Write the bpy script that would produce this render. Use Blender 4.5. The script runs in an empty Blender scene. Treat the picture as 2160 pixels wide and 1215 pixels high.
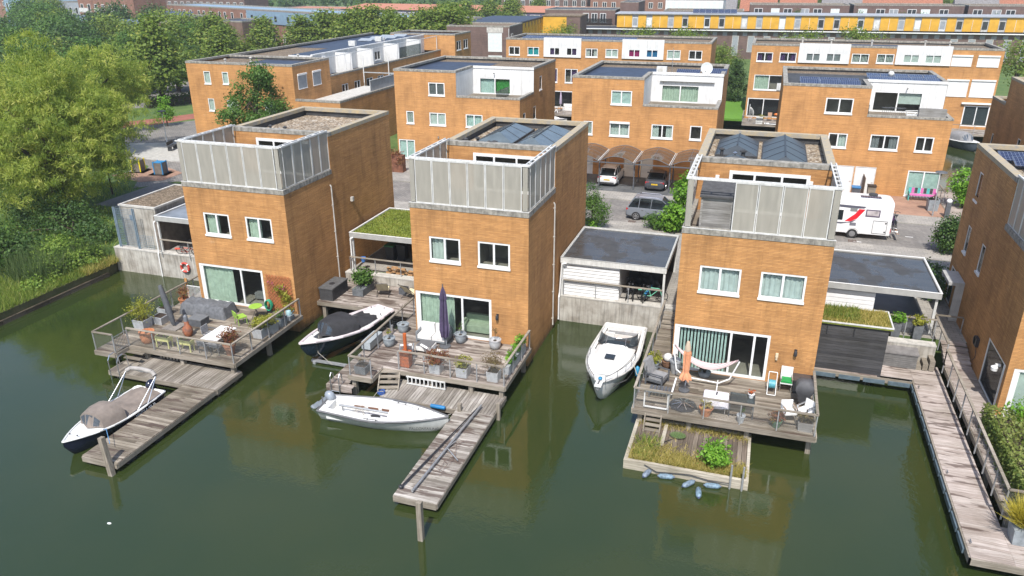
import bpy, math, random
import numpy as np
from mathutils import Vector, Matrix
rng = random.Random(11)
npr = np.random.default_rng(5)
SC = bpy.context.scene
COL = SC.collection
pi = math.pi
def rad(a): return math.radians(a)

# ------------------------------------------------------------------ mesh builder
class MB:
    def __init__(s, M=None):
        s.v = []; s.f = []; s.m = []; s.r = []; s.M = M; s.cur = 0.5
    def add(s, vs, fs, m=0):
        b = len(s.v); s.v += [tuple(p) for p in vs]
        for f in fs:
            s.f.append(tuple(b + i for i in f)); s.m.append(m); s.r.append(s.cur)
        return s
    def poly(s, pts, m=0): return s.add(pts, [tuple(range(len(pts)))], m)
    def box(s, x0, y0, z0, x1, y1, z1, m=0):
        if x1 < x0: x0, x1 = x1, x0
        if y1 < y0: y0, y1 = y1, y0
        if z1 < z0: z0, z1 = z1, z0
        return s.add([(x0,y0,z0),(x1,y0,z0),(x1,y1,z0),(x0,y1,z0),(x0,y0,z1),(x1,y0,z1),(x1,y1,z1),(x0,y1,z1)],
            [(0,3,2,1),(4,5,6,7),(0,1,5,4),(1,2,6,5),(2,3,7,6),(3,0,4,7)], m)
    def cbox(s, cx, cy, z0, sx, sy, h, m=0): return s.box(cx-sx/2, cy-sy/2, z0, cx+sx/2, cy+sy/2, z0+h, m)
    def taper(s, cx, cy, z0, z1, a, b, m=0):          # square pot: half sizes a (bottom), b (top)
        return s.loft([[(cx-k,cy-k,z),(cx+k,cy-k,z),(cx+k,cy+k,z),(cx-k,cy+k,z)] for k,z in ((a,z0),(b,z1))], m)
    def prism(s, pts, z0, z1, m=0):
        n = len(pts)
        return s.add([(x,y,z0) for x,y in pts]+[(x,y,z1) for x,y in pts],
            [tuple(range(n-1,-1,-1)), tuple(range(n,2*n))]+[(i,(i+1)%n,n+(i+1)%n,n+i) for i in range(n)], m)
    def xprism(s, pts, x0, x1, m=0):                   # polygon in (y,z) extruded along x
        n = len(pts)
        return s.add([(x0,y,z) for y,z in pts]+[(x1,y,z) for y,z in pts],
            [tuple(range(n-1,-1,-1)), tuple(range(n,2*n))]+[(i,(i+1)%n,n+(i+1)%n,n+i) for i in range(n)], m)
    def yprism(s, pts, y0, y1, m=0):                   # polygon in (x,z) extruded along y
        n = len(pts)
        return s.add([(x,y0,z) for x,z in pts]+[(x,y1,z) for x,z in pts],
            [tuple(range(n)), tuple(range(2*n-1,n-1,-1))]+[(i,n+i,n+(i+1)%n,(i+1)%n) for i in range(n)], m)
    def loft(s, rings, m=0, cap=True, close=True):
        n = len(rings[0]); vs = [p for r in rings for p in r]; fs = []
        for k in range(len(rings)-1):
            for i in range(n if close else n-1):
                j = (i+1) % n
                fs.append((k*n+i, k*n+j, (k+1)*n+j, (k+1)*n+i))
        if cap and close:
            fs.append(tuple(range(n-1,-1,-1))); fs.append(tuple((len(rings)-1)*n+i for i in range(n)))
        return s.add(vs, fs, m)
    def tube(s, a, b, r, r2=None, n=8, m=0):
        a = Vector(a); b = Vector(b); r2 = r if r2 is None else r2
        d = (b-a); 
        if d.length < 1e-6: return s
        d.normalize(); u = d.orthogonal().normalized(); w = d.cross(u)
        return s.loft([[tuple(p+(u*math.cos(2*pi*i/n)+w*math.sin(2*pi*i/n))*q) for i in range(n)] for p,q in ((a,r),(b,r2))], m)
    def path(s, pts, r, n=6, m=0):
        for a,b in zip(pts, pts[1:]): s.tube(a,b,r,n=n,m=m)
        return s
    def bar(s, a, b, w, h, m=0):                        # rectangular bar from a to b, w across, h high
        a = Vector(a); b = Vector(b); d = (b-a).normalized()
        side = d.cross(Vector((0,0,1)))
        if side.length < 1e-4: side = Vector((1,0,0))
        side.normalize(); up = side.cross(d)
        return s.loft([[tuple(p+side*x*w/2+up*y*h/2) for x,y in ((-1,-1),(1,-1),(1,1),(-1,1))] for p in (a,b)], m)
    def lathe(s, prof, c=(0,0,0), n=16, m=0, cap=True):
        return s.loft([[(c[0]+r*math.cos(2*pi*i/n), c[1]+r*math.sin(2*pi*i/n), c[2]+z) for i in range(n)] for r,z in prof], m, cap)
    def ball(s, c, rx, ry=None, rz=None, n=12, k=7, m=0):
        ry = rx if ry is None else ry; rz = rx if rz is None else rz
        return s.loft([[(c[0]+rx*math.sin(pi*j/k)*math.cos(2*pi*i/n), c[1]+ry*math.sin(pi*j/k)*math.sin(2*pi*i/n), c[2]-rz*math.cos(pi*j/k)) for i in range(n)] for j in [0.15]+list(range(1,k))+[k-0.15]], m)
    def grid(s, G, m=0):                               # rows of points
        return s.loft(G, m, cap=False, close=False)
    def xf(s, start, M):
        s.v[start:] = [tuple(M @ Vector(p)) for p in s.v[start:]]; return s
    def mesh(s, name, mats):
        me = bpy.data.meshes.new(name)
        vs = s.v if s.M is None else [tuple(s.M @ Vector(p)) for p in s.v]
        me.from_pydata(vs, [], s.f)
        for m in (mats if isinstance(mats, (list,tuple)) else [mats]): me.materials.append(m)
        me.polygons.foreach_set('material_index', s.m)
        at = me.attributes.new('rnd','FLOAT','FACE'); at.data.foreach_set('value', s.r)
        boxuv(me)
        return me

def boxuv(me):
    uv = me.uv_layers.new(name='UV')
    nl = len(me.loops)
    li = np.empty(nl, np.int32); me.loops.foreach_get('vertex_index', li)
    co = np.empty(len(me.vertices)*3, np.float32); me.vertices.foreach_get('co', co); co = co.reshape(-1,3)
    nf = len(me.polygons)
    no = np.empty(nf*3, np.float32); me.polygons.foreach_get('normal', no); no = np.abs(no.reshape(-1,3))
    tot = np.empty(nf, np.int32); me.polygons.foreach_get('loop_total', tot)
    nn = np.repeat(no, tot, axis=0); c = co[li]
    ax = np.argmax(nn, axis=1)
    U = np.where(ax==0, c[:,1], c[:,0]); V = np.where(ax==2, c[:,1], c[:,2])
    uv.data.foreach_set('uv', np.stack([U,V],1).astype(np.float32).ravel())

def ob(name, me, parent=None, smooth=False):
    o = bpy.data.objects.new(name, me); COL.objects.link(o)
    if parent is not None: o.parent = parent
    if smooth and me is not None:
        me.polygons.foreach_set('use_smooth', [True]*len(me.polygons))
        try: me.set_sharp_from_angle(angle=rad(smooth if smooth > 1 else 40))
        except Exception: pass
    return o
def tag(o, label, cat, group=None, kind=None):
    o['label'] = label; o['category'] = cat
    if group: o['group'] = group
    if kind: o['kind'] = kind
    return o
def T(name, label, cat, loc=(0,0,0), rz=0, group=None):
    o = bpy.data.objects.new(name, None); COL.objects.link(o)
    o.empty_display_size = .2
    o.location = loc; o.rotation_euler = (0,0,rz)
    return tag(o, label, cat, group)
def P(parent, name, mb, mats, smooth=False, label=None):
    o = ob(name, mb.mesh(name, mats), parent, smooth)
    if label: o['label'] = label
    return o
def TM(name, label, cat, mb, mats, loc=(0,0,0), rz=0, group=None, smooth=False, kind=None):
    o = ob(name, mb.mesh(name, mats), None, smooth); o.location = loc; o.rotation_euler = (0,0,rz)
    return tag(o, label, cat, group, kind)
def ST(name, mb, mats, kind='structure'):
    o = ob(name, mb.mesh(name, mats)); o['kind'] = kind; return o
def children(o): return [c for c in COL.objects if c.parent == o]
KIDS = {}
def dup(o, loc, rz=None, label=None, group=None, parent=None, scale=None):
    if o not in KIDS: KIDS[o] = [c for c in COL.objects if c.parent == o]
    c = o.copy(); COL.objects.link(c)
    if parent is not None: c.parent = parent
    else:
        c.location = loc
        if rz is not None: c.rotation_euler = (0,0,rz)
        if scale: c.scale = scale
        if label: c['label'] = label
        if group: c['group'] = group
    for k in KIDS[o]: dup(k, None, parent=c)
    return c

# ------------------------------------------------------------------ materials
MATS = {}
class NT:
    def __init__(s, name):
        s.mat = bpy.data.materials.new(name); s.mat.use_nodes = True
        s.t = s.mat.node_tree; s.b = s.t.nodes['Principled BSDF']; s.out = s.t.nodes['Material Output']
        MATS[name] = s.mat
    def n(s, typ, **k):
        x = s.t.nodes.new(typ)
        for a,v in k.items():
            if a in x.inputs.keys(): x.inputs[a].default_value = v
            else: setattr(x, a, v)
        return x
    def l(s, a, b): s.t.links.new(a, b)
    def uv(s): return s.n('ShaderNodeUVMap', uv_map='UV').outputs[0]
    def obj(s): return s.n('ShaderNodeTexCoord').outputs['Object']
    def map(s, v, sc=(1,1,1), rot=(0,0,0)):
        m = s.n('ShaderNodeMapping'); m.inputs['Scale'].default_value = sc; m.inputs['Rotation'].default_value = rot
        s.l(v, m.inputs[0]); return m.outputs[0]
    def noise(s, v, scale, detail=4, rough=.55):
        x = s.n('ShaderNodeTexNoise', Scale=scale, Detail=detail, Roughness=rough); s.l(v, x.inputs['Vector']); return x.outputs['Fac']
    def ramp(s, f, stops):
        r = s.n('ShaderNodeValToRGB'); e = r.color_ramp.elements
        while len(e) < len(stops): e.new(.5)
        for i,(p,c) in enumerate(stops): e[i].position = p; e[i].color = (*c,1) if len(c)==3 else c
        s.l(f, r.inputs[0]); return r.outputs[0]
    def mix(s, f, a, b, mode='MIX'):
        m = s.n('ShaderNodeMix', data_type='RGBA', blend_type=mode)
        for i,x in ((0,f),(6,a),(7,b)):
            if isinstance(x,(int,float)): m.inputs[i].default_value = x
            elif isinstance(x,tuple): m.inputs[i].default_value = (*x,1) if len(x)==3 else x
            else: s.l(x, m.inputs[i])
        return m.outputs[2]
    def math(s, op, a, b=0.0):
        m = s.n('ShaderNodeMath', operation=op)
        for i,x in enumerate((a,b)):
            if isinstance(x,(int,float)): m.inputs[i].default_value = x
            else: s.l(x, m.inputs[i])
        return m.outputs[0]
    def bump(s, h, st=.3, dist=.02):
        b = s.n('ShaderNodeBump', Strength=st, Distance=dist); s.l(h, b.inputs['Height']); s.l(b.outputs[0], s.b.inputs['Normal'])
    def col(s, c):
        if isinstance(c, tuple): s.b.inputs['Base Color'].default_value = (*c,1)
        else: s.l(c, s.b.inputs['Base Color'])
    def rough(s, r):
        if isinstance(r,(int,float)): s.b.inputs['Roughness'].default_value = r
        else: s.l(r, s.b.inputs['Roughness'])

def simple(name, c, rough=.6, var=.18, scale=4, metal=0, streak=0, bump=0, spec=.5, c2=None, sc=(1,1,1)):
    """colour with soft noise variation; streak adds vertical weather marks"""
    if name in MATS: return MATS[name]
    N = NT(name); v = N.map(N.obj(), sc)
    f = N.noise(v, scale, 5)
    f = N.ramp(f, [(.3,(0,0,0)),(.7,(1,1,1))])
    d = c2 or tuple(x*(1-2*var) for x in c); e = tuple(min(1,x*(1+.5*var)) for x in c)
    k = N.mix(f, d, e)
    if streak:
        g = N.noise(N.map(N.obj(), (3.2,3.2,.25)), 2.2, 5, .65)
        g = N.ramp(g, [(.45,(1,1,1)),(.72,(1-streak,)*3)])
        k = N.mix(1.0, k, g, 'MULTIPLY')
    N.col(k); N.rough(rough); N.b.inputs['Metallic'].default_value = metal
    N.b.inputs['Specular IOR Level'].default_value = spec
    if bump: N.bump(N.noise(N.obj(), scale*6, 3), bump, .01)
    return N.mat

def brick(name, a, b, mortar, rowh=.062, w=.44, stain=.42, mw=.032, damp=False):
    N = NT(name); uv = N.uv()
    t = N.n('ShaderNodeTexBrick', offset=.5); t.inputs['Scale'].default_value = 1
    t.inputs['Brick Width'].default_value = w; t.inputs['Row Height'].default_value = rowh
    t.inputs['Mortar Size'].default_value = .0045; t.inputs['Mortar Smooth'].default_value = .3; t.inputs['Bias'].default_value = 0
    t.inputs['Color1'].default_value = (*a,1); t.inputs['Color2'].default_value = (*b,1); t.inputs['Mortar'].default_value = (*mortar,1)
    N.l(uv, t.inputs['Vector'])
    o = N.obj()
    n1 = N.ramp(N.noise(o, .55, 6, .6), [(.3,(.68,.67,.67)),(.68,(1.13,1.12,1.1))])
    k = N.mix(1.0, t.outputs['Color'], n1, 'MULTIPLY')
    sv = N.n('ShaderNodeSeparateXYZ'); N.l(uv, sv.inputs[0])   # raked bed joints read as dark horizontal lines
    fj = N.math('FRACT', N.math('DIVIDE', sv.outputs[1], rowh))
    jn = N.ramp(fj, [(.0,(1,1,1)),(.24,(1,1,1)),(.36,(0,0,0)),(.94,(0,0,0)),(1,(1,1,1))])
    k = N.mix(N.math('MULTIPLY', jn, .8), k, mortar)
    row = N.noise(N.map(uv, (.35,1/rowh,1)), 1.0, 1)          # whole courses fired lighter or darker
    k = N.mix(1.0, k, N.ramp(row, [(.3,(.88,.87,.86)),(.7,(1.09,1.09,1.09))]), 'MULTIPLY')
    g = N.noise(N.map(o, (1.3,1.3,.22)), 1.6, 6, .65)
    k = N.mix(1.0, k, N.ramp(g, [(.5,(1,1,1)),(.8,(1-stain,1-stain,1-stain))]), 'MULTIPLY')
    e = N.noise(N.map(o, (1,1,2.4)), 1.1, 5, .7)
    k = N.mix(N.ramp(e, [(.64,(0,0,0)),(.8,(.4,.4,.4))]), k, (.5,.44,.36))
    if damp:                                              # algae line where the wall stands in the water
        z = N.n('ShaderNodeSeparateXYZ'); N.l(o, z.inputs[0])
        zz = N.math('ADD', z.outputs[2], N.math('MULTIPLY', N.noise(N.map(o,(2.5,2.5,.6)), 1.5, 5, .7), .9))
        k = N.mix(N.ramp(zz, [(.55,(.75,.75,.75)),(.95,(0,0,0))]), k, (.085,.07,.035))
    N.col(k); N.rough(.85); N.b.inputs['Specular IOR Level'].default_value = .25
    N.bump(t.outputs['Fac'], -.35, .012)
    return N.mat

def planks(name, stops, axis='x', wet=.0, rough=.8):
    """per-plank colour from the rnd attribute, grain along the axis, wet patches of their own shape"""
    N = NT(name); o = N.obj()
    a = N.n('ShaderNodeAttribute', attribute_name='rnd').outputs['Fac']
    k = N.ramp(a, stops)
    sc = {'x':(1.2,26,26),'y':(26,1.2,26),'z':(26,26,1.2)}[axis]
    g = N.noise(N.map(o, sc), 1.0, 4)
    k = N.mix(1.0, k, N.ramp(g, [(.3,(.6,.58,.56)),(.7,(1.2,1.2,1.2))]), 'MULTIPLY')
    big = N.noise(o, .7, 4)
    k = N.mix(1.0, k, N.ramp(big, [(.35,(.74,.73,.68)),(.65,(1.12,1.12,1.12))]), 'MULTIPLY')
    if wet:
        sw = {'x':(.55,3.2,1),'y':(3.2,.55,1),'z':(1,1,1)}[axis]
        w = N.ramp(N.noise(N.map(o, sw), 1.3, 3), [(.62-wet*.22,(0,0,0)),(.66-wet*.22,(1,1,1))])
        k = N.mix(N.math('MULTIPLY', w, .72), k, (.07,.045,.035))
        N.rough(N.math('SUBTRACT', rough, N.math('MULTIPLY', w, .35)))
    else: N.rough(rough)
    N.col(k); N.b.inputs['Specular IOR Level'].default_value = .3
    return N.mat

def leaf(name, stops, trans=.35):
    N = NT(name)
    a = N.n('ShaderNodeAttribute', attribute_name='rnd').outputs['Fac']
    k = N.ramp(a, stops)
    N.col(k); N.rough(.55); N.b.inputs['Specular IOR Level'].default_value = .3
    tr = N.n('ShaderNodeBsdfTranslucent'); N.l(N.mix(1.0, k, (1.0,1.05,.55), 'MULTIPLY'), tr.inputs[0])
    m = N.n('ShaderNodeMixShader'); m.inputs[0].default_value = trans
    N.l(N.b.outputs[0], m.inputs[1]); N.l(tr.outputs[0], m.inputs[2]); N.l(m.outputs[0], N.out.inputs[0])
    return N.mat

def see(name, tint, alpha, rough=.05, gloss=True, col=(.02,.02,.02)):
    """glass or fabric: part of the light passes straight through"""
    N = NT(name)
    tr = N.n('ShaderNodeBsdfTransparent'); tr.inputs[0].default_value = (*tint,1)
    N.col(col); N.rough(rough)
    m = N.n('ShaderNodeMixShader'); N.l(tr.outputs[0], m.inputs[2]); N.l(N.b.outputs[0], m.inputs[1]); m.inputs[0].default_value = alpha
    N.l(m.outputs[0], N.out.inputs[0])
    return N.mat

BR = brick('brick_orange', (.59,.31,.115), (.475,.238,.084), (.23,.125,.062), damp=True)
BRF = brick('brick_orange_rear_rows', (.59,.308,.112), (.49,.246,.088), (.31,.165,.078), stain=.28)
BRD = brick('brick_brown', (.20,.105,.072), (.15,.08,.058), (.12,.08,.065), stain=.3)
BRP = brick('brick_purple_brown', (.175,.11,.092), (.135,.088,.078), (.13,.10,.09), stain=.3)
WHT = simple('white_paint', (.70,.70,.69), .45, .05, 2)
WHD = simple('white_weathered', (.62,.62,.60), .55, .12, 2.5, streak=.22)
PANEL = simple('white_cladding', (.66,.66,.65), .6, .07, 1.2, streak=.16)
GALV = simple('galvanised_steel', (.42,.43,.44), .45, .12, 8, metal=.5)
STEEL = simple('bright_steel', (.62,.63,.65), .25, .05, 5, metal=.9)
BLKM = simple('black_metal', (.025,.026,.03), .45, .1, 8)
DARK = simple('dark_interior', (.03,.028,.026), .9, .3, 2)
ROOM = simple('room_plaster', (.30,.27,.235), .9, .2, 1)
COPE = simple('coping_concrete', (.33,.31,.27), .85, .28, 5, streak=.45, bump=.2)
COPEL = simple('coping_lichen', (.34,.265,.15), .9, .3, 4, c2=(.24,.23,.21), bump=.3)
CONC = simple('concrete_wall', (.42,.40,.36), .9, .24, 1.6, streak=.5, bump=.2, c2=(.25,.225,.19))
CONCL = simple('concrete_pale', (.50,.48,.44), .9, .14, 3, streak=.2)
BITU = simple('roof_bitumen', (.045,.05,.062), .6, .3, 1.2)
BITUB = simple('roof_bitumen_blue', (.03,.042,.075), .55, .25, 1.5)
UPST = simple('roof_upstand', (.05,.05,.052), .7, .3, 3)
BLACKW = planks('black_timber', [(0,(.045,.045,.05)),(1,(.075,.075,.08))], 'x')
GREYW = planks('grey_timber', [(0,(.19,.185,.18)),(1,(.30,.295,.29))], 'x')
SILV = [(0,(.19,.17,.15)),(.5,(.29,.265,.24)),(1,(.40,.375,.345))]
DKX = planks('deck_boards_along_x', SILV, 'x', wet=.35)
DKXD = planks('deck_boards_dry', [(0,(.125,.105,.082)),(.5,(.20,.172,.138)),(1,(.30,.265,.22))], 'x', wet=.16)
DKXB = planks('deck_boards_wet', [(0,(.19,.16,.14)),(.5,(.30,.26,.235)),(1,(.42,.38,.35))], 'x', wet=.5)
DKYD = planks('dock_boards_dark', [(0,(.14,.12,.10)),(.5,(.22,.195,.165)),(1,(.31,.28,.245))], 'y')
DKY = planks('dock_boards_along_y', SILV, 'y', wet=.0)
WALK = planks('walkway_boards', [(0,(.32,.27,.245)),(.5,(.38,.33,.305)),(1,(.44,.39,.365))], 'x', wet=.18)
TIMB = planks('weathered_timber', [(0,(.20,.175,.145)),(1,(.33,.295,.25))], 'x')
TIMBZ = planks('weathered_posts', [(0,(.20,.175,.145)),(1,(.33,.295,.25))], 'z')
TERRA = simple('terracotta', (.47,.19,.085), .8, .2, 6)
POTG = simple('pot_grey_glaze', (.27,.30,.32), .5, .18, 5)
ZINC = simple('zinc_planter', (.50,.52,.54), .45, .1, 5, metal=.3)
SLATE = simple('slate_plastic', (.09,.095,.105), .6, .15, 5)
GREYF = simple('grey_cover_fabric', (.12,.125,.135), .8, .2, 6, bump=.3)
CUSH = simple('pale_cushion', (.66,.65,.63), .9, .08, 6, bump=.2)
CUSHG = simple('grey_cushion', (.25,.25,.255), .9, .15, 6, bump=.2)
SOIL = simple('potting_soil', (.05,.033,.022), 1, .4, 20)
CURTG = simple('curtain_sage', (.56,.68,.57), .9, .12, 4)
CURTW = simple('curtain_white', (.66,.68,.66), .9, .1, 3)
CURTM = simple('curtain_mint', (.56,.74,.71), .9, .12, 4)
GREEN = simple('curtain_green', (.06,.33,.07), .9, .2, 4)
SHUT = simple('shutter_grey', (.27,.29,.31), .5, .1, 3)
BLIND = simple('blind_pale', (.62,.70,.67), .8, .08, 3)
GLASS = see('window_glass', (.95,.98,.96), .86, .03)
GLASSD = see('window_glass_dark', (.75,.8,.82), .6, .03)
SCREEN = see('perforated_screen', (.9,.9,.86), .30, .6, col=(.38,.37,.325))
for g_ in (GLASS, GLASSD):                                # panes are never quite flat: uneven reflections
    t_ = g_.node_tree; n_ = t_.nodes.new('ShaderNodeTexNoise'); n_.inputs['Scale'].default_value = .9; c_ = t_.nodes.new('ShaderNodeTexCoord'); b_ = t_.nodes.new('ShaderNodeBump'); b_.inputs['Strength'].default_value = .25; b_.inputs['Distance'].default_value = .05
    t_.links.new(c_.outputs['Object'], n_.inputs['Vector']); t_.links.new(n_.outputs['Fac'], b_.inputs['Height']); t_.links.new(b_.outputs[0], t_.nodes['Principled BSDF'].inputs['Normal'])
def _dirty():
    t = SCREEN.node_tree; b = t.nodes['Principled BSDF']; o = t.nodes.new('ShaderNodeTexCoord'); mp = t.nodes.new('ShaderNodeMapping'); mp.inputs['Scale'].default_value = (2.5,2.5,.5)
    n = t.nodes.new('ShaderNodeTexNoise'); n.inputs['Scale'].default_value = 1.6; n.inputs['Detail'].default_value = 6; r = t.nodes.new('ShaderNodeValToRGB')
    r.color_ramp.elements[0].position = .3; r.color_ramp.elements[0].color = (.325,.31,.27,1); r.color_ramp.elements[1].position = .7; r.color_ramp.elements[1].color = (.40,.38,.33,1)
    t.links.new(o.outputs['Object'],mp.inputs[0]); t.links.new(mp.outputs[0],n.inputs['Vector']); t.links.new(n.outputs['Fac'],r.inputs[0]); t.links.new(r.outputs[0],b.inputs['Base Color'])
_dirty()
MESHW = see('rail_wire_mesh', (1,1,1), .93, .5, col=(.30,.30,.28))
def _panelmat():
    N = NT('solar_cells'); uv = N.uv()
    t = N.n('ShaderNodeTexBrick', offset=0.0); t.inputs['Scale'].default_value = 1
    t.inputs['Brick Width'].default_value = .17; t.inputs['Row Height'].default_value = .17; t.inputs['Mortar Size'].default_value = .006
    t.inputs['Color1'].default_value = (.012,.018,.05,1); t.inputs['Color2'].default_value = (.016,.024,.065,1); t.inputs['Mortar'].default_value = (.22,.25,.32,1)
    N.l(uv, t.inputs[0]); N.col(t.outputs[0]); N.rough(.15); return N.mat
SOLAR = _panelmat()
def _gravel(name, cs, scale=9):
    N = NT(name); o = N.obj()
    v = N.n('ShaderNodeTexVoronoi', Scale=scale); N.l(o, v.inputs['Vector'])
    s = N.n('ShaderNodeSeparateColor'); N.l(v.outputs['Color'], s.inputs[0])
    k = N.ramp(s.outputs[0], cs)
    k = N.mix(N.ramp(N.noise(o, .9, 5), [(.42,(0,0,0)),(.7,(.55,.55,.55))]), k, (.13,.10,.065))
    e = N.ramp(v.outputs['Distance'], [(.0,(1,1,1)),(.75,(.35,.33,.3))])
    N.col(N.mix(1.0, k, e, 'MULTIPLY')); N.rough(.9); N.bump(v.outputs['Distance'], -1.0, .06); return N.mat
GRAV = _gravel('roof_gravel', [(0,(.20,.13,.075)),(.35,(.42,.32,.21)),(.7,(.58,.48,.36)),(1,(.75,.70,.62))])
GRAVD = _gravel('roof_gravel_mossy', [(0,(.15,.11,.07)),(.5,(.27,.20,.13)),(1,(.42,.33,.24))], 10)
def _wetroof():
    N = NT('wet_bitumen_roof'); o = N.obj()
    p = N.ramp(N.noise(N.map(o,(.8,.55,1)), .8, 3), [(.42,(0,0,0)),(.5,(1,1,1))])
    k = N.mix(N.noise(o, 1.5, 5), (.035,.036,.037), (.075,.075,.075))
    t = N.n('ShaderNodeTexBrick', offset=0.0); t.inputs['Scale'].default_value = 1
    t.inputs['Brick Width'].default_value = 40; t.inputs['Row Height'].default_value = 1.05; t.inputs['Mortar Size'].default_value = .025
    t.inputs['Color1'].default_value = (1,1,1,1); t.inputs['Color2'].default_value = (.9,.9,.9,1); t.inputs['Mortar'].default_value = (.45,.45,.45,1)
    N.l(N.uv(), t.inputs[0])
    N.col(N.mix(1.0, k, t.outputs[0], 'MULTIPLY'))
    N.rough(N.math('SUBTRACT', .55, N.math('MULTIPLY', p, .33))); N.b.inputs['Specular IOR Level'].default_value = .45
    return N.mat
WETR = _wetroof()
L_WIL = leaf('willow_leaves', [(0,(.12,.19,.03)),(.4,(.25,.325,.055)),(.8,(.39,.44,.085)),(1,(.52,.51,.14))], .5)
L_LIM = leaf('lime_leaves', [(0,(.07,.125,.02)),(.5,(.15,.22,.033)),(.85,(.23,.29,.05)),(1,(.31,.33,.07))], .42)
L_DRK = leaf('dark_leaves', [(0,(.03,.068,.018)),(.6,(.062,.125,.028)),(1,(.11,.175,.042))], .35)
L_MID = leaf('mid_leaves', [(0,(.045,.105,.018)),(.6,(.09,.18,.033)),(1,(.15,.25,.05))], .4)
L_YEL = leaf('yellow_leaves', [(0,(.17,.19,.022)),(.6,(.28,.29,.035)),(1,(.42,.40,.07))], .4)
L_RED = leaf('red_leaves', [(0,(.13,.04,.025)),(.5,(.22,.075,.04)),(.8,(.20,.13,.04)),(1,(.30,.2,.06))], .3)
L_BRN = leaf('olive_leaves', [(0,(.09,.065,.03)),(.6,(.16,.115,.05)),(1,(.2,.17,.06))], .3)
L_BRI = leaf('bright_leaves', [(0,(.09,.22,.015)),(.6,(.16,.34,.03)),(1,(.26,.44,.06))], .4)
L_GRS = leaf('grass_blades', [(0,(.08,.14,.02)),(.5,(.17,.25,.035)),(.85,(.27,.33,.06)),(1,(.40,.37,.12))], .4)
L_DRY = leaf('dry_grass', [(0,(.20,.21,.04)),(.4,(.38,.32,.085)),(1,(.58,.47,.18))], .45)
L_REED = leaf('reed_blades', [(0,(.045,.09,.025)),(.6,(.10,.15,.05)),(1,(.19,.24,.10))], .4)
L_PIN = leaf('pink_flowers', [(0,(.35,.06,.16)),(1,(.5,.14,.28))], .3)
BARK = simple('bark', (.085,.062,.045), .95, .3, 6, bump=.5)

# ------------------------------------------------------------------ leaves
def leafmesh(name, C, L, W, mat, bias=None, droop=0., up=None, rnd=None, parent=None):
    """C: (n,3) positions; small folded diamonds, one per leaf"""
    n = len(C); C = np.asarray(C, np.float32)
    nr = npr.normal(size=(n,3)).astype(np.float32)
    if bias is not None: nr = nr*.5 + bias
    nr /= np.linalg.norm(nr,axis=1,keepdims=True)+1e-6
    t = npr.normal(size=(n,3)).astype(np.float32)
    if droop: t[:,2] -= droop
    if up: t[:,2] += up
    t -= (t*nr).sum(1,keepdims=True)*nr if not (droop or up) else 0
    t /= np.linalg.norm(t,axis=1,keepdims=True)+1e-6
    b = np.cross(nr,t); b /= np.linalg.norm(b,axis=1,keepdims=True)+1e-6
    s = npr.uniform(.65,1.3,(n,1)).astype(np.float32)
    Ls = (L*s) if np.isscalar(L) else (np.asarray(L)[:,None]*s); 
    V = np.empty((n,4,3),np.float32)
    V[:,0] = C - t*Ls*.5; V[:,1] = C + b*W*s*.5; V[:,2] = C + t*Ls*.5; V[:,3] = C - b*W*s*.5
    me = bpy.data.meshes.new(name)
    me.vertices.add(4*n); me.vertices.foreach_set('co', V.ravel())
    me.loops.add(4*n); me.loops.foreach_set('vertex_index', np.arange(4*n,dtype=np.int32))
    me.polygons.add(n); me.polygons.foreach_set('loop_start', np.arange(0,4*n,4,dtype=np.int32)); 
    try: me.polygons.foreach_set('loop_total', np.full(n,4,np.int32))
    except Exception: pass
    if rnd is None: rnd = npr.uniform(0,1,n)
    at = me.attributes.new('rnd','FLOAT','FACE'); at.data.foreach_set('value', np.clip(rnd,0,1).astype(np.float32))
    me.materials.append(mat); me.update(); me.validate()
    return me if parent is None else ob(name, me, parent)

def cloud(blobs, nclump, per, cr, shell=.55, flat=.8):
    """leaf positions in clumps over a set of ellipsoids (cx,cy,cz,rx,ry,rz); returns pos, outward bias, clump colour"""
    B = np.array(blobs, np.float32); vol = (B[:,3]*B[:,4]+B[:,4]*B[:,5]+B[:,3]*B[:,5]); pr = vol/vol.sum()
    ids = npr.choice(len(B), nclump, p=pr)
    d = npr.normal(size=(nclump,3)); d /= np.linalg.norm(d,axis=1,keepdims=True)
    r = shell + (1-shell)*npr.uniform(0,1,(nclump,1))**.6
    cen = B[ids,:3] + d*r*B[ids,3:6]
    cc = npr.uniform(.15,.85,nclump)
    k = np.repeat(np.arange(nclump), per)
    p = cen[k] + npr.normal(size=(len(k),3))*np.array([cr,cr,cr*flat])
    return p.astype(np.float32), (d[k]*.7+np.array([0,0,.35])).astype(np.float32), cc[k]+npr.normal(size=len(k))*.16

def tree(name, label, loc, blobs, mat, nclump, per, cr, leafL, leafW, trunk=.3, h=4, limbs=6, group=None, shell=.5, droop=0., rz=0, cat='tree'):
    t = T(name, label, cat, loc, rz, group)
    tb = MB(); top = Vector((0,0,h))
    tb.tube((0,0,-.2),(0,0,h*.45),trunk*1.25,trunk*.9,8); tb.tube((0,0,h*.45),top,trunk*.9,trunk*.55,8)
    for i in range(limbs):
        bl = blobs[i % len(blobs)]; s = Vector((0,0,h*(.45+.5*rng.random())))
        e = Vector((bl[0]+rng.uniform(-.5,.5)*bl[3], bl[1]+rng.uniform(-.5,.5)*bl[4], bl[2]+rng.uniform(-.2,.6)*bl[5]))
        mid = s.lerp(e,.5)+Vector((rng.uniform(-.3,.3),rng.uniform(-.3,.3),.3))
        tb.tube(s,mid,trunk*.45,trunk*.3,6); tb.tube(mid,e,trunk*.3,trunk*.08,6)
    P(t,'trunk',tb,BARK,60)
    p,b,c = cloud(blobs,nclump,per,cr,shell)
    leafmesh('crown',p,leafL,leafW,mat,b,droop,rnd=c,parent=t)
    return t

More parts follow.
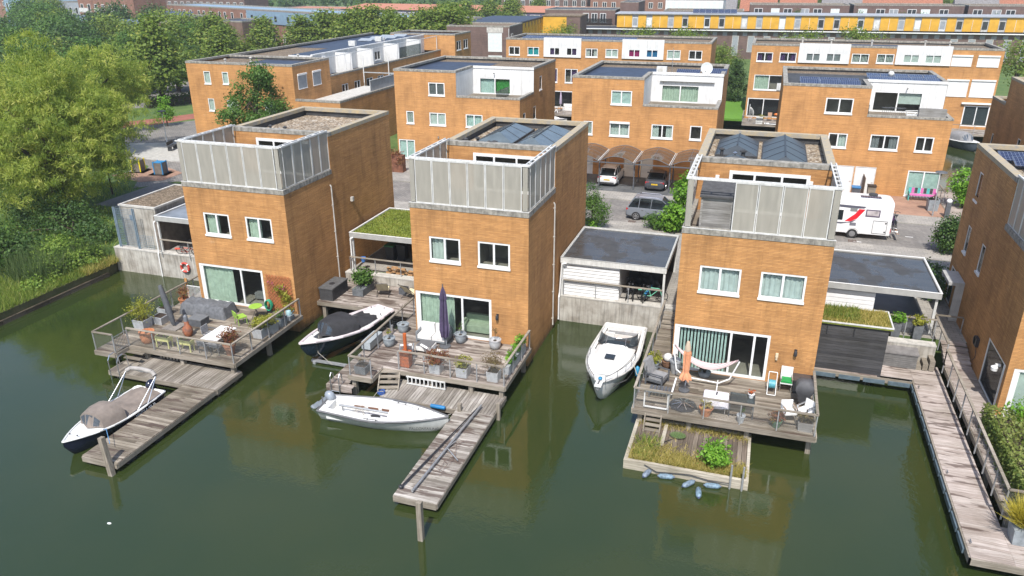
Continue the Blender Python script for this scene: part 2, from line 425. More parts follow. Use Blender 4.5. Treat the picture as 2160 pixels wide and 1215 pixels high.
def shrub(t, name, blobs, mat, n, leafL, leafW, up=0., shell=.2):
    p,b,c = cloud(blobs, max(6,n//14), 14, min(blobs[0][3:6])*.28, shell)
    return leafmesh(name,p,leafL,leafW,mat,b,0,up or None,c,parent=t)
def blades(name, pts, L, W, mat, lean=.45, parent=None, rnd=None):
    """upright grass blades standing at pts"""
    pts = np.asarray(pts,np.float32); n = len(pts)
    Ls = npr.uniform(.55,1.25,n)*L
    d = npr.normal(size=(n,3))*lean; d[:,2] = 1; d /= np.linalg.norm(d,axis=1,keepdims=True)
    a = npr.uniform(0,2*pi,n); side = np.stack([np.cos(a),np.sin(a),np.zeros(n)],1)*W*.5
    V = np.empty((n,3,3),np.float32); V[:,0] = pts-side; V[:,1] = pts+side; V[:,2] = pts+d*Ls[:,None]
    me = bpy.data.meshes.new(name); me.vertices.add(3*n); me.vertices.foreach_set('co',V.ravel())
    me.loops.add(3*n); me.loops.foreach_set('vertex_index',np.arange(3*n,dtype=np.int32)); me.polygons.add(n)
    me.polygons.foreach_set('loop_start',np.arange(0,3*n,3,dtype=np.int32))
    at = me.attributes.new('rnd','FLOAT','FACE'); at.data.foreach_set('value',(npr.uniform(0,1,n) if rnd is None else np.clip(rnd,0,1)).astype(np.float32))
    me.materials.append(mat); me.update(); me.validate()
    return ob(name, me, parent)

# ------------------------------------------------------------------ building kit
def wall(mb, u0, z0, u1, z1, holes, rev=.14, m=0, inm=1, deep=1.1):
    """front wall in the plane y=0 (outside is -y), rectangular holes with reveals and a dark room box behind each"""
    us = sorted({u0,u1,*[h[0] for h in holes],*[h[2] for h in holes]}); zs = sorted({z0,z1,*[h[1] for h in holes],*[h[3] for h in holes]})
    us = [u for u in us if u0 <= u <= u1]; zs = [z for z in zs if z0 <= z <= z1]
    for i in range(len(us)-1):
        for j in range(len(zs)-1):
            cu = (us[i]+us[i+1])/2; cz = (zs[j]+zs[j+1])/2
            if any(h[0] < cu < h[2] and h[1] < cz < h[3] for h in holes): continue
            mb.poly([(us[i],0,zs[j]),(us[i+1],0,zs[j]),(us[i+1],0,zs[j+1]),(us[i],0,zs[j+1])], m)
    for h in holes:
        a,b,c,d = h[:4]; dp = h[4] if len(h) > 4 else deep
        for y0,y1,mm in ((0,rev,m),(rev,dp,inm)):
            mb.poly([(a,y0,b),(a,y0,d),(a,y1,d),(a,y1,b)],mm); mb.poly([(c,y0,b),(c,y1,b),(c,y1,d),(c,y0,d)],mm)
            mb.poly([(a,y0,b),(a,y1,b),(c,y1,b),(c,y0,b)],mm); mb.poly([(a,y0,d),(c,y0,d),(c,y1,d),(a,y1,d)],mm)
        mb.poly([(a,dp,b),(c,dp,b),(c,dp,d),(a,dp,d)],inm)
    return mb

def drape(M, a, b, c, d, y, mat_n=14, amp=.035, m=0, mb=None):
    mb = mb or MB(M); k = max(4,int((c-a)*mat_n))
    top = []; bot = []
    for i in range(k+1):
        u = a+(c-a)*i/k; w = y+amp*math.sin(i*2.1)+amp*.4*math.sin(i*.7)
        top.append((u,w,d)); bot.append((u,w,b))
    return mb.grid([bot,top],m)

def window(T_, M, h, fr=.085, split=(.5,), sill=True, cover=None, glass=None, name='window', fm=None, ydep=.012, cut=None, trans=None):
    """white frame with mullions; pane, sill and curtain hang under it. cover: None, (mat,kind) kind in 'drape','blind','slats','shutter'"""
    a,b,c,d = h[:4]; fm = fm or WHT; y0 = ydep; y1 = ydep+.07
    f = MB(M)
    b2 = b+(.1 if sill else 0)
    f.box(a,y0,b2,a+fr,y1,d); f.box(c-fr,y0,b2,c,y1,d); f.box(a+fr,y0,d-fr,c-fr,y1,d); f.box(a+fr,y0,b2,c-fr,y1,b2+fr)
    for s in split:
        x = a+(c-a)*s; f.box(x-.05,y0-.008,b2+fr,x+.05,y1,d-fr)
    if trans: f.box(a+fr,y0-.004,b2+(d-b2)*trans-.04,c-fr,y1-.004,b2+(d-b2)*trans+.04)
    fo = P(T_, name, f, fm)
    g = MB(M); g.box(a+fr,y0+.03,b2+fr,c-fr,y0+.045,d-fr); P(fo,'pane',g,glass or GLASS)
    if sill:
        s = MB(M); s.box(a-.03,-.06,b-.0,c+.03,y1,b2-.002); P(fo,'sill',s,fm)
    if cover:
        mt,kd = cover; k = MB(M)
        if kd == 'drape': drape(M,a+fr,b2+.05,c-fr,d-fr*.6,y1+.1,mb=k)
        elif kd == 'sides':
            w=(c-a)*.28; drape(M,a+fr,b2+.05,a+fr+w,d-fr*.6,y1+.1,mb=k); drape(M,c-fr-w,b2+.05,c-fr,d-fr*.6,y1+.1,mb=k)
        elif kd == 'left':
            drape(M,a+fr,b2+.02,a+(c-a)*(cut or .5),d-fr*.6,y1+.12,mb=k)
        elif kd == 'right':
            drape(M,a+(c-a)*(cut or .5),b2+.02,c-fr,d-fr*.6,y1+.12,mb=k)
        elif kd == 'blind': k.box(a+fr,y1+.03,b2+(d-b2)*(cut or .02),c-fr,y1+.045,d-fr*.5)
        elif kd == 'slats':
            z = b2+.1
            while z < d-fr: k.box(a+fr,y1+.02,z,c-fr,y1+.06,z+.055); z += .1
        elif kd == 'vert':
            u = a+fr
            while u < (a+(c-a)*(cut or 1)-fr-.07): k.box(u,y1+.1,b2+.05,u+.085,y1+.12,d-fr*.6); u += .155
        P(fo,{'slats':'blind','blind':'blind','vert':'blind'}.get(kd,'curtain'),k,mt)
    return fo
def sealed(T_, M, h, mt, box=True, name='roller_shutter'):
    a,b,c,d = h[:4]; s = MB(M); z = b+.06
    while z < d-.14: s.box(a+.02,-.015,z,c-.02,.02,min(z+.075,d-.12)); z += .08
    s.box(a+.02,.02,b+.05,c-.02,.05,d-.05)
    o = P(T_,name,s,mt)
    k = MB(M); k.box(a-.04,-.12,d-.15,c+.04,.03,d+.02); k.box(a-.03,-.07,b,c+.03,.02,b+.055); k.box(a-.03,-.03,b+.055,a+.02,.02,d-.15); k.box(c-.02,-.03,b+.055,c+.03,.02,d-.15)
    P(o,'shutter_box',k,WHT); return o
def rot(a, x=0, y=0, z=0): return Matrix.Translation((x,y,z)) @ Matrix.Rotation(rad(a),4,'Z')
def ring(mb, x0, y0, x1, y1, z0, z1, w, m=0, sides='fblr', o=.025):
    """coping stones along the sides of a rectangle; o is the overhang"""
    if 'f' in sides: mb.box(x0-o,y0-o,z0,x1+o,y0+w,z1,m)
    if 'b' in sides: mb.box(x0-o,y1-w,z0,x1+o,y1+o,z1,m)
    ya = y0+w if 'f' in sides else y0-o; yb = y1-w if 'b' in sides else y1+o
    if 'l' in sides: mb.box(x0-o,ya,z0,x0+w,yb,z1,m)
    if 'r' in sides: mb.box(x1-w,ya,z0,x1+o,yb,z1,m)
    return mb
def joints(mb, x0, y0, x1, y1, z0, z1, step=1.0): return mb
# ------------------------------------------------------------------ setting
G = 1.55                                             # street level above the water
def _water():
    N = NT('canal_water'); o = N.obj()
    big = N.noise(o, .09, 4); k = N.mix(N.ramp(big,[(.35,(0,0,0)),(.65,(1,1,1))]), (.018,.032,.009), (.029,.039,.010))
    N.col(k); N.rough(.04); N.b.inputs['IOR'].default_value = 1.48; N.b.inputs['Specular IOR Level'].default_value = .7
    w1 = N.noise(N.map(o,(1,1,1),(0,0,.4)), 2.6, 3, .5)
    w2 = N.noise(N.map(o,(.8,1.6,1)), 7.5, 3, .5)
    calm = N.ramp(N.noise(o,.16,3),[(.40,(.15,.15,.15)),(.64,(1,1,1))])
    h = N.math('ADD', N.math('MULTIPLY', w1, .7), N.math('MULTIPLY', w2, .3))
    N.bump(N.math('MULTIPLY', h, calm), .36, .035)
    sp = N.ramp(N.noise(o, 55, 2), [(.80,(0,0,0)),(.83,(1,1,1))])
    N.col(N.mix(N.math('MULTIPLY', sp, .15), k, (.3,.3,.2)))
    return N.mat
WATER = _water()
m = MB(); m.poly([(-60,-120,0),(150,-120,0),(150,75,0),(-60,75,0)]); ST('water', m, WATER)

def _ground(name, a, b, scale=.6, rough=.95):
    N = NT(name); o = N.obj()
    k = N.mix(N.ramp(N.noise(o,scale,6,.65),[(.35,(0,0,0)),(.65,(1,1,1))]), a, b)
    N.col(N.mix(1.0,k,N.ramp(N.noise(o,scale*12,4),[(.3,(.75,.75,.75)),(.7,(1.15,1.15,1.15))]),'MULTIPLY')); N.rough(rough); return N.mat
LAWN = _ground('lawn', (.05,.10,.018), (.10,.145,.03)); EARTH = _ground('bank_soil', (.06,.075,.02), (.10,.085,.045), .8)
TURF = _ground('bright_turf', (.075,.19,.012), (.10,.23,.02), 1.5)
def _paving(name, a, b, mort, w, h, rotz=0, spots=.3):
    N = NT(name); uv = N.map(N.uv(), (1,1,1), (0,0,rotz))
    t = N.n('ShaderNodeTexBrick', offset=.5); t.inputs['Scale'].default_value = 1
    t.inputs['Brick Width'].default_value = w; t.inputs['Row Height'].default_value = h; t.inputs['Mortar Size'].default_value = .011
    t.inputs['Color1'].default_value = (*a,1); t.inputs['Color2'].default_value = (*b,1); t.inputs['Mortar'].default_value = (*mort,1)
    N.l(uv, t.inputs[0]); o = N.obj()
    k = N.mix(1.0, t.outputs[0], N.ramp(N.noise(o,.5,6,.6),[(.3,(1-spots,)*3),(.7,(1.15,1.13,1.1))]), 'MULTIPLY')
    N.col(k); N.rough(.85); return N.mat
PAVE = _paving('street_clinker', (.225,.21,.195), (.165,.155,.145), (.10,.095,.085), .42, .21, .78)
PAVG = _paving('sidewalk_tiles', (.33,.31,.28), (.27,.255,.235), (.16,.15,.13), .45, .3)
PAVR = _paving('forecourt_bricks', (.36,.215,.15), (.29,.165,.115), (.20,.14,.10), .3, .15, .6)
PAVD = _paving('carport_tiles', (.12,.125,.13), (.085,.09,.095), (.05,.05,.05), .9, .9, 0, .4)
ROADG = _ground('asphalt_grey', (.16,.15,.145), (.22,.205,.195), .4); REDP = _ground('red_cycle_path', (.22,.075,.05), (.30,.11,.075), .8)
KERB = simple('kerb_concrete', (.40,.39,.36), .9, .15, 3)

# land as slabs with real depth; the last one runs to the horizon
m = MB(); m.prism([(-10.45,-120),(-10.45,3.6),(-10.75,4.75),(-2600,4.75),(-2600,-120)], -1.5, .72); ST('bank', m, EARTH)
m = MB()
m.prism([(-2600,4.9),(-.05,4.9),(-.05,6.15),(48,6.15),(48,33.2),(43.9,33.2),(43.9,46.6),(-15,46.6),(-15,71),(60,71),(60,62),(2600,62),(2600,2600),(-2600,2600)], -1.5, G)
ST('ground', m, LAWN)
m = MB(); m.prism([(48.02,-40),(2600,-40),(2600,61.9),(60.02,61.9),(60.02,40),(48.02,40)], -1.5, G-.01); ST('ground', m, LAWN)
def sheet(name, pts, z, mt): m = MB(); m.poly([(x,y,z) for x,y in pts]); return ST(name, m, mt)
m = MB(); m.prism([(-19,20.6),(48,20.6),(48,26.4),(-19,26.4)], G-.3, G+.012); ST('road', m, PAVE)
sheet('road', [(-19,20.6),(-19,26.4),(-26.5,30.8),(-34,45.5),(-37,47),(-43,38.5),(-37,33.8),(-30.6,27),(-25.6,24.6),(-21,17.5)], G+.008, PAVE)
m = MB(); m.prism([(-15,26.45),(43.9,26.45),(43.9,28.6),(-15,28.6)], G-.2, G+.07); ST('sidewalk', m, PAVG)
m = MB(); m.prism([(-4,18.6),(47.9,18.6),(47.9,20.55),(-4,20.55)], G-.2, G+.07); ST('sidewalk', m, PAVG)
m = MB(); m.prism([(-7.3,5.2),(-.05,5.2),(-.05,6.16),(47.9,6.16),(47.9,18.55),(-7.3,18.55)], G-.2, G+.02); ST('forecourt', m, PAVG)
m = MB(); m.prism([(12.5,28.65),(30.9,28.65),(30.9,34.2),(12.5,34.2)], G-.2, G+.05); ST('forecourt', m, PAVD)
m = MB(); m.prism([(30.95,28.65),(43.88,28.65),(43.88,34.0),(30.95,34.0)], G-.2, G+.06); ST('forecourt', m, PAVR)
m = MB(); m.prism([(-15,28.65),(12.4,28.65),(12.4,34.2),(-15,34.2)], G-.2, G+.05); ST('forecourt', m, PAVG)
# plaza at the bend on the left, cycle path, verge and the avenue behind
P0 = [(-32.6+ (3.1)*math.cos(a), 30.6+2.4*math.sin(a)) for a in [rad(d) for d in range(100,285,15)]]+[(-27.5,26.7),(-21,26.9),(-19.2,28.2),(-26,32),(-28,35.2)]
m = MB(); m.prism(P0, G-.2, G+.09); ST('pavement', m, KERB)
sheet('cycle_path', [(-44.5,36.5),(-41.6,38.6),(-38.0,48.6),(-40.0,52.8),(-43.2,46),(-47,40)], G+.006, REDP)
sheet('road', [(-62,40),(-42,62),(-39,78),(-33,78),(-33,95),(-66,95),(-68,60)], G+.004, ROADG)
m = MB(); m.prism([(-26.2,20.6),(-24.2,25),(-20.6,23.3),(-20.4,20.6),(-22,19.4)], G-.2, G+.03); ST('pavement', m, PAVR)
m = MB(); m.prism([(-20.2,12.6),(-14.2,12.6),(-14.2,19.9),(-20.2,19.9)], G-.2, G+.015); ST('parking_bay', m, ROADG)
m = MB(); m.prism([(24.1,66.4),(27.4,66.4),(27.4,83),(24.1,83)], G-.2, G+.05); ST('lawn', m, TURF)
# white bits of marking on the clinker
m = MB()
for x,y in ((18.0,23.6),(36.6,20.95),(40.1,23.1)): m.box(x,y,G+.016,x+.5,y+.13,G+.02)
ST('road_marking', m, WHD)
for x,y,l in ((36.3,20.9,'rusty drain grate in the clinker behind the right carport'),(21.2,20.75,'rusty drain grate in the clinker behind the silver car')):
    m=MB()
    for i in range(6): m.box(i*.08,0,0,i*.08+.045,.4,.012)
    m.box(-.03,-.03,0,.0,.43,.014); m.box(.47,-.03,0,.5,.43,.014); m.box(0,-.03,0,.47,0,.013); m.box(0,.4,0,.47,.43,.013)
    TM('drain_grate',l,'drain',m,simple('rusty_iron',(.13,.08,.06),.8,.3,9),(x,y,G+.014))
# sheet piling along the left bank
m = MB()
for i in range(60): m.cur = rng.random(); m.box(-10.5,3.6-i*1.6,-.6,-10.40,3.6-i*1.6-1.57,.22+rng.uniform(-.03,.03))
m.cur=.6; m.box(-10.56,-92,.25,-10.38,3.5,.30)
ST('bank_revetment', m, planks('revetment_boards',[(0,(.09,.07,.05)),(1,(.19,.155,.115))],'x'))
# rough grass, reeds and undergrowth on the bank
n = 30000
x = -10.42-np.abs(npr.normal(size=n))*3.8; y = npr.uniform(-14,4.6,n)
blades('bank_grass', np.stack([x,y,np.full(n,.7)],1), .50, .035, L_GRS, .65)['kind'] = 'stuff'
n = 2600
k = np.repeat(np.arange(65), n//65); cx = npr.uniform(-15,-11.6,65); cy = npr.uniform(-.5,4.4,65)
n = len(k)
blades('bank_reeds', np.stack([cx[k]+npr.normal(size=n)*.28, cy[k]+npr.normal(size=n)*.28, np.full(n,.7)],1), 1.6, .05, L_REED, .3)['kind'] = 'stuff'
n = 15000
x = npr.uniform(-44,-11,n); y = npr.uniform(4.8,20,n); keep = ~((x>-20.4)&(y>12.2)) & ~((x>-10.6)) & ~((x<-20)&(y>18))
blades('verge_grass', np.stack([x,y,np.full(n,G)],1)[keep], .4, .05, L_GRS, .5)['kind'] = 'stuff'
# low bramble mass by the concrete wall
p,b,c = cloud([(-11.9,3.4,1.0,1.0,1.5,.9),(-12.6,1.2,1.0,1.1,1.6,.8),(-11.6,-.6,.8,.8,1.1,.5),(-13.8,3.2,1.3,1.6,1.8,1.2)], 420, 26, .2, .5)
o = ob('bank_bramble', leafmesh('bank_bramble',p,.16,.10,leaf('bramble_leaves',[(0,(.07,.14,.02)),(.5,(.17,.27,.04)),(1,(.30,.38,.08))],.45),b,rnd=c)); o['kind']='stuff'
n=700; x=npr.uniform(-11.0,-10.3,n); y=npr.uniform(1.8,4.5,n)
blades('bank_dry_grass', np.stack([x,y,np.full(n,.7)],1), .6,.03,L_DRY,.6)['kind']='stuff'
# ------------------------------------------------------------------ the three waterside houses and the one cut by the right edge
HD, HT, ZC, ZR = 12.48, 4.82, 7.91, 10.05
def screens(t, W, left=(0,), right=(0,), front=None):
    z0,z1 = 8.19,10.34
    fr = MB()                                         # double top rail with ties
    for y in (.03,.25): fr.box(-.02,y,z1+.002,W+.02,y+.06,z1+.07)
    for x0 in (-.02,W-.27):
        for dx in (.0,.22): fr.box(x0+dx,.312,z1+.004,x0+dx+.06,HT,z1+.072)
    for i in range(8): x=.3+i*(W-.6)/7; fr.box(x-.04,.09,z1+.006,x+.04,.25,z1+.066)
    for i in range(6):
        y=.7+i*.72
        for x0 in (.04,W-.21): fr.box(x0,y,z1+.008,x0+.16,y+.06,z1+.064)
    P(t,'screen_rail',fr,WHD)
    def panel(M, u0, u1, edge=True):
        p = MB(M); p.box(u0+.012,.05,z0+.02,u1-.012,.058,z1-.02,0)
        if edge:
            for u in (u0+.012,u1-.05): p.box(u,.03,z0,u+.038,.085,z1,1)
            p.box(u0+.05,.035,z0,u1-.05,.08,z0+.035,1); p.box(u0+.05,.035,z1-.04,u1-.05,.08,z1,1)
        P(t,'screen_panel',p,[SCREEN,WHD])
    I = Matrix.Identity(4)
    for u0,u1,e in front: panel(I,u0,u1,e)
    ML = rot(-90); MRt = rot(90,W)
    n = 5; st = (HT-.35)/n
    if left:
        panel(ML,-.33,-.09,False)
        for i in range(n): panel(ML,-.35-(i+1)*st,-.35-i*st)
    if right:
        panel(MRt,.09,.33,False)
        for i in range(n): panel(MRt,.35+i*st,.35+(i+1)*st)

def vent(t, x, y, z, h=.45, r=.07, cap=True, mt=None):
    m = MB(); m.lathe([(r*1.5,0),(r*1.5,.05),(r,.07),(r,h)],(x,y,z),10)
    if cap: m.lathe([(r*.5,h),(r*1.8,h+.03),(r*1.8,h+.08),(r*.6,h+.13)],(x,y,z),10)
    P(t,'vent_pipe',m,mt or UPST,40)

def skylight(t, x0, y0, x1, y1, z, rise, hip=0., n=4, arch=0., mt=None, name='skylight'):
    """ridge along y; gable or hipped end; panels split by dark bars"""
    xm=(x0+x1)/2; m=MB(); k=6 if arch else 1
    def prof(s): # s 0..1 from eave to ridge
        return rise*((1-arch)*s+arch*math.sin(s*pi/2))
    base = MB(); base.box(x0-.06,y0-.06,z-.12,x1+.06,y1+.06,z+.12); o = P(t,name,base,UPST)
    for sx in (0,1):
        for j in range(n):
            ya=y0+hip+(y1-hip*2-y0)*0; 
            a=j/n; b=(j+1)/n
            G_=[]
            for i in range(k+1):
                s=i/k; x=(x0+(xm-x0)*s) if sx==0 else (x1+(xm-x1)*s)
                lo=y0+hip*s; hi=y1-hip*s*.6
                row=[(x,lo+(hi-lo)*a+.012,z+.12+prof(s)),(x,lo+(hi-lo)*b-.012,z+.12+prof(s))]
                G_.append(row if sx==0 else row[::-1])
            m.grid(G_,0)
    for yy,hh in ((y0,hip),(y1,-hip*.6)):
        pts=[(x0,yy,z+.12)]+[(x0+(xm-x0)*i/k,yy+hh*i/k,z+.12+prof(i/k)) for i in range(1,k+1)]+[(x1+(xm-x1)*i/k,yy+hh*i/k,z+.12+prof(i/k)) for i in range(k-1,-1,-1)]
        m.poly(pts if yy==y0 else pts[::-1],0)
    m.box(xm-.04,y0+hip,z+.1+rise,xm+.04,y1-hip*.6,z+.15+rise,1)
    for j in range(1,n):
        for sx in (0,1):
            pa=[]
            for i in range(k+1):
                s=i/k; x=(x0+(xm-x0)*s) if sx==0 else (x1+(xm-x1)*s); lo=y0+hip*s; hi=y1-hip*s*.6
                pa.append((x,lo+(hi-lo)*j/n,z+.125+prof(s)))
            m.path(pa,.014,4,1)
    P(o,'pane',m,[mt,BLKM])

def front_house(label, x0, W, wins, door, dsplit, covers, dcover, front, roof, left=True, holesL=(), dstyle=None, extra=None):
    t = T('house', label, 'house', (x0,0,0), 0, 'brick houses standing in the canal')
    I = Matrix.Identity(4)
    w = MB(); wall(w,0,-.9,W,ZC,[(*h,1.6) for h in wins]+[(*door,4.2)],.13,0,1)
    # side walls
    wl = MB(rot(-90)); wall(wl,-HD,-.9,0,ZC,[h for h in holesL if h[3]<ZC],.12); wall(wl,-HD,ZC,-HT,ZR,[h for h in holesL if h[3]>ZC],.12)
    wr = MB(rot(90,W)); wall(wr,0,-.9,HD,ZC,[],.1); wall(wr,HT,ZC,HD,ZR,[],.1)
    for q in (wl,wr):
        w.add([tuple(q.M@Vector(p)) for p in q.v],q.f,0); 
        for i,mm in enumerate(q.m): w.m[len(w.m)-len(q.m)+i]=mm
    w.poly([(W,HD,-.9),(0,HD,-.9),(0,HD,ZR),(W,HD,ZR)],0)
    b = MB(rot(0,0,HT)); wall(b,0.0,7.55,W,ZR,[(1.6,7.66,5.3,9.72,2.5)],.12)
    w.add([tuple(b.M@Vector(p)) for p in b.v],b.f,0)
    for i,mm in enumerate(b.m): w.m[len(w.m)-len(b.m)+i]=mm
    ring(w,0,0,W,HT-.02,7.6,ZC-.004,.2,0,'flr',-.01)
    ring(w,0,HT,W,HD,9.5,ZR-.004,.24,2,'fblr',-.012)
    P(t,'wall',w,[BR,ROOM,UPST])
    f = MB(); f.poly([(.19,.19,7.62),(W-.19,.19,7.62),(W-.19,HT-.01,7.62),(.19,HT-.01,7.62)]); P(t,'terrace_floor',f,DKXD)
    r = MB(); r.poly([(.2,HT+.2,9.72),(W-.2,HT+.2,9.72),(W-.2,HD-.2,9.72),(.2,HD-.2,9.72)]); P(t,'roof',r,GRAV)
    c = MB(); ring(c,0,0,W,HT-.01,ZC,8.17,.26,0,'flr'); c.box(-.03,-.034,8.168,W+.03,.015,8.19,1); P(t,'terrace_coping',c,[COPE,WHD])
    c = MB(); ring(c,0,HT,W,HD,ZR,10.27,.36,0,'f'); ring(c,0,HT+.36,W,HD,ZR+.001,10.268,.36,1,'blr'); P(t,'roof_coping',c,[COPE,COPEL])
    for h,cv in zip(wins,covers): window(t,I,h,.09,(.5,),True,cv,GLASS)
    s = window(t,I,door,.13,dsplit,False,dcover,GLASS,'sliding_door',cut=.6 if dcover[1]=='vert' else None)
    jb = MB(); jb.box(door[0]-.02,.02,door[1]-.1,door[2]+.02,.16,door[1]+.0); jb.box(door[0]+.13,.036,door[1]+.13,door[0]+.24,.11,door[3]-.13); P(s,'threshold',jb,WHT)
    window(t,rot(0,0,HT),(1.6,7.66,5.3,9.72),.16,(.32,.66),False,None,GLASS,'terrace_door',ydep=-.05)
    screens(t,W,front=front)
    roof(t)
    if extra: extra(t)
    return t
def fpan(W): 
    st=(W-.7)/6
    return [(.06,.33,False)]+[(.35+i*st,.35+(i+1)*st,True) for i in range(6)]+[(W-.33,W-.06,False)]

def downpipe(t, M, y, z0, z1, mt=None, name='downpipe'):
    m=MB(M); m.tube((y,-.07,z0),(y,-.07,z1),.04); m.tube((y,-.07,z1),(y+.0,.0,z1+.12),.04)
    z=z0+.4
    while z<z1: m.box(y-.055,-.115,z,y+.055,0,z+.03); z+=1.6
    P(t,name,m,mt or CONCL,60)
def wall_lamp(t, M, u, z, mt=None, kind='lantern'):
    m=MB(M); m.box(u-.06,-.03,z-.05,u+.06,0,z+.18); m.lathe([(.05,-.12),(.075,-.1),(.075,.1),(.03,.16)],(u,-.12,z),10)
    m.box(u-.015,-.12,z+.13,u+.015,-.02,z+.155); P(t,'wall_lamp',m,mt or BLKM,40)

CURTB = simple('curtain_pale_blue', (.66,.74,.75), .9, .08, 4)
W1,W2,W3 = 6.39,6.16,6.33
def roof1(t):
    vent(t,1.9,5.9,9.72); vent(t,3.0,5.75,9.72); vent(t,2.55,5.8,9.72,.3,.06,True,STEEL)
    downpipe(t,rot(90,W1),4.57,.9,7.2)
    m=MB(rot(90,W1)); m.box(6.7,-.16,5.75,6.9,0,6.0); P(t,'overflow_box',m,CONCL)
h1 = front_house('leftmost of the three orange brick canal houses, gravel roof without skylights', 0, W1,
    [(1.07,5.17,2.73,6.52),(3.77,5.17,5.42,6.52)], (.2,1.12,4.4,3.45), (.66,), [(CURTG,'left'),(CURTG,'left')], (CURTG,'left'), fpan(W1), roof1)
SKYB = simple('skylight_pane_blue', (.10,.125,.14), .16, .12, 2, spec=.5); SKYD = simple('skylight_pane_slate', (.045,.055,.066), .38, .12, 2, spec=.3)
def roof2(t):
    skylight(t,1.0,7.0,3.05,11.3,9.75,.42,.9,3,0,SKYB); skylight(t,3.35,5.75,5.4,11.4,9.75,.42,1.0,3,0,SKYB)
    for x,y,h in ((.75,5.95,.4),(1.45,5.9,.5),(2.15,5.8,.35)): vent(t,x,y,9.72,h)
    vent(t,2.5,5.7,9.72,.4,.1)
    m=MB(); m.path([(.7,5.75,9.8),(1.6,5.7,9.8),(2.9,5.55,9.8)],.04); P(t,'roof_pipe',m,WHD,60)
    downpipe(t,rot(90,W2),4.57,.3,7.3)
    wall_lamp(t,Matrix.Identity(4),4.55,2.55)
h2 = front_house('middle of the three orange brick canal houses, two pitched blue skylights on its roof', 13.6, W2,
    [(.97,5.13,2.63,6.5),(3.56,5.13,5.22,6.5)], (.06,1.12,4.22,3.46), (.62,), [(BLIND,'left'),None], (CURTG,'left'), fpan(W2), roof2)
def roof3(t):
    skylight(t,.72,7.6,2.75,11.6,9.75,.42,.5,3,.12,SKYD); skylight(t,.72,5.35,2.75,6.2,9.75,.42,.4,1,.3,SKYD); skylight(t,3.05,5.35,5.15,11.7,9.75,.46,.5,4,.12,SKYD)
    vent(t,1.05,6.75,9.72,.55,.08); vent(t,2.1,6.75,9.72,.5,.1); vent(t,1.7,6.9,9.72,.35,.06,True,STEEL)
def extra3(t):
    I=Matrix.Identity(4); wall_lamp(t,I,5.45,2.75); 
    m=MB(); m.box(4.62,-.1,2.45,4.74,0,2.62); m.tube((4.68,-.06,2.45),(4.68,-.06,2.3),.05); P(t,'wall_lamp',m,simple('brass_cream',(.6,.5,.35),.4),40)
    for u in (1.05,5.35):
        m=MB(rot(0,0,HT)); m.box(u-.09,-.13,9.2,u+.09,0,9.45); P(t,'terrace_lamp',m,WHT)
st=.985
h3 = front_house('rightmost of the three orange canal houses, dark slate skylights, gap in its terrace screens', 26.9, W3,
    [(.92,5.13,2.72,6.46),(3.55,5.13,5.45,6.46)], (.04,1.12,4.32,3.44), (.6,.84), [(CURTB,'drape'),(CURTB,'drape')], (CURTM,'vert'),
    [(.06,.33,False)]+[(2.05+i*st,2.05+(i+1)*st,True) for i in range(4)]+[(W3-.33,W3-.06,False)], roof3, extra=extra3)
# small timber shed on the open corner of that terrace
t = T('garden_shed','small grey timber shed with felt roof on the rooftop terrace','shed',(27.55,.55,7.63))
m=MB(); 
for i in range(14): m.cur=rng.random(); m.box(.04,0,i*.13,1.36,.04,i*.13+.124)
for i in range(14): 
    m.cur=rng.random(); m.box(0,.045,i*.13,.04,1.2,i*.13+.124); m.box(1.36,.045,i*.13,1.4,1.2,i*.13+.124)
m.box(0.0,-.03,0,.09,0,1.85); m.box(1.31,-.03,0,1.4,0,1.85); P(t,'wall',m,GREYW)
m=MB(); m.add([(-.06,-.12,1.84),(1.46,-.12,1.84),(1.46,1.3,2.2),(-.06,1.3,2.2),(-.06,-.12,1.92),(1.46,-.12,1.92),(1.46,1.3,2.28),(-.06,1.3,2.28)],[(0,3,2,1),(4,5,6,7),(0,1,5,4),(1,2,6,5),(2,3,7,6),(3,0,4,7)]); P(t,'roof',m,simple('roof_felt',(.07,.07,.072),.9,.2,5))
# fourth house of the row, cut by the right edge of the picture
RX = 40.65; W4 = 6.3
def roof4(t):
    for j,(x,y) in enumerate(((.6,10.1),(2.35,10.1),(.95,8.9),(2.7,8.9),(1.3,7.7),(3.0,7.7),(1.75,6.4),(3.5,6.4))):
        m=MB(); s=len(m.v); m.box(0,0,0,1.65,1.0,.04,0); 
        m.xf(s,Matrix.Translation((x,y,9.9))@Matrix.Rotation(rad(14),4,'X')); 
        e=MB(); 
        o=P(t,'solar_panel',m,SOLAR)
        for a in ((0,0,1.65,.03),(0,.97,1.65,1.0),(0,.03,.03,.97),(1.62,.03,1.65,.97)):
            s=len(e.v); e.box(a[0],a[1],.041,a[2],a[3],.05); e.xf(s,Matrix.Translation((x,y,9.9))@Matrix.Rotation(rad(14),4,'X'))
        P(o,'frame',e,STEEL)
    m=MB(); m.box(1.0,6.15,9.75,1.85,6.5,10.5); m.lathe([(.27,0),(.27,.03)],(0,0,0),14); m.v=m.v[:8]; m.f=m.f[:6]; m.m=m.m[:6]; m.r=m.r[:6]
    o=P(t,'air_conditioner',m,WHT)
    m=MB(); 
    for i in range(5): m.box(1.08,6.13,9.85+i*.12,1.77,6.145,9.88+i*.12)
    P(o,'grille',m,UPST)
h4 = front_house('brown shaded brick house at the right edge with solar panels on its roof', RX, W4,
    [(1.5,5.15,3.2,6.5)], (.25,.9,4.6,3.35), (.5,), [None], (BLIND,'blind'), fpan(W4), roof4,
    holesL=[(-10.8,7.6,-10.1,9.15,.5),(-10.62,4.82,-9.95,6.35,.5),(-7.55,4.82,-6.85,6.35,.5),(-3.15,1.02,-.3,3.3,3.0),(-13.0+1.0,1.6,-10.9,3.6,2.0)])
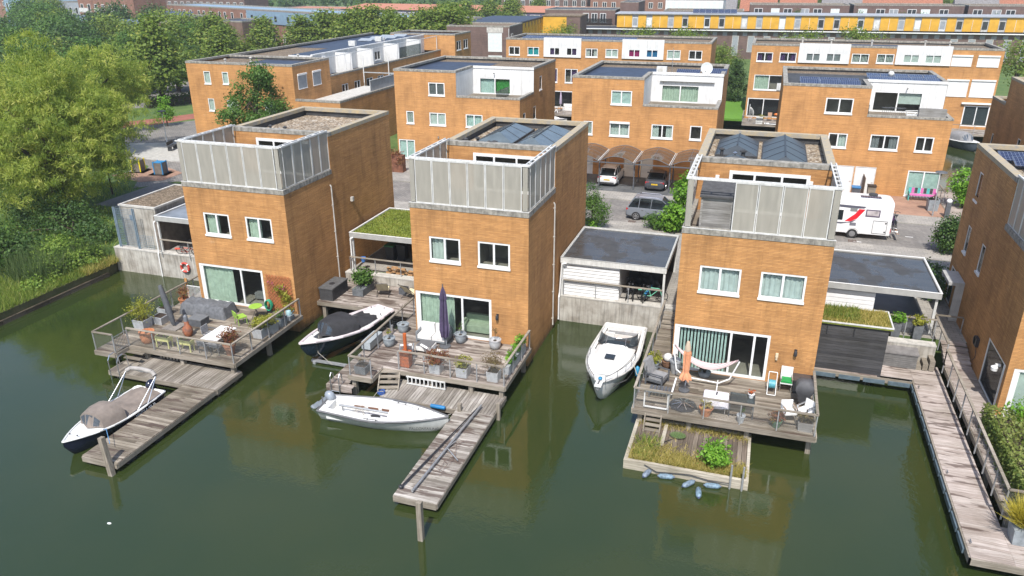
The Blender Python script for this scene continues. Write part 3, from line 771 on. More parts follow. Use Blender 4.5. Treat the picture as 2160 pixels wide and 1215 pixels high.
ML = rot(-90)
for h in ((-10.8,7.6,-10.1,9.15),(-10.62,4.82,-9.95,6.35),(-7.55,4.82,-6.85,6.35)):
    window(h4,ML,h,.07,(),True,None,GLASSD)
window(h4,ML,(-3.15,1.02,-.3,3.3),.09,(.93,),False,None,GLASSD,'corner_window')
window(h4,ML,(-12.0,1.6,-10.9,3.6),.09,(),False,(BLIND,'blind'),GLASSD,'hall_window')
m=MB(ML); m.box(-10.6,-.75,3.55,-8.75,0,3.72,0); m.box(-8.87,-.4,1.5,-8.75,0,3.55,0); o=P(h4,'porch',m,simple('porch_zinc',(.42,.42,.41),.6,.15,2,streak=.2))
m=MB(ML); m.box(-10.2,-.02,1.65,-9.15,.03,3.6); P(h4,'front_door',m,simple('door_brown',(.25,.10,.045),.6,.2,3))
m=MB(ML); m.lathe([(.0,-.16),(.13,-.16),(.15,0),(.0,.1)],(-.9,-.2,2.9),12); m.box(-.95,-.2,2.95,-.85,0,3.05); P(h4,'security_camera',m,WHT,40)
m=MB(ML); m.box(-4.75,-.14,2.2,-4.3,0,2.62); s=len(m.v); m.tube((-4.7,-.14,2.41),(-4.7,-.05,2.41),.2,n=14); m.path([(-4.4,-.06,2.2),(-4.25,-.05,1.7),(-4.55,-.05,1.4)],.015,5); P(h4,'wall_hose_reel',m,BLKM)
# ------------------------------------------------------------------ quay walls, carports and decks
def boards(mb, x0, y0, x1, y1, z, axis='x', w=.15, g=.016, th=.035, m=0, split=3.6):
    if axis == 'x':
        y=y0; 
        while y < y1-.03:
            yb=min(y+w-g,y1); x=x0; k=x0+rng.uniform(.8,split)
            while x < x1-.01:
                xb=min(k,x1); mb.cur=rng.random(); mb.box(x,y,z-th,xb-.004,yb,z-rng.uniform(0,.006),m); x=xb; k=x+split
            y+=w
    else:
        x=x0
        while x < x1-.03:
            xb=min(x+w-g,x1); mb.cur=rng.random(); mb.box(x,y0,z-th,xb,y1+rng.uniform(-.02,.02),z-rng.uniform(0,.006),m); x+=w
    return mb
def railing(t, pts, z0, h=1.0, step=1.55, mesh=True, cap=.11):
    """one railing per side: wooden handrail, thin steel posts and wire mesh under it"""
    for k,((xa,ya),(xb,yb)) in enumerate(zip(pts,pts[1:])):
        L=math.hypot(xb-xa,yb-ya); n=max(1,round(L/step)); cm=MB(); cm.cur=rng.random(); cm.bar((xa,ya,z0+h),(xb,yb,z0+h),cap,.055); r=P(t,'railing',cm,TIMB)
        for i in range(1 if k else 0,n+1):
            x=xa+(xb-xa)*i/n; y=ya+(yb-ya)*i/n; pm=MB(); pm.box(x-.022,y-.022,z0-.25,x+.022,y+.022,z0+h-.03); P(r,'post',pm,GALV)
        if mesh: mm=MB(); mm.bar((xa,ya,z0+h*.5),(xb,yb,z0+h*.5),.004,h*.82); P(r,'mesh_infill',mm,MESHW)
def deck(label, x0,y0,x1,y1,z,mt,axis='x',rects=None,posts=(),group=None,name='timber_deck'):
    t=T(name,label,'deck',((x0+x1)/2,(y0+y1)/2,0)); cx,cy=(x0+x1)/2,(y0+y1)/2
    m=MB(); 
    for r in (rects or [(x0,y0,x1,y1)]): boards(m,r[0]-cx,r[1]-cy,r[2]-cx,r[3]-cy,z,axis)
    P(t,'deck_boards',m,mt)
    b=MB()
    for r in (rects or [(x0,y0,x1,y1)]):
        a=[v-o for v,o in zip(r,(cx,cy,cx,cy))]; b.cur=rng.random()
        b.box(a[0],a[1]-.05,z-.24,a[2],a[1]-.002,z-.02); b.cur=rng.random(); b.box(a[0]-.05,a[1],z-.24,a[0]-.002,a[3],z-.02); b.cur=rng.random(); b.box(a[2]+.002,a[1],z-.24,a[2]+.05,a[3],z-.02)
        for i in range(3):
            y=a[1]+(a[3]-a[1])*(i+.5)/3; b.box(a[0]+.05,y-.05,z-.26,a[2]-.05,y+.05,z-.04)
    P(t,'frame',b,TIMB)
    for px,py in posts:
        p=MB(); p.cur=rng.random(); p.box(px-cx-.1,py-cy-.1,-1.2,px-cx+.1,py-cy+.1,z-.1); P(t,'post',p,TIMBZ)
    return t,(cx,cy)

def quay(label, x0, x1, y, zt, z0=-1., th=.5):
    m=MB(); n=max(1,round((x1-x0)/3.0)); 
    for i in range(n):
        a=x0+(x1-x0)*i/n; b=x0+(x1-x0)*(i+1)/n; m.box(a+.008,y,z0,b-.008,y+th,zt)
    m.box(x0,y-.02,zt+.002,x1,y+th,zt+.07,1); return TM('quay_wall',label,'wall',m,[CONC,CONCL])
quay('stained concrete quay wall left of the leftmost canal house, under the mesh fence',-10.72,-.02,4.68,1.62)
quay('concrete quay wall behind the folding chairs, under the sedum roofed carport',6.42,13.57,5.3,1.6)
quay('rust streaked concrete quay wall behind the white motor cruiser',19.8,26.86,5.92,1.52)
quay('pale concrete quay wall above the grey storage box, beside the black timber wall',36.45,39.1,5.0,1.62,-.5)

def carport(label, x0,y0,x1,y1,zt,mt,fm,top=None,posts=(),edge=None,backwall=None):
    t=T('carport',label,'carport',(x0,y0,0)); W=x1-x0; D=y1-y0
    m=MB(); m.box(.1,.1,zt-.06,W-.1,D-.1,zt-.012); P(t,'roof',m,mt)
    f=MB(); ring(f,0,0,W,D,zt-.26,zt+.05,.1,0,o=0); P(t,'fascia',f,fm)
    if edge:
        e=MB(); ring(e,0,0,W,D,zt+.052,zt+.075,.07,0,o=.012); P(t,'roof_edge',e,edge)
    for px,py in posts:
        p=MB(); p.box(px-x0-.06,py-y0-.06,G,px-x0+.06,py-y0+.06,zt-.262); P(t,'post',p,WHD)
    if top: top(t,W,D,zt)
    if backwall:
        b=MB(); b.box(backwall[0]-x0,D-.22,G,backwall[1]-x0,D-.1,zt-.262); P(t,'back_wall',b,backwall[2])
    return t
# left of house 1
c1=carport('low flat roofed carport with a bicycle under it, beside the leftmost canal house',-7.0,4.82,-.04,9.0,4.08,simple('carport_roof_pale',(.20,.22,.25),.35,.2,1.5),simple('fascia_grey',(.36,.36,.35),.6,.1,2),posts=[(-6.9,4.95)],edge=WHT,backwall=(-6.9,-.1,CONC))
m=MB(); m.path([(.06,-.03,3.8),(-.02,-.1,3.7),(-.02,-.12,1.75),(-.02,-.2,1.6),(-.02,-.2,-.3)],.05,8); P(c1,'downpipe',m,WHT,60)
m=MB(); m.box(-.28,.2,G,-.06,4.1,4.0); P(c1,'side_wall',m,simple('wall_taupe',(.20,.16,.13),.8,.2,2))
railing(c1,[(.3,-.2),(6.9,-.2)],1.69,.95,1.9,False)
t=T('concrete_shed','square concrete shed with mossy gravel roof beside the mesh fence','shed',(-10.4,5.5,0))
m=MB(); m.box(0,0,G,2.9,5.4,4.32); P(t,'wall',m,CONC)
m=MB(); ring(m,0,0,2.9,5.4,4.322,4.45,.12,0,o=.04); P(t,'roof_edge',m,CONCL)
m=MB(); m.box(.12,.12,4.322,2.78,5.28,4.39); P(t,'roof',m,GRAVD)
m=MB(); m.box(.75,-.03,3.4,1.1,0,3.75); P(t,'notice_plate',m,simple('plate_blue_grey',(.16,.22,.30),.5,.1,2))
BLUEG = simple('fence_blue_grey',(.22,.29,.36),.5,.1,5,metal=.3)
t=T('mesh_fence','blue grey wire mesh fence standing on the concrete quay wall by the reeds','fence',(-10.3,4.85,1.7))
for x,y in ((0,0),(1.55,0)):
    m=MB()
    for d in (0,.12): m.box(x+d-.03,y-.03,0,x+d+.03,y+.03,2.75)
    P(t,'post',m,BLUEG)
m=MB(); m.box(0,2.37,0,.06,2.43,2.75); P(t,'post',m,BLUEG)
m=MB()
for i in range(22): m.box(.03,-.008,.15+i*.12,1.55,.008,.162+i*.12)
for i in range(16): m.box(.05+i*.1,-.006,.1,.06+i*.1,.006,2.7)
for i in range(22): m.box(.022,.03,.15+i*.12,.038,2.4,.162+i*.12)
for i in range(24): m.box(.024,.05+i*.1,.1,.036,.06+i*.1,2.7)
for i in range(9): m.box(1.7+i*.14,-.006,.05,1.712+i*.14,.006,1.0)
for i in range(8): m.box(1.67,-.008,.1+i*.12,2.9,.008,.112+i*.12)
P(t,'wire_mesh',m,BLUEG)
m=MB(); s=[]
pts=[(.3*math.cos(a),0,.3*math.sin(a)) for a in [2*pi*i/20 for i in range(21)]]; m.path(pts,.075,8)
o=TM('lifebuoy','red and white ring lifebuoy hung on the quay wall','lifebuoy',m,simple('buoy_red',(.55,.07,.05),.5,.15,3),(-5.02,4.58,.88),smooth=60)
m=MB()
for k in range(4):
    a=pi/4+k*pi/2; m.tube((.3*math.cos(a-.12),0,.3*math.sin(a-.12)),(.3*math.cos(a+.12),0,.3*math.sin(a+.12)),.08)
P(o,'band',m,WHT,60)
# between houses 1 and 2
SEDUM=_ground('sedum_mat',(.12,.17,.02),(.20,.21,.035),1.3)
def sedum(t,W,D,zt):
    n=int(W*D*230); p=np.stack([npr.uniform(.15,W-.15,n),npr.uniform(.15,D-.15,n),np.full(n,zt-.01)],1)
    q=np.sin(p[:,0]*2.1+1)*np.cos(p[:,1]*1.7)*.25+.5+npr.normal(size=n)*.2
    o=blades('sedum',p,.13,.05,leaf('sedum_leaves',[(0,(.10,.12,.02)),(.45,(.17,.23,.03)),(.8,(.27,.31,.05)),(1,(.34,.29,.09))],.3) if 'sedum_leaves' not in MATS else MATS['sedum_leaves'],.6,t,q); o['kind']='stuff'
c2=carport('carport with a bright green sedum roof between the left and middle canal houses',6.62,5.82,13.56,11.3,4.0,SEDUM,simple('fascia_grey',(.3,.3,.3)),top=sedum,posts=[(6.75,5.95)],edge=WHT,backwall=(6.7,13.5,BRD))
m=MB(); m.path([(.25,.0,3.75),(.1,-.08,3.7),(.1,-.1,1.7),(.1,-.18,1.55),(.1,-.18,1.2)],.05,8); P(c2,'downpipe',m,WHT,60)
m=MB(); m.box(.15,5.2,3.0,6.8,5.4,3.4); P(c2,'beam',m,WHD)
railing(c2,[(.1,-.3),(6.85,-.3)],1.66,.95,1.7,False)
# between houses 2 and 3
SLATW=simple('white_slats',(.78,.78,.78),.5,.06,2)
c3=carport('flat wet roofed carport full of bicycles, behind the white motor cruiser',19.86,5.92,25.75,11.8,3.82,WETR,WHD,posts=[(19.95,6.02),(25.65,6.02),(25.65,11.6)],edge=simple('edge_alu',(.40,.40,.38),.5,.1,3),backwall=(20.0,25.7,UPST))
m=MB(); z=G+.06
while z<3.45: m.box(.12,.16,z,3.3,.2,z+.165); m.box(3.3,.21,z,3.34,5.4,z+.165); z+=.2
m.box(.14,.202,G,3.28,.208,3.5,1); m.box(3.292,.22,G,3.298,5.3,3.5,1)
P(c3,'storage_wall',m,[SLATW,UPST])
m=MB(); m.box(3.4,3.2,G,5.6,3.3,3.5); P(c3,'dark_cupboard',m,UPST)
railing(c3,[(.2,.04),(5.75,.04)],1.6,.95,1.85,False)
m=MB(); m.path([(.35,-.02,3.55),(.1,-.06,3.5),(.0,-.08,1.7),(-.0,-.2,1.5),(.0,-.2,.15)],.05,8); P(c3,'downpipe',m,WHT,60)
# between houses 3 and 4
c4=carport('flat bitumen roofed carport with white plank wall, right of the rightmost canal house',33.28,6.5,39.2,11.9,3.82,WETR,simple('fascia_grey',(.3,.3,.3)),posts=[(39.05,6.7),(39.05,11.5)],edge=WHT)
m=MB(); z=G+.06
while z<3.4: m.box(.05,.26,z,2.95,.3,z+.205); m.box(2.95,.3,z,2.99,5.2,z+.205); z+=.23
m.box(.06,.302,G,2.93,.308,3.5,1); m.box(2.942,.32,G,2.948,5.1,3.5,1)
P(c4,'storage_wall',m,[SLATW,CONCL])
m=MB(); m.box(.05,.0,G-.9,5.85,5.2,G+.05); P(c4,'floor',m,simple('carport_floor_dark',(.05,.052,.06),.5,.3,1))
railing(c4,[(3.2,-.35),(5.85,-.35)],1.62,.98,1.3,True)
def potted(t, n, cx, cy, z, k=1): pass
t=T('timber_shed','black horizontal plank timber shed with overgrown sedum roof beside the water','shed',(33.3,3.12,0))
m=MB()
for i in range(17): m.cur=rng.random(); m.box(0,0,.5+i*.15,3.25,.05,.5+i*.15+.142)
for i in range(17): m.cur=rng.random(); m.box(3.2,.05,.5+i*.15,3.25,1.8,.5+i*.15+.142)
P(t,'wall',m,BLACKW)
m=MB(); m.box(-.0,-.1,3.06,3.4,1.95,3.14); P(t,'roof',m,SEDUM)
m=MB(); ring(m,0,-.1,3.4,1.95,3.142,3.2,.05,0,o=.02); P(t,'roof_edge',m,WHD)
m=MB()
for x in (.55,1.75): m.box(x-.02,-.06,2.55,x+.02,0,2.95)
P(t,'hook',m,BLKM)
n=4200; p=np.stack([npr.uniform(.05,3.3,n),npr.uniform(-.05,1.9,n),np.full(n,3.14)],1)
blades('sedum',p,.17,.04,L_DRY,.7,t)['kind']='stuff'
n=1500; p=np.stack([npr.uniform(.05,2.0,n),npr.uniform(.3,1.9,n),np.full(n,3.14)],1)
blades('tall_grass',p,.32,.03,L_GRS,.5,t)['kind']='stuff'
# ---------------- deck of house 1
d1,o1=deck('timber deck on posts with covered sofa and white table, before the leftmost canal house',-1.0,-6.0,6.65,4.6,1.1,DKXD,'x',
    [(-1.0,-6.0,6.65,-.01),(-1.0,-.01,-.02,4.6),(-1.0,-6.9,.3,-6.0)],[(1.2,-5.8),(3.4,-5.8),(6.4,-5.8),(6.4,-2.9),(-.8,-5.8),(-.8,-1.0),(1.2,-3),(4.0,-3),(-.8,2.5)])
rl=lambda pts,o: [(x-o[0],y-o[1]) for x,y in pts]
railing(d1,rl([(-.95,4.3),(-.95,-6.85),(.28,-6.85)],o1),1.1,1.0,1.9)
railing(d1,rl([(.32,-5.97),(6.6,-5.97),(6.62,-.1)],o1),1.1,1.0,1.55)
m=MB(); 
for i in range(3): m.cur=rng.random(); m.box(.32,-6.75+i*.24,.45+i*.2,1.35,-6.53+i*.24,.5+i*.2)
m.xf(0,Matrix.Translation((-o1[0],-o1[1],0))); P(d1,'step',m,TIMB)
m=MB()
for i in range(9): x=-.0+i*.04
m.bar((.3,-6.86,1.2),(.3,-5.98,1.2),.03,.03); m.bar((.3,-6.86,1.95),(.3,-5.98,1.95),.03,.03)
for i in range(10): y=-6.82+i*.09; m.box(.29,y-.012,1.2,.31,y+.012,1.95)
m.xf(0,Matrix.Translation((-o1[0],-o1[1],0))); P(d1,'gate',m,STEEL)
m=MB(); 
for i in range(8): m.box(2.0+i*.2,-5.84,.62,2.1+i*.2,-5.80,.86)
m.box(1.9,-5.9,.86,3.6,-5.78,.92); m.xf(0,Matrix.Translation((-o1[0],-o1[1],0))); P(d1,'slat_screen',m,TIMB)
k1,q1=deck('L shaped jetty of grey boards below the left deck, moored along by the navy sloop',.3,-13.6,6.65,-5.6,.47,DKYD,'y',[(.3,-7.5,6.65,-5.6)],[(.6,-7.2),(6.4,-5.8),(6.4,-7.2),(3.0,-7.2)],name='jetty')
m=MB(); boards(m,4.83-q1[0],-13.6-q1[1],6.63-q1[0],-7.505-q1[1],.47,'x'); P(k1,'pier_boards',m,DKXD)
m=MB()
for x in (4.83,6.58): m.cur=rng.random(); m.box(x-q1[0],-13.6-q1[1],.22,x+.06-q1[0],-7.51-q1[1],.43)
for i in range(5): y=-13.5+i*1.45; m.box(4.9-q1[0],y-q1[1],.2,6.57-q1[0],y+.1-q1[1],.42)
m.box(4.84-q1[0],-13.66-q1[1],.2,6.62-q1[0],-13.605-q1[1],.43); P(k1,'pier_frame',m,TIMB)
m=MB()
for i in range(4): y=-13+i*1.6; m.box(5.0-q1[0],y-q1[1],-.5,6.5-q1[0],y+.5-q1[1],.19)
P(k1,'float',m,BLKM)
m=MB()
for x in (1.2,1.75): m.path([(x-q1[0],-6.9-q1[1],.47),(x-q1[0],-6.95-q1[1],1.15),(x-q1[0],-7.15-q1[1],1.3),(x-q1[0],-7.4-q1[1],1.28),(x-q1[0],-7.56-q1[1],1.05),(x-q1[0],-7.56-q1[1],-.3)],.025,6)
m.xf(0,Matrix.Translation((-.75,.0,0)))
P(k1,'swim_ladder',m,STEEL,60)
m=MB(); s=len(m.v); m.cbox(0,0,-1.5,.2,.2,3.2); m.xf(s,Matrix.Rotation(rad(-7),4,'Y')@Matrix.Rotation(rad(-3),4,'X'))
TM('mooring_post','leaning square timber mooring post at the end of the left jetty','mooring post',m,TIMBZ,(6.45,-13.82,0))
# ---------------- deck of house 2
d2,o2=deck('middle timber deck with purple parasol and pale sofa before the middle canal house',12.5,-5.3,19.9,1.9,1.1,DKXB,'x',
    [(13.7,-4.15,19.9,-.01),(12.5,-5.3,13.7,-.01),(12.5,-.01,13.58,1.9)],[(12.7,-5.1),(14.0,-4.0),(16.2,-4.0),(18.2,-4.0),(19.7,-4.0),(19.7,-.6),(12.7,-1.5),(12.7,1.4),(15.5,-2),(17.5,-2)])
railing(d2,rl([(12.58,1.9),(12.58,-5.27),(13.7,-5.27)],o2),1.1,1.0,1.5)
railing(d2,rl([(14.55,-4.1),(19.85,-4.1),(19.87,-.1)],o2),1.1,1.0,1.5)
m=MB(); boards(m,11.45-o2[0],-5.6-o2[1],12.48-o2[0],.8-o2[1],.62,'x'); boards(m,12.48-o2[0],-5.62-o2[1],12.85-o2[0],-5.32-o2[1],.62,'x')
m.box(11.45-o2[0],-5.65-o2[1],.3,12.8-o2[0],-5.61-o2[1],.58); m.box(11.41-o2[0],-5.6-o2[1],.3,11.447-o2[0],.8-o2[1],.58); P(d2,'side_landing',m,DKXB)
m=MB()
for x in (11.75,12.2): m.path([(x-o2[0],-5.4-o2[1],.62),(x-o2[0],-5.45-o2[1],1.15),(x-o2[0],-5.6-o2[1],1.25),(x-o2[0],-5.72-o2[1],1.1),(x-o2[0],-5.72-o2[1],-.3)],.025,6)
for z in (.1,.35): m.tube((11.75-o2[0],-5.72-o2[1],z),(12.2-o2[0],-5.72-o2[1],z),.02)
P(d2,'swim_ladder',m,STEEL,60)
m=MB()
for i in range(4):
    m.cur=rng.random(); m.box(-.45,-.24*i-.24,1.02-.155*i-.04,.45,-.24*i,1.02-.155*i)
for x in (-.5,.45): m.bar((x+.025,.05,1.05),(x+.025,-1.05,.42),.05,.2)
m.xf(0,Matrix.Translation((14.1-o2[0],-4.12-o2[1],0))@Matrix.Rotation(rad(18),4,'Z')); P(d2,'steps',m,TIMB)
m=MB(); m.box(15.0,-4.3,.86,17.0,-4.24,.92); m.box(15.0,-4.3,.5,17.0,-4.24,.55)
for i in range(10): m.box(15.05+i*.21,-4.3,.55,15.1+i*.21,-4.24,.86)
m.xf(0,Matrix.Translation((-o2[0],-o2[1],0))); P(d2,'stored_ladder',m,WHD)
k2,q2=deck('L shaped jetty of pale boards below the middle deck, a mast lying on it',14.3,-12.05,19.85,-3.9,.47,DKY,'y',[(14.3,-5.66,19.85,-3.9)],[(19.6,-5.5),(18.0,-5.5),(16,-4.1),(14.5,-5.4)],name='jetty')
m=MB(); boards(m,18.1-q2[0],-12.05-q2[1],19.88-q2[0],-5.665-q2[1],.47,'x'); P(k2,'pier_boards',m,DKX)
m=MB()
for x in (18.08,19.84): m.cur=rng.random(); m.box(x-q2[0],-12.05-q2[1],.22,x+.06-q2[0],-5.67-q2[1],.43)
m.box(18.1-q2[0],-12.1-q2[1],.2,19.86-q2[0],-12.055-q2[1],.43)
for i in range(5): y=-11.9+i*1.45; m.box(18.15-q2[0],y-q2[1],.2,19.83-q2[0],y+.1-q2[1],.42)
P(k2,'pier_frame',m,TIMB)
m=MB()
for i in range(4): y=-11.6+i*1.5; m.box(18.3-q2[0],y-q2[1],-.5,19.7-q2[0],y+.5-q2[1],.19)
P(k2,'float',m,BLKM)
m=MB(); m.cbox(0,0,-1.5,.19,.19,3.15); TM('mooring_post','grey square post standing in open water beyond the end of the middle jetty','mooring post',m,TIMBZ,(19.88,-13.5,0))
for x,y,l in ((18.3,-5.75,'short rough bollard stump where the middle jetty bends, by the sailing boat bow'),(19.95,-5.2,'short brown stump at the outer right corner of the middle jetty')):
    m=MB(); m.cbox(0,0,-.8,.16,.16,1.65); TM('mooring_stump',l,'bollard',m,TIMBZ,(x,y,0))
# terrace between house 1 and 2
dg,og=deck('low reddish wet timber terrace with two folding chairs between the left and middle canal houses',6.45,1.95,13.55,5.28,1.1,DKXB,'x',None,[(6.8,2.1),(9.5,2.1),(12.5,2.1)])
# ---------------- deck of house 3
d3,o3=deck('right timber deck with hammock and covered barbecue before the rightmost canal house',25.78,-4.2,33.28,5.8,1.1,DKXD,'x',
    [(25.78,-4.2,33.28,-.01),(25.78,-.01,26.88,5.8)],[(26.1,-3.9),(28.2,-3.9),(30.6,-3.9),(33.1,-3.7),(26.0,0),(33.1,-.6),(29,-2),(31,-2),(26,3.5)])
railing(d3,rl([(25.82,5.7),(25.82,-4.15),(33.22,-4.15),(33.22,-.3)],o3),1.1,1.0,1.5)
m=MB()
for x0,x1 in ((26.25,27.25),): 
    m.bar((x0,-4.05,1.2),(x0,-4.05,2.0),.05,.05); m.bar((x1,-4.05,1.2),(x1,-4.05,2.0),.05,.05); m.bar((x0,-4.05,1.22),(x1,-4.05,1.22),.05,.05); m.bar((x0,-4.05,1.98),(x1,-4.05,1.98),.05,.05)
m.xf(0,Matrix.Translation((-o3[0],-o3[1],0))); P(d3,'gate',m,WHT)
m=MB()
for i in range(4): m.cur=rng.random(); m.box(26.4,-4.32-i*.1,.92-i*.19,27.05,-4.12-i*.1,.96-i*.19)
for x in (26.36,27.05): m.bar((x,-4.15,1.05),(x,-4.65,.25),.05,.12)
m.xf(0,Matrix.Translation((-o3[0],-o3[1],0))); P(d3,'steps',m,TIMB)
m=MB()
for i in range(4): m.cur=rng.random(); m.box(25.85,4.3+i*.28,1.1+i*.14,26.85,4.56+i*.28,1.2+i*.14)
m.xf(0,Matrix.Translation((-o3[0],-o3[1],0))); P(d3,'step',m,TIMB)
# overgrown raft
t=T('raft','overgrown timber raft moored below the right deck','raft',(28.4,-5.35,0))
m=MB(); boards(m,-2.3,-1.6,2.3,1.6,.34,'y',.2,.012); P(t,'raft_boards',m,planks('raft_boards',[(0,(.09,.07,.055)),(.5,(.15,.12,.095)),(1,(.21,.175,.14))],'y'))
m=MB()
for a in ((-2.45,-1.75,-.1,2.42,-1.6,.42),(-2.45,1.6,-.1,2.42,1.74,.42),(-2.45,-1.598,-.1,-2.3,1.598,.42),(2.3,-1.598,-.1,2.42,1.598,.42)): m.cur=rng.random()*.4+.5; m.box(*a)
m.box(-1.2,-.2,.345,-1.05,1.5,.42); P(t,'frame',m,planks('raft_frame',[(0,(.30,.27,.22)),(1,(.48,.44,.37))],'x'))
n=5200; x=npr.uniform(-2.3,2.35,n); y=-1.55+np.abs(npr.normal(size=n))*.36*(1.5-.35*np.sign(x)*np.minimum(1,np.abs(x)))
o=blades('dry_grass',np.stack([x,y,np.full(n,.34)],1)[y<1.2],.27,.03,L_DRY,.95,t); o['kind']='stuff'
n=900; x=npr.uniform(-2.3,2.3,n); y=1.5-np.abs(npr.normal(size=n))*.2
blades('grass_fringe',np.stack([x,y,np.full(n,.34)],1),.3,.025,L_DRY,.6,t)['kind']='stuff'
n=500; x=npr.uniform(-2.2,-1.2,n); y=npr.uniform(-1.5,.3,n); blades('green_grass',np.stack([x,y,np.full(n,.34)],1),.3,.03,L_GRS,.7,t)['kind']='stuff'
for x in (1.75,2.2):
    m=MB(); m.tube((x,-1.83,-.6),(x,-1.83,1.1),.04,n=10); P(t,'mooring_pole',m,GALV,60)
m=MB()
m.path([(-1.6,-1.8,.38),(-1.1,-1.82,.15),(-.4,-1.8,.22),(.2,-1.82,.3),(.9,-1.82,.2),(1.7,-1.86,.25)],.018,5); P(t,'rope',m,BLKM,60)
t=T('bush','small bright green shrub growing on the raft','shrub',(29.5,-6.3,.34)); 
m=MB(); m.tube((0,0,0),(0,0,.5),.03); P(t,'stem',m,BARK); shrub(t,'foliage',[(0,0,.5,.52,.5,.5)],L_BRI,1500,.15,.08)
m=MB(); s=len(m.v); 
m.lathe([(.02,.0),(.25,.05),(.32,.12),(.3,.16)],n=10); m.xf(s,Matrix.Diagonal((1.1,.8,.6,1)))
o=TM('landing_net','green landing net lying on the raft boards','net',m,see('net_green',(1,1,1),.45,.8,col=(.09,.15,.045)),(27.85,-4.75,.4))
m=MB(); m.tube((-.2,-.25,0),(-.75,-.85,0),.015); P(o,'handle',m,BLKM)
for (x,y,r,pt,l) in ((26.95,-7.25,70,.3,'pale blue fender hanging tilted at the left end of the raft'),(27.7,-7.25,8,.55,'grey blue fender lying along the raft edge, second from the left'),(28.6,-7.45,50,.45,'thin grey fender afloat near the middle of the raft edge'),(29.5,-7.3,8,.6,'turquoise fender lying along the raft edge right of the middle'),(29.03,-7.9,-84,.6,'loose blue fender floating away from the raft')):
    m=MB(); m.lathe([(.02,-.32),(.05,-.29),(.105,-.22),(.115,0),(.105,.22),(.05,.29),(.02,.32)],n=12); m.xf(0,Matrix.Rotation(rad(90),4,'Y'))
    o=TM('fender',l,'fender',m,simple('fender_%d'%int(pt*100),(.14+.08*(1-pt),.22+.06*pt,.27+.09*pt),.6,.35,8),(x,y,.08),rad(r),'fenders along the raft',smooth=60)
    
    for e_ in (.27,-.27): m=MB(); m.tube((e_,0,0),(e_*1.25,0,0),.04); P(o,'end_cap',m,simple('fender_cap',(.07,.09,.16),.5),60)
# ---------------- low walkway and deck of house 4 on the right
t=T('timber_walkway','long low reddish boardwalk along the water on the right','boardwalk',(38,0,0))
m=MB(); boards(m,0,-9.35,1.32,4.9,.62,'x',.145,.006,split=9); boards(m,1.32,-9.35,7,-7.35,.62,'x',.145,.006,split=9); boards(m,-1.6,3.2,-.005,4.95,.62,'x',.145,.006,split=9); boards(m,-4.7,3.0,-1.6,3.2,.62,'x'); P(t,'deck_boards',m,WALK)
m=MB(); m.box(-.06,-9.42,.35,0,3.15,.6); m.box(-.06,-9.42,.35,7,-9.352,.6); m.box(-4.7,2.95,.35,-.065,2.998,.6); P(t,'frame',m,TIMB)
m=MB()
for i in range(11): y=-8.8+i*1.12; m.box(-.12,y,.3,-.062,y+.95,.5)
for i in range(4): x=-4.4+i*1.1; m.box(x,2.89,.3,x+.95,2.948,.5)
P(t,'edge_float',m,simple('edge_float_blue',(.10,.14,.17),.5,.2,4))
m=MB()
for y in (-8.6,-4.5,2.4): m.tube((.12,y-.1,.72),(.12,y+.1,.72),.018); m.tube((.12,y,.6),(.12,y,.72),.02)
P(t,'cleat',m,STEEL)
for i in range(5):
    m=MB(); m.cbox(.2,-8+i*2.6,-1,.18,.18,1.55); P(t,'post',m,TIMBZ)
d4,o4=deck('raised boardwalk deck with hedge beside the brown house on the right edge',39.45,-7.2,47,8.2,1.08,WALK,'x',[(39.45,-7.2,47,-.02),(39.45,-.02,40.6,4.2)],[(39.6,-7),(39.6,-4),(39.6,-1),(39.6,2)])
railing(d4,rl([(39.3,3.9),(39.3,-7.2),(47,-7.2)],o4),1.08,1.02,1.45)
railing(d4,rl([(39.3,7.2),(39.3,3.9)],o4),1.5,.9,1.6); railing(d4,rl([(39.3,7.2),(40.55,7.2)],o4),1.55,.9,1.3,False)
m=MB()
for i in range(5): m.cur=rng.random(); m.box(39.45,4.2+i*.3,.9+i*.1,40.6,4.5+i*.3,1.14+i*.09)
m.cur=.6; boards(m,39.45,5.72,40.6,10.5,1.56,'x'); m.xf(0,Matrix.Translation((-o4[0],-o4[1],0))); P(d4,'steps',m,WALK)
m=MB()
for i in range(3): m.cur=rng.random(); m.box(38.25+i*.28,4.3,.62+i*.02,38.48+i*.28,5.0,.82+i*.18)
m.xf(0,Matrix.Translation((-o4[0],-o4[1],0))); P(d4,'plank_step',m,TIMB)
t=T('storage_box','grey slatted storage box on the low deck against the pale quay wall','storage box',(36.5,4.3,.62))
m=MB(); 
for i in range(7): m.box(0,0,.02+i*.1,1.75,.62,.1+i*.1)
m.box(.02,.02,0,1.73,.6,.72); P(t,'body',m,simple('box_grey',(.17,.165,.16),.6,.15,4))
m=MB(); m.add([(-.04,-.05,.725),(1.79,-.05,.725),(1.79,.66,.8),(-.04,.66,.8),(-.04,-.05,.79),(1.79,-.05,.79),(1.79,.66,.87),(-.04,.66,.87)],[(0,3,2,1),(4,5,6,7),(0,1,5,4),(1,2,6,5),(2,3,7,6),(3,0,4,7)]); P(t,'lid',m,simple('box_lid',(.19,.18,.175),.6,.15,4))
t=T('hedge','clipped box hedge standing on the raised deck at the right edge','hedge',(39.75,-7.0,1.1))
m=MB(); m.box(.35,.35,0,5.5,5.3,.75); P(t,'branches',m,BARK)
n=15000; u=npr.uniform(0,6,n); v=npr.uniform(0,5.8,n); zz=npr.uniform(0,1.1,n); f=npr.integers(0,5,n)
u=np.where(f==0,npr.normal(.08,.06,n),u); v=np.where(f==1,npr.normal(.08,.06,n),v); zz=np.where(f>=2,npr.normal(1.05,.05,n),zz); 
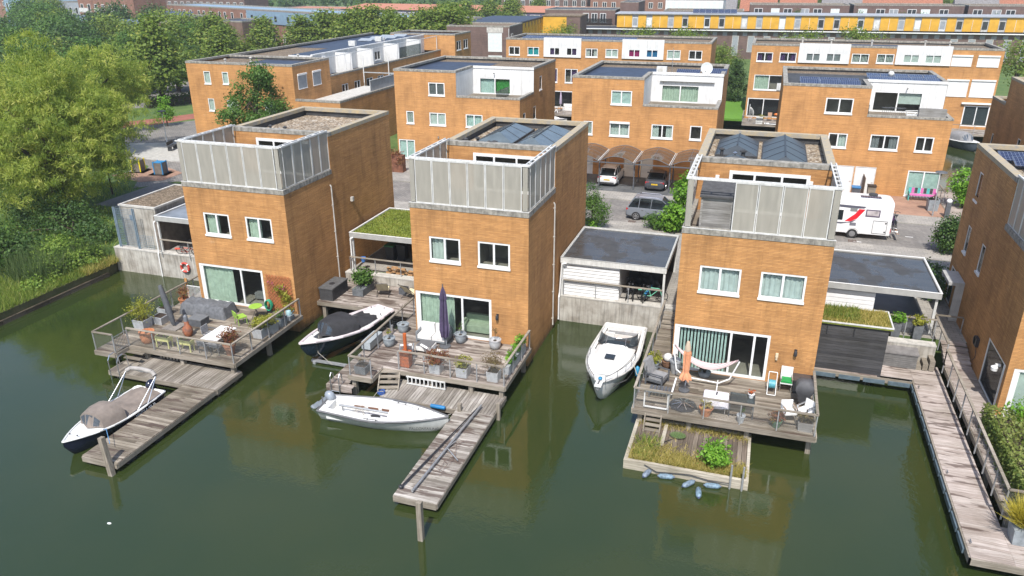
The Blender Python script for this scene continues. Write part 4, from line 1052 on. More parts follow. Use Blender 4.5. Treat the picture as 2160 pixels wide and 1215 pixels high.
leafmesh('foliage',np.stack([u,v,zz],1),.13,.08,leaf('hedge_leaves',[(0,(.07,.12,.025)),(.5,(.17,.22,.05)),(1,(.30,.32,.10))],.4),rnd=np.clip(.35+.3*(f>=2)+npr.normal(size=n)*.2,0,1),parent=t)
t=T('bush','rounded light green bush in front of the large window at the right edge','shrub',(41.4,-1.4,1.1)); m=MB(); m.tube((0,0,0),(0,0,.6),.05); P(t,'stem',m,BARK); shrub(t,'foliage',[(0,0,.75,.75,.7,.8)],L_BRI,1700,.15,.08)
t=T('bush','dark green bush rising out of the hedge on the right edge','shrub',(41.6,-4.2,1.1)); m=MB(); m.tube((0,0,0),(0,0,.6),.05); P(t,'stem',m,BARK); shrub(t,'foliage',[(0,0,.95,.95,1.2,.75)],L_MID,2400,.15,.08)
t=T('planter','square grey planter with yellow spiky palm on the boardwalk corner','planter',(39.75,-7.95,.62)); m=MB(); m.taper(0,0,0,.62,.3,.36); P(t,'pot',m,POTG)
n=900; p=np.zeros((n,3)); p[:,2]=.7; p[:,:2]=npr.normal(size=(n,2))*.1; blades('palm_leaves',p,.95,.05,leaf('palm_yellow',[(0,(.30,.26,.03)),(.5,(.52,.44,.06)),(1,(.62,.52,.11))],.4),.75,t)
# ------------------------------------------------------------------ boats
NAVY = simple('hull_navy', (.016,.02,.042), .18, .15, 1.5, spec=.6); GEL = simple('gelcoat_white', (.66,.66,.645), .28, .05, 1.5)
GELD = simple('gelcoat_weathered', (.50,.51,.49), .4, .12, 2, streak=.1); CANV = simple('canvas_taupe', (.21,.175,.15), .9, .15, 3, bump=.3)
CANB = simple('canvas_black', (.03,.03,.033), .75, .25, 3, bump=.3); RUBR = simple('rub_rail_grey', (.12,.12,.125), .6, .1, 4)
BLUEH = simple('hull_blue_black', (.012,.022,.035), .12, .2, 2, spec=.7); ROPE = simple('rope', (.42,.39,.33), .9, .2, 20)
WIND = see('boat_window', (.6,.66,.72), .6, .08, col=(.10,.13,.17))
def hullrings(L, B, H, draft, bow=2.2, stern=.8, sheer=.25, n=16, flare=.75):
    """stations from stern (x=0) to bow (x=L); ring of 9 points port gunwale -> keel -> starboard gunwale"""
    R_=[]
    for i in range(n+1):
        s=i/n; b=B/2*(stern+(1-stern)*min(1,s/.4))*(1-max(0,(s-.38)/.62)**bow); b=max(b,.015)
        zg=H+sheer*max(0,(s-.3)/.7)**2; zk=-draft*(1-max(0,(s-.7)/.3)**2)+ (zg*.75)*max(0,(s-.86)/.14)**2*.9
        x=L*s; ring=[]
        for k in range(9):
            a=(k-4)/4; u=abs(a); w=b*(u**.55 if u else 0)*(flare+(1-flare)*u); z=zk+(zg-zk)*u**1.7
            ring.append((x+ (.12*L*0),math.copysign(w,a) if a else 0,z))
        R_.append(ring)
    return R_
def gun(R_, side, off=0, dz=0): return [(r[0 if side<0 else 8][0], r[0 if side<0 else 8][1]+ (off if side>0 else -off), r[0][2]+dz) for r in R_]
def hull(t, R_, mt, dk, deckz=-.06, inset=.0, rub=RUBR, rr=.05, well=None):
    m=MB(); m.loft(R_,0,cap=False,close=False); m.poly([p for p in R_[0]][::-1],0); P(t,'hull',m,mt,60)
    g=MB(); pl=gun(R_,-1); pr=gun(R_,1); g.path(pl,rr,6); g.path(pr,rr,6); g.tube(pl[0],pr[0],rr); P(t,'rub_rail',g,rub,60)
    d=MB(); 
    for a,b,c,e in zip(pl,pl[1:],pr[1:],pr): 
        if well and well[0]*R_[-1][0][0] <= a[0] < well[1]*R_[-1][0][0]:
            w=well[2]; 
            def q(p,sg): return (p[0], p[1]-sg*w if abs(p[1])>w else p[1]*.3, p[2]+.02)
            d.poly([(a[0],a[1],a[2]+deckz),(b[0],b[1],b[2]+deckz),(b[0],b[1]+w,b[2]+deckz+.01),(a[0],a[1]+w,a[2]+deckz+.01)][::-1])
            d.poly([(e[0],e[1],e[2]+deckz),(c[0],c[1],c[2]+deckz),(c[0],c[1]-w,c[2]+deckz+.01),(e[0],e[1]-w,e[2]+deckz+.01)])
            for p,r_,sg in ((a,b,1),(e,c,-1)):
                k=[(p[0],p[1]+sg*w,p[2]+deckz),(r_[0],r_[1]+sg*w,r_[2]+deckz),(r_[0],r_[1]+sg*w,well[3]),(p[0],p[1]+sg*w,well[3])]; d.poly(k if sg<0 else k[::-1])
            d.poly([(a[0],a[1]+w,well[3]),(e[0],e[1]-w,well[3]),(c[0],c[1]-w,well[3]),(b[0],b[1]+w,well[3])],1)
        else: d.poly([(a[0],a[1],a[2]+deckz),(e[0],e[1],e[2]+deckz),(c[0],c[1],c[2]+deckz),(b[0],b[1],b[2]+deckz)])
    if well:
        L=R_[-1][0][0]
        for f in (well[0],well[1]):
            st=[r for r in R_ if r[0][0]>=f*L-1e-4][0]; x=st[0][0]; y=st[8][1]-well[2]
            d.poly([(x,-y,well[3]),(x,y,well[3]),(x,y,st[0][2]+deckz),(x,-y,st[0][2]+deckz)])
    P(t,'deck',d,[dk,well[4] if well else dk])
def sprayhood(t, R_, s0, s1, hgt, mt, winmt=WIND, nseg=8, over=.1, lid=None, fr=.74):
    """canvas hood: arch at the back, sloping window front"""
    L=R_[-1][0][0]
    def at(s): 
        i=min(len(R_)-2,int(s*(len(R_)-1))); f=s*(len(R_)-1)-i; a=R_[i][8]; b=R_[i+1][8]; return a[1]+(b[1]-a[1])*f, a[2]+(b[2]-a[2])*f
    def arch(s,h,k=.9):
        w,z=at(s); w*=k; return [(L*s, w*math.cos(pi*j/nseg)*(1 if abs(math.cos(pi*j/nseg))<.9 else 1), z+h*(math.sin(pi*j/nseg)**.55)) for j in range(nseg+1)]
    m=MB(); rows=[arch(s0,hgt*.92,.92),arch((s0+s1*.7)/1.7,hgt,.9),arch(s0+(s1-s0)*fr,hgt*.88,.84)]
    m.grid(rows,0); w,z=at(s1); w*=.6
    low=[(L*(s1-.05*abs(math.cos(pi*j/nseg))), w*math.cos(pi*j/nseg)*1.2, z+.02) for j in range(nseg+1)]
    m.grid([rows[-1],low],0); o=P(t,'canvas_hood',m,mt,50)
    g=MB(); 
    for j0,j1 in ((1,3),(3,5),(5,7)):
        q=[]
        for r,f in ((rows[-1],.10),(rows[-1],.88)):
            a=[Vector(rows[-1][j]).lerp(Vector(low[j]),f)+Vector((.02,0,.012)) for j in (j0,j1)]
            d=(a[1]-a[0])*.09; q.append((tuple(a[0]+d),tuple(a[1]-d)))
        g.poly([q[0][0],q[0][1],q[1][1],q[1][0]]); 
    P(o,'window',g,winmt); return o
def outboard(t, x, y, z, mt, s=1.0, tilt=20):
    m=MB(); k=len(m.v); m.ball((0,0,.35*s),.24*s,.17*s,.2*s,12,7); m.box(-.1*s,-.07*s,-.35*s,.08*s,.07*s,.25*s); m.box(-.14*s,-.03*s,-.75*s,.05*s,.03*s,-.3*s); m.tube((-.16*s,0,-.68*s),(.14*s,0,-.68*s),.06*s)
    m.box(.05*s,-.12*s,.05*s,.2*s,.12*s,.2*s); m.xf(k,Matrix.Translation((x,y,z))@Matrix.Rotation(rad(tilt),4,'Y')); return P(t,'outboard_motor',m,mt,50)
# navy sloop at the left jetty, bow towards the viewer
t=T('motor_sloop','navy motor sloop with taupe canvas cover and folded bimini at the left jetty','boat',(3.85,-8.55,.0),rad(-90.5))
R_=hullrings(4.95,1.85,.62,.28,2.4,.86,.2); hull(t,R_,NAVY,GEL,-.01,rub=GEL,rr=.045)
sprayhood(t,R_,.48,.75,.72,CANV,fr=.8)
m=MB(); rows=[]
for i in range(9):
    s=.05+.47*i/8; w=.80-.05*abs(s-.35); rows.append([(4.95*s,w*k/5,.66+.20*(1-(k/5)**2)*(.75+.25*math.sin(i*1.3))+.02*math.sin(k*2+i)) for k in range(-5,6)])
m.grid(rows); P(t,'canvas_cover',m,CANV,60)
m=MB(); ar=lambda x,h,w:[(x,-w,.65),(.42,-w*.98,.65+h*.88),(.36,-w*.78,.65+h),(.36,w*.78,.65+h),(.42,w*.98,.65+h*.88),(x,w,.65)]
m.path(ar(1.75,1.12,.86),.024,6); m.path(ar(1.15,1.09,.86),.024,6); o=P(t,'bimini_frame',m,STEEL,60)
m=MB(); m.path([(.40,-.82,1.67),(.33,-.6,1.80),(.31,0,1.83),(.33,.6,1.80),(.40,.82,1.67)],.10,8); P(o,'rolled_canvas',m,simple('canvas_grey',(.34,.32,.30),.9,.15,4),60)
outboard(t,-.12,.05,.55,NAVY,1.1,25)
m=MB(); m.lathe([(.0,0),(.2,.0),(.22,.1),(0,.13)],(.3,-.5,.66),10); P(t,'fender',m,WHT,60)
m=MB(); 
for y in (-.2,.2): m.ball((4.4,y,.84),.035)
P(t,'cleat',m,BLKM)
def text(t,name,s,size,M,mt,ext=.004):
    c=bpy.data.curves.new(name,'FONT'); c.body=s; c.size=size; c.extrude=ext; c.align_x='CENTER'
    o=bpy.data.objects.new(name,c); dg=None
    COL.objects.link(o); bpy.context.view_layer.update()
    me=bpy.data.meshes.new_from_object(o.evaluated_get(bpy.context.evaluated_depsgraph_get())); bpy.data.objects.remove(o)
    me.name=name; me.transform(M); me.materials.clear(); me.materials.append(mt); return ob(name,me,t)
text(t,'lettering','NAUTICA 485 XL',.16,Matrix.Translation((1.35,.905,.40))@Matrix.Rotation(pi,4,'Z')@Matrix.Rotation(rad(78),4,'X'),WHT)
m=MB(); m.path([(3.6,.75,.75),(3.7,1.05,.9),(4.4,1.9,.8)],.015,5); P(t,'mooring_line',m,simple('rope_blue',(.08,.22,.42),.8,.1,5))
# black sloop on the lift beside the middle deck
t=T('sloop_on_lift','blue black sloop with black canvas hood, hoisted on a lift beside the middle deck','boat',(10.75,2.05,.62),rad(-107))
R_=hullrings(6.1,2.15,.58,.38,2.1,.55,.28,18); hull(t,R_,BLUEH,GEL,.0,rub=simple('strake_pinkish',(.58,.52,.53),.5,.08,3),rr=.085,well=(.2,.82,.3,.32,CANB))
sprayhood(t,R_,.48,.78,.85,CANB,fr=.8)
m=MB(); rows=[]
for i in range(8):
    s=.2+.34*i/7; w=min(.82,.5+s*.9); rows.append([(6.1*s+.1*math.sin(k*1.7)*(i==0),w*k/5,.62+.18*(1-(k/5)**2)*math.sin(pi*(i+1)/11)+.02*math.sin(k+i)) for k in range(-5,6)])
m.grid(rows); P(t,'canvas_cover',m,CANB,60)
m=MB(); m.path([(2.9,-.9,.8),(2.2,-.7,.72),(1.8,-.4,.7)],.02); m.path([(3.0,.0,1.35),(2.2,0,.85)],.012); P(t,'strap',m,RUBR)
m=MB()
for x,y in ((4.9,.45),(4.9,-.45),(1.0,.6),(.6,-.5),(.3,.2)): m.ball((x,y,.72),.04)
P(t,'cleat',m,BLKM)
m=MB(); m.path([(5.0,.15,.9),(5.3,.3,.1),(5.55,1.6,-.1)],.012,5); P(t,'mooring_line',m,ROPE)
t=T('boat_lift','galvanised boat lift cradle under the hoisted black sloop','boat lift',(10.9,-1.2,0))
m=MB(); m.box(-1.8,-1.9,-.4,-1.65,1.84,.11); m.box(.9,-1.9,-.6,1.02,-1.78,.95); m.box(.9,1.7,-.6,1.02,1.82,.95); m.box(-1.9,-1.85,.1,.95,-1.73,.22); m.box(-1.9,1.72,.1,.95,1.84,.22)
P(t,'frame',m,GALV)
m=MB(); m.box(.55,-.9,.75,1.05,.5,1.15); m.box(.5,-.5,.1,.9,0,.75); P(t,'winch_box',m,simple('lift_grey',(.36,.40,.42),.5,.1,4))
# white day sailer without its mast
t=T('sailing_boat','white open sailing boat without mast at the middle jetty, grey outboard on its stern','boat',(12.25,-7.15,0),rad(3.5))
R_=hullrings(5.95,2.0,.60,.25,2.0,.72,.16); hull(t,R_,GELD,GEL,-.0,rub=RUBR,rr=.05,well=(.0625,.56,.36,.22,GEL))
m=MB(); rows=[]
for i in range(7):
    s=.56+.28*i/6; h=.26*math.sin(pi*(.5-.5*i/6)); w=.62*(1-.75*(i/6)**1.6); rows.append([(5.95*s,w*k/4,.63+.03*i/6+h*(1-(k/4)**4)) for k in range(-4,5)])
m.grid(rows); m.poly(rows[0][::-1]); P(t,'coach_roof',m,GEL,40)
m=MB(); m.box(.4,-.66,.22,3.3,-.36,.5); m.box(.4,.36,.22,3.3,.66,.5); P(t,'bench_seat',m,GEL)
m=MB()
for x in (1.3,1.98,2.65): m.box(x,.345,.26,x+.5,.358,.46)
P(t,'locker_opening',m,simple('teak_brown',(.20,.095,.055),.6,.25,8))
m=MB(); m.tube((.7,.05,.55),(3.3,-.15,.62),.05); m.box(.85,0,.3,.9,.06,.55); m.box(3.2,-.2,.3,3.26,-.12,.6); P(t,'boom',m,GALV,60)
m=MB(); m.ball((2.7,-.45,.56),.24,.12,.05); P(t,'black_bag',m,CANB,60)
m=MB()
for i in range(40):
    a=(1.9+rng.gauss(0,.25),-.1+rng.gauss(0,.16),.6); m.tube(a,(a[0]+rng.gauss(0,.2),a[1]+rng.gauss(0,.12),.52+rng.random()*.1),.008,n=4)
P(t,'sheet_rope',m,ROPE)
m=MB()
for x,y in ((5.3,.1),(5.0,-.25),(5.15,.3),(5.45,0),(4.0,.0),(3.3,.75),(2.5,-.85),(2.9,-.85),(3.7,.62),(4.4,.4)): m.ball((x,y,.68 if x>3.6 else .63),.035)
m.tube((2.3,-.84,.63),(3.0,-.82,.63),.012); m.tube((3.0,.86,.66),(3.7,.75,.68),.012); P(t,'deck_fitting',m,BLKM)
outboard(t,-.18,.35,.5,simple('motor_grey',(.24,.27,.31),.35,.1,4),1.15,48)
m=MB(); m.tube((.1,.35,.3),(.1,-.25,.75),.02); m.tube((-.05,-.05,.0),(-.08,0,.9),.03); P(t,'rudder_tiller',m,RUBR)
text(t,'lettering','FALCONSAILING',.17,Matrix.Translation((5.0,-.545,.27))@Matrix.Rotation(rad(13),4,'Z')@Matrix.Rotation(rad(76),4,'X'),BLKM)
m=MB(); m.path([(2.0,.95,.65),(1.95,1.5,.6),(2.4,1.75,.55)],.014); m.path([(5.7,.05,.7),(5.9,.5,.6)],.014); P(t,'mooring_line',m,ROPE)
# white motor cruiser
t=T('motor_cruiser','white motor cruiser with dark windscreen and open brown cockpit between the middle and right decks','boat',(23.98,4.45,0),rad(-90))
R_=hullrings(7.1,2.5,.88,.35,2.9,.88,.32,18,.7); hull(t,R_,GEL,GEL,-.02,rub=simple('rub_pale',(.55,.54,.52),.4,.1,3),rr=.06,well=(.055,.40,.2,.42,planks('teak_sole',[(0,(.20,.10,.05)),(1,(.32,.17,.09))],'x')))
m=MB(); rows=[]
for i in range(9):
    s=.40+.46*i/8; u=i/8; h=.42*(1-u**1.3); w=.98*(1-.72*u**2.0); rows.append([(7.1*s,w*k/5,.92+.3*max(0,(s-.3)/.7)**2+h*(1-abs(k/5)**3)) for k in range(-5,6)])
m.grid(rows); m.poly(rows[0][::-1]); P(t,'cabin_top',m,GEL,40)
m=MB(); lo=[];hi=[]
for j in range(13):
    a=pi*(j/12)-pi/2; w=1.0; lo.append((2.45+1.0*math.cos(a),1.02*math.sin(a),1.02+.22*math.cos(a))); hi.append((1.95+.95*math.cos(a),.94*math.sin(a),1.46+.04*math.cos(a)))
m.grid([lo,hi],0); o=P(t,'windscreen',m,see('tinted_screen',(.25,.28,.3),.42,.05,col=(.03,.04,.05)),40)
m=MB(); m.path(hi,.02); m.path(lo,.02)
for j in (4,8): m.tube(lo[j],hi[j],.025)
P(o,'frame',m,STEEL,60)
m=MB(); s=MB()
m.box(.45,-.9,.42,.85,.9,.72); m.box(.40,-.9,.72,.52,.9,1.0); m.box(.85,.5,.42,1.9,.88,.72); m.box(.85,.82,.72,1.9,.92,1.0); m.box(1.75,-.8,.42,2.05,-.3,.8); m.box(1.66,-.8,.78,1.76,-.3,1.2); P(t,'cockpit_seat',m,CUSH,30); m=MB(); m.box(.9,.52,.722,1.85,.8,.76); m.box(.5,-.85,.722,.82,.85,.76); P(t,'seat_pad',m,CUSHG)
m=MB(); m.box(.1,-1.05,.5,.4,1.05,1.0); m.box(-.15,-1.1,.2,.1,1.1,.32); P(t,'swim_platform',m,GEL)
m=MB(); m.box(4.35,-.24,1.27,4.8,.24,1.32); s=len(m.v); P(t,'hatch',m,simple('hatch_dark',(.02,.025,.03),.15,.1,2))
m=MB()
for sg in (1,-1):
    top=[]
    for i in range(9):
        s_=.55+.44*i/8; k=min(17,int(s_*18)); y=R_[k][8][1]*.92; z=R_[k][8][2]; top.append((7.1*s_,sg*y,z+.42*(1-max(0,(i-6)/3)*.2)))
        if i%2==0: m.tube((7.1*s_,sg*y*.98,z),(7.1*s_,sg*y,z+.42),.014,n=6)
    m.path(top,.016); m.tube((7.1*.55-.25,top[0][1],R_[10][8][2]),top[0],.016,n=6)
P(t,'bow_rail',m,STEEL,60)
m=MB(); m.box(6.85,-.16,1.16,7.45,.16,1.24); m.tube((7.4,-.1,1.2),(7.4,.1,1.2),.06); P(t,'bow_sprit',m,GEL)
m=MB(); m.ball((6.9,0,1.33),.12,.1,.08); P(t,'anchor_winch',m,simple('winch_blue',(.03,.22,.40),.5,.2,5))
m=MB(); m.path([(7.0,0,1.3),(7.35,-.02,1.28)],.03); m.path([(7.3,-.2,1.2),(7.45,0,1.0),(7.3,.2,1.2)],.025); P(t,'anchor',m,RUBR)
m=MB(); m.lathe([(.02,-.3),(.1,-.22),(.12,0),(.1,.22),(.02,.3)],(4.3,1.33,.55),12); P(t,'fender',m,simple('fender_blue',(.04,.25,.45),.4,.1,4),60)
m=MB(); m.path([(4.4,1.1,1.1),(4.9,1.4,.7),(5.0,1.75,.9)],.018); P(t,'mooring_line',m,ROPE)
m=MB(); m.grid([[(7.1*(.1+.8*i/12),R_[int((.1+.8*i/12)*18)][8][1]*.955+.012,R_[int((.1+.8*i/12)*18)][8][2]*.6+z) for i in range(13)] for z in (0,.07)]); P(t,'hull_stripe',m,RUBR)
# mast and spars lying on the middle jetty
t=T('mast','long grey aluminium mast lying along the middle jetty','mast',(18.95,-8.5,.55))
m=MB(); m.tube((.22,3.2,.12),(-.18,-3.3,.06),.048,n=10); P(t,'tube',m,simple('mast_alu',(.40,.41,.42),.35,.1,4,metal=.6),60)
m=MB(); m.tube((.1,3.0,.05),(-.72,-3.1,.03),.028); m.tube((-.3,0,.03),(-.7,-3.1,.03),.035); m.ball((-.72,-3.15,.05),.1,.1,.06); P(t,'spar',m,BLKM,60)
m=MB(); m.tube((.0,-.3,.08),(.72,-.92,.03),.022); m.tube((.0,-.3,.08),(.15,.3,.05),.018); P(t,'spreader',m,GALV,60)
m=MB()
for k in range(6):
    a=[(.1+rng.gauss(0,.12)+.35*math.sin(k+i),.5-2.5*(i/7)+rng.gauss(0,.15),.01) for i in range(7)]; m.path(a,.007,4)
P(t,'stay_wire',m,simple('wire_brown',(.16,.10,.08),.7,.3,9))
m=MB(); m.lathe([(.0,-.38),(.09,-.34),(.1,0),(.09,.34),(0,.38)],n=10); m.xf(0,Matrix.Rotation(rad(90),4,'Y'))
TM('fender','blue fender hanging on the middle jetty edge by the sailing boat bow','fender',m,simple('fender_royal',(.02,.16,.36),.4,.1,5),(17.25,-5.78,.5),smooth=60)
m=MB()
for i in range(60):
    a=rng.random()*6.28; r_=.08+.12*rng.random(); m.tube((r_*math.cos(a),r_*math.sin(a),rng.random()*.15),(r_*math.cos(a+1),r_*math.sin(a+1),rng.random()*.15),.014,n=4)
TM('rope_coil','heap of blue rope on the middle jetty beside the sailing boat','rope',m,simple('rope_royal',(.05,.13,.42),.8,.3,9),(14.25,-5.45,.47))
# small launch moored in the rear canal
t=T('grey_launch','grey launch with canvas canopy moored in the rear canal at the right','boat',(50.3,67.0,0),rad(-65))
R_=hullrings(5.6,2.2,.85,.25,2.2,.7,.25); hull(t,R_,simple('hull_slate',(.10,.12,.145),.3,.1,2),GEL,-.0,rub=WHT,rr=.07)
sprayhood(t,R_,.3,.74,.95,simple('canvas_mid_grey',(.22,.22,.225),.9,.1,3))
t=T('white_rowboat','small white covered dinghy under the terrace between the two rear row houses','boat',(2.2,65.5,0),rad(-20))
R_=hullrings(3.6,1.5,.7,.2,2.2,.7,.2); hull(t,R_,GEL,GEL,.0); m=MB(); m.ball((1.4,0,.75),1.1,.55,.25); P(t,'cover',m,WHT,60)
# ------------------------------------------------------------------ bicycles
TYRE=simple('rubber_black',(.02,.02,.02),.8,.2,9)
def bicycle(label, loc, rz, col, group=None, seen=True, lean=8):
    t=T('bicycle',label,'bicycle',loc,rz,group); t.rotation_euler=(rad(lean),0,rz)
    cm=simple('bike_%s'%col[0],col[1],.4,.1,5)
    for x in (-.52,.52):
        m=MB(); m.path([(x+.33*math.cos(a),0,.35+.33*math.sin(a)) for a in [2*pi*i/18 for i in range(19)]],.022,5)
        for i in range(7): a=pi*i/7; m.tube((x+.32*math.cos(a),0,.35+.32*math.sin(a)),(x-.32*math.cos(a),0,.35-.32*math.sin(a)),.005,n=3)
        P(t,'wheel',m,TYRE,60)
    m=MB(); A=(-.52,0,.35);B=(-.1,0,.32);C=(-.22,0,.86);D=(.38,0,.82);E=(.52,0,.35)
    for a,b in ((A,B),(A,C),(B,C),(B,D),(C,D),(D,E)): m.tube(a,b,.024,n=6)
    m.box(-.8,-.06,.7,-.45,.06,.73); P(t,'frame',m,cm,60)
    m=MB(); m.ball((-.25,0,.94),.15,.08,.05); P(t,'saddle',m,BLKM,60)
    m=MB(); m.tube(D,(.34,0,1.03),.018); m.path([(.2,-.28,1.02),(.34,-.15,1.06),(.34,.15,1.06),(.2,.28,1.02)],.016); P(t,'handlebar',m,BLKM,60)
    return t
g='bicycles parked under the carport beside the motor cruiser'
bicycle('mint green bicycle by the carport post behind the motor cruiser',(25.0,6.7,G),rad(8),('mint',(.16,.52,.36)),g)
bicycle('dark bicycle just left of the mint green bicycle in the carport',(24.3,7.0,G),rad(100),('black',(.03,.03,.035)),g)
bicycle('black bicycle in the middle of the row behind the carport rail',(23.95,6.9,G),rad(95),('black',(.03,.03,.035)),g,lean=-6)
bicycle('grey bicycle next to the white slatted storage wall',(23.55,6.9,G),rad(92),('greyb',(.2,.2,.21)),g)
bicycle('blue bicycle lying low behind the post in the carport',(24.65,6.8,G),rad(80),('blueb',(.04,.20,.42)),g,lean=14)
m=MB(); m.path([(.5,0,.2),(.2,0,.8),(-.4,0,.7),(-.6,0,.3)],.08); m.ball((-.1,0,.85),.35,.16,.14); m.ball((.55,0,.3),.28,.08,.28); m.ball((-.6,0,.3),.28,.08,.28); m.tube((.35,-.35,1.05),(.35,.35,1.05),.03)
TM('motorcycle','black motorcycle standing at the back of the bicycle carport','motorcycle',m,BLKM,(24.4,8.6,G),rad(-15),smooth=60)
bicycle('red and black bicycle lying tilted under the low carport left of the leftmost house',(-4.9,5.2,G),rad(10),('redb',(.5,.06,.03)),lean=38)
bicycle('dark folding bicycle beside the red bicycle under the low carport',(-3.9,5.5,G),rad(-6),('black',(.03,.03,.035)),lean=30)
# ------------------------------------------------------------------ deck furniture
def pot(name,label,loc,r,h,mt,prof='round',plant=None,group=None,cat='plant pot',top=1.18):
    t=T(name,label,cat,loc,0,group); m=MB()
    if prof=='round': m.lathe([(r*.62,0),(r*.85,h*.12),(r*1.0,h*.55),(r*.98,h*.86),(r*1.08,h*.9),(r*1.08,h),(r*.9,h),(r*.88,h*.86)],n=18); P(t,'pot',m,mt,40)
    elif prof=='cone': m.lathe([(r*.66,0),(r,h*.86),(r*1.1,h*.86),(r*1.1,h),(r*.95,h),(r*.93,h*.86)],n=16); P(t,'pot',m,mt,40)
    else: m.taper(0,0,0,h,r*.88,r); P(t,'pot',m,mt)
    s=MB(); (s.lathe([(0,h*.82),(r*.9,h*.84),(0,h*.87)],n=12) if prof!='sq' else s.box(-r*.85,-r*.85,h*.9,r*.85,r*.85,h+.004)); P(t,'soil',s,SOIL)
    if plant: plant(t,h)
    return t
def bushy(mt,r,h,n=500,L=.09,W=.05,up=0.):
    def f(t,z):
        m=MB()
        for i in range(5): a=i*1.3; m.tube((0,0,z*.8),(r*.5*math.cos(a),r*.5*math.sin(a),z+h*.6),.012,n=5)
        P(t,'stem',m,BARK); shrub(t,'foliage',[(0,0,z+h*.5,r,r,h*.5)],mt,n,L,W,up)
    return f
def twig(h,mt=None,n=60):
    def f(t,z):
        m=MB(); m.path([(0,0,z*.8),(.02,0,z+h*.4),(-.03,.02,z+h*.75),(.04,0,z+h)],.012,5)
        for i in range(5): m.tube((0,0,z+h*(.4+.1*i)),(rng.uniform(-.2,.2),rng.uniform(-.2,.2),z+h*(.65+.1*i)),.007,n=4)
        P(t,'stem',m,BARK)
        if mt: shrub(t,'foliage',[(0,0,z+h*.7,.14,.14,h*.3)],mt,n,.07,.035)
    return f
D=1.1
# deck 1
t=T('parasol','closed parasol under a tall grey cover standing on the left deck','parasol',(.98,-3.45,D))
m=MB(); s=0; m.lathe([(.0,.15),(.1,.16),(.15,.5),(.17,1.2),(.13,2.2),(.1,2.4),(0,2.42)],n=12); m.xf(0,Matrix.Rotation(rad(-11),4,'Y')); P(t,'cover',m,SLATE,50)
m=MB(); m.box(-.45,-.45,0,.45,.45,.06); m.tube((0,0,0),(-.05,0,.4),.04); P(t,'base',m,simple('slab_wood_grey',(.22,.20,.18),.8,.2,6))
t=T('covered_sofa','large lounge sofa under a rumpled grey rain cover on the left deck','garden sofa',(1.55,-1.35,D))
m=MB(); G_=[]
for j in range(13):
    row=[]
    for i in range(25):
        u=-1.5+3.0*i/24; v=-.62+1.24*j/12; e=min(1,(1.5-abs(u))/.12)*min(1,(.62-abs(v))/.12)
        h=.66+.06*math.sin(u*3+1)*math.cos(v*4)+.03*math.sin(u*9+v*5); row.append((u+(0 if e>0 else .0),v,max(0,min(1,e*1.0))*h+.02*math.sin(i*2.2+j)))
    G_.append(row)
m.grid(G_); 
for v in (-.62,.62): pass
P(t,'cover',m,GREYF,60)
t=T('ottoman','low grey square storage ottoman before the covered sofa','ottoman',(2.0,-2.75,D)); m=MB(); m.box(-.42,-.34,0,.42,.34,.36); P(t,'body',m,SLATE); m=MB(); m.box(-.44,-.36,.362,.44,.36,.42); P(t,'lid',m,simple('ottoman_lid',(.14,.145,.15),.6,.1,5))
pot('terracotta_pot','terracotta pot with a russet bush near the sliding door on the left deck',(-.42,-.95,D),.27,.48,TERRA,'cone',bushy(L_RED,.3,.75,420))
pot('terracotta_pot','wide empty bulbous terracotta jar at the front rail of the left deck',(.95,-5.35,D),.36,.62,TERRA,'round')
pot('terracotta_pot','terracotta pot with red leaved shrub at the front right corner of the left deck',(5.85,-5.2,D),.29,.58,simple('terracotta_brown',(.32,.15,.085),.8,.2,6),'cone',bushy(L_RED,.45,.8,900))
pot('planter','white square planter with tall yellow green bush on the left edge of the left deck',(-.62,-3.95,D),.36,.5,ZINC,'sq',bushy(L_YEL,.62,1.1,1700,.1,.035,.6))
pot('planter','low white planter half hidden beside the tall yellow green bush',(-.1,-3.2,D),.33,.42,ZINC,'sq',None)
pot('planter','small white planter with a green tuft behind the grey parasol cover',(-.55,-2.35,D),.28,.5,ZINC,'sq',bushy(L_MID,.28,.45,300))
t=T('chimenea','dark orange clay chimenea stove on the left deck','chimenea',(2.42,-4.1,D)); m=MB(); m.lathe([(.15,0),(.2,.05),(.27,.25),(.24,.45),(.13,.62),(.1,.9),(.1,1.12),(.06,1.12)],n=16); P(t,'body',m,simple('clay_burnt',(.40,.13,.05),.7,.35,4,c2=(.06,.05,.05)),40)
m=MB(); m.lathe([(.105,.75),(.115,1.1),(.1,1.13),(.03,1.2)],n=12); P(t,'flue',m,simple('flue_grey',(.14,.15,.17),.6,.2,4),40)
t=T('dining_table','white rectangular dining table on the left deck','table',(4.85,-4.65,D)); m=MB(); m.box(-.48,-.8,.7,.48,.8,.76); P(t,'tabletop',m,WHT)
for x in (-.4,.4):
    for y in (-.7,.7): m=MB(); m.box(x-.03,y-.03,0,x+.03,y+.03,.7); P(t,'leg',m,STEEL)
def chair(label,loc,rz,mt,fm,group=None,arm=True,seat=.45,back=.9,name='garden_chair',proto=[None]):
    t=T(name,label,'chair',loc,rz,group); m=MB(); m.box(-.26,-.25,seat-.04,.26,.25,seat+.02); P(t,'seat',m,mt)
    m=MB(); s=len(m.v); m.box(-.25,.22,seat+.05,.25,.26,back); m.xf(s,Matrix.Rotation(rad(-6),4,'X')); P(t,'backrest',m,mt)
    for x in (-.24,.24):
        for y in (-.22,.24): m=MB(); m.tube((x,y,0),(x,y,seat-.03),.018); P(t,'leg',m,fm)
        if arm: m=MB(); m.box(x-.03,-.25,seat+.2,x+.03,.26,seat+.23); m.box(x-.02,-.23,seat,x+.02,-.19,seat+.2); P(t,'armrest',m,fm)
    return t
gc='grey wicker chairs at the white table'
WICK=simple('wicker_grey',(.27,.27,.28),.8,.2,14)
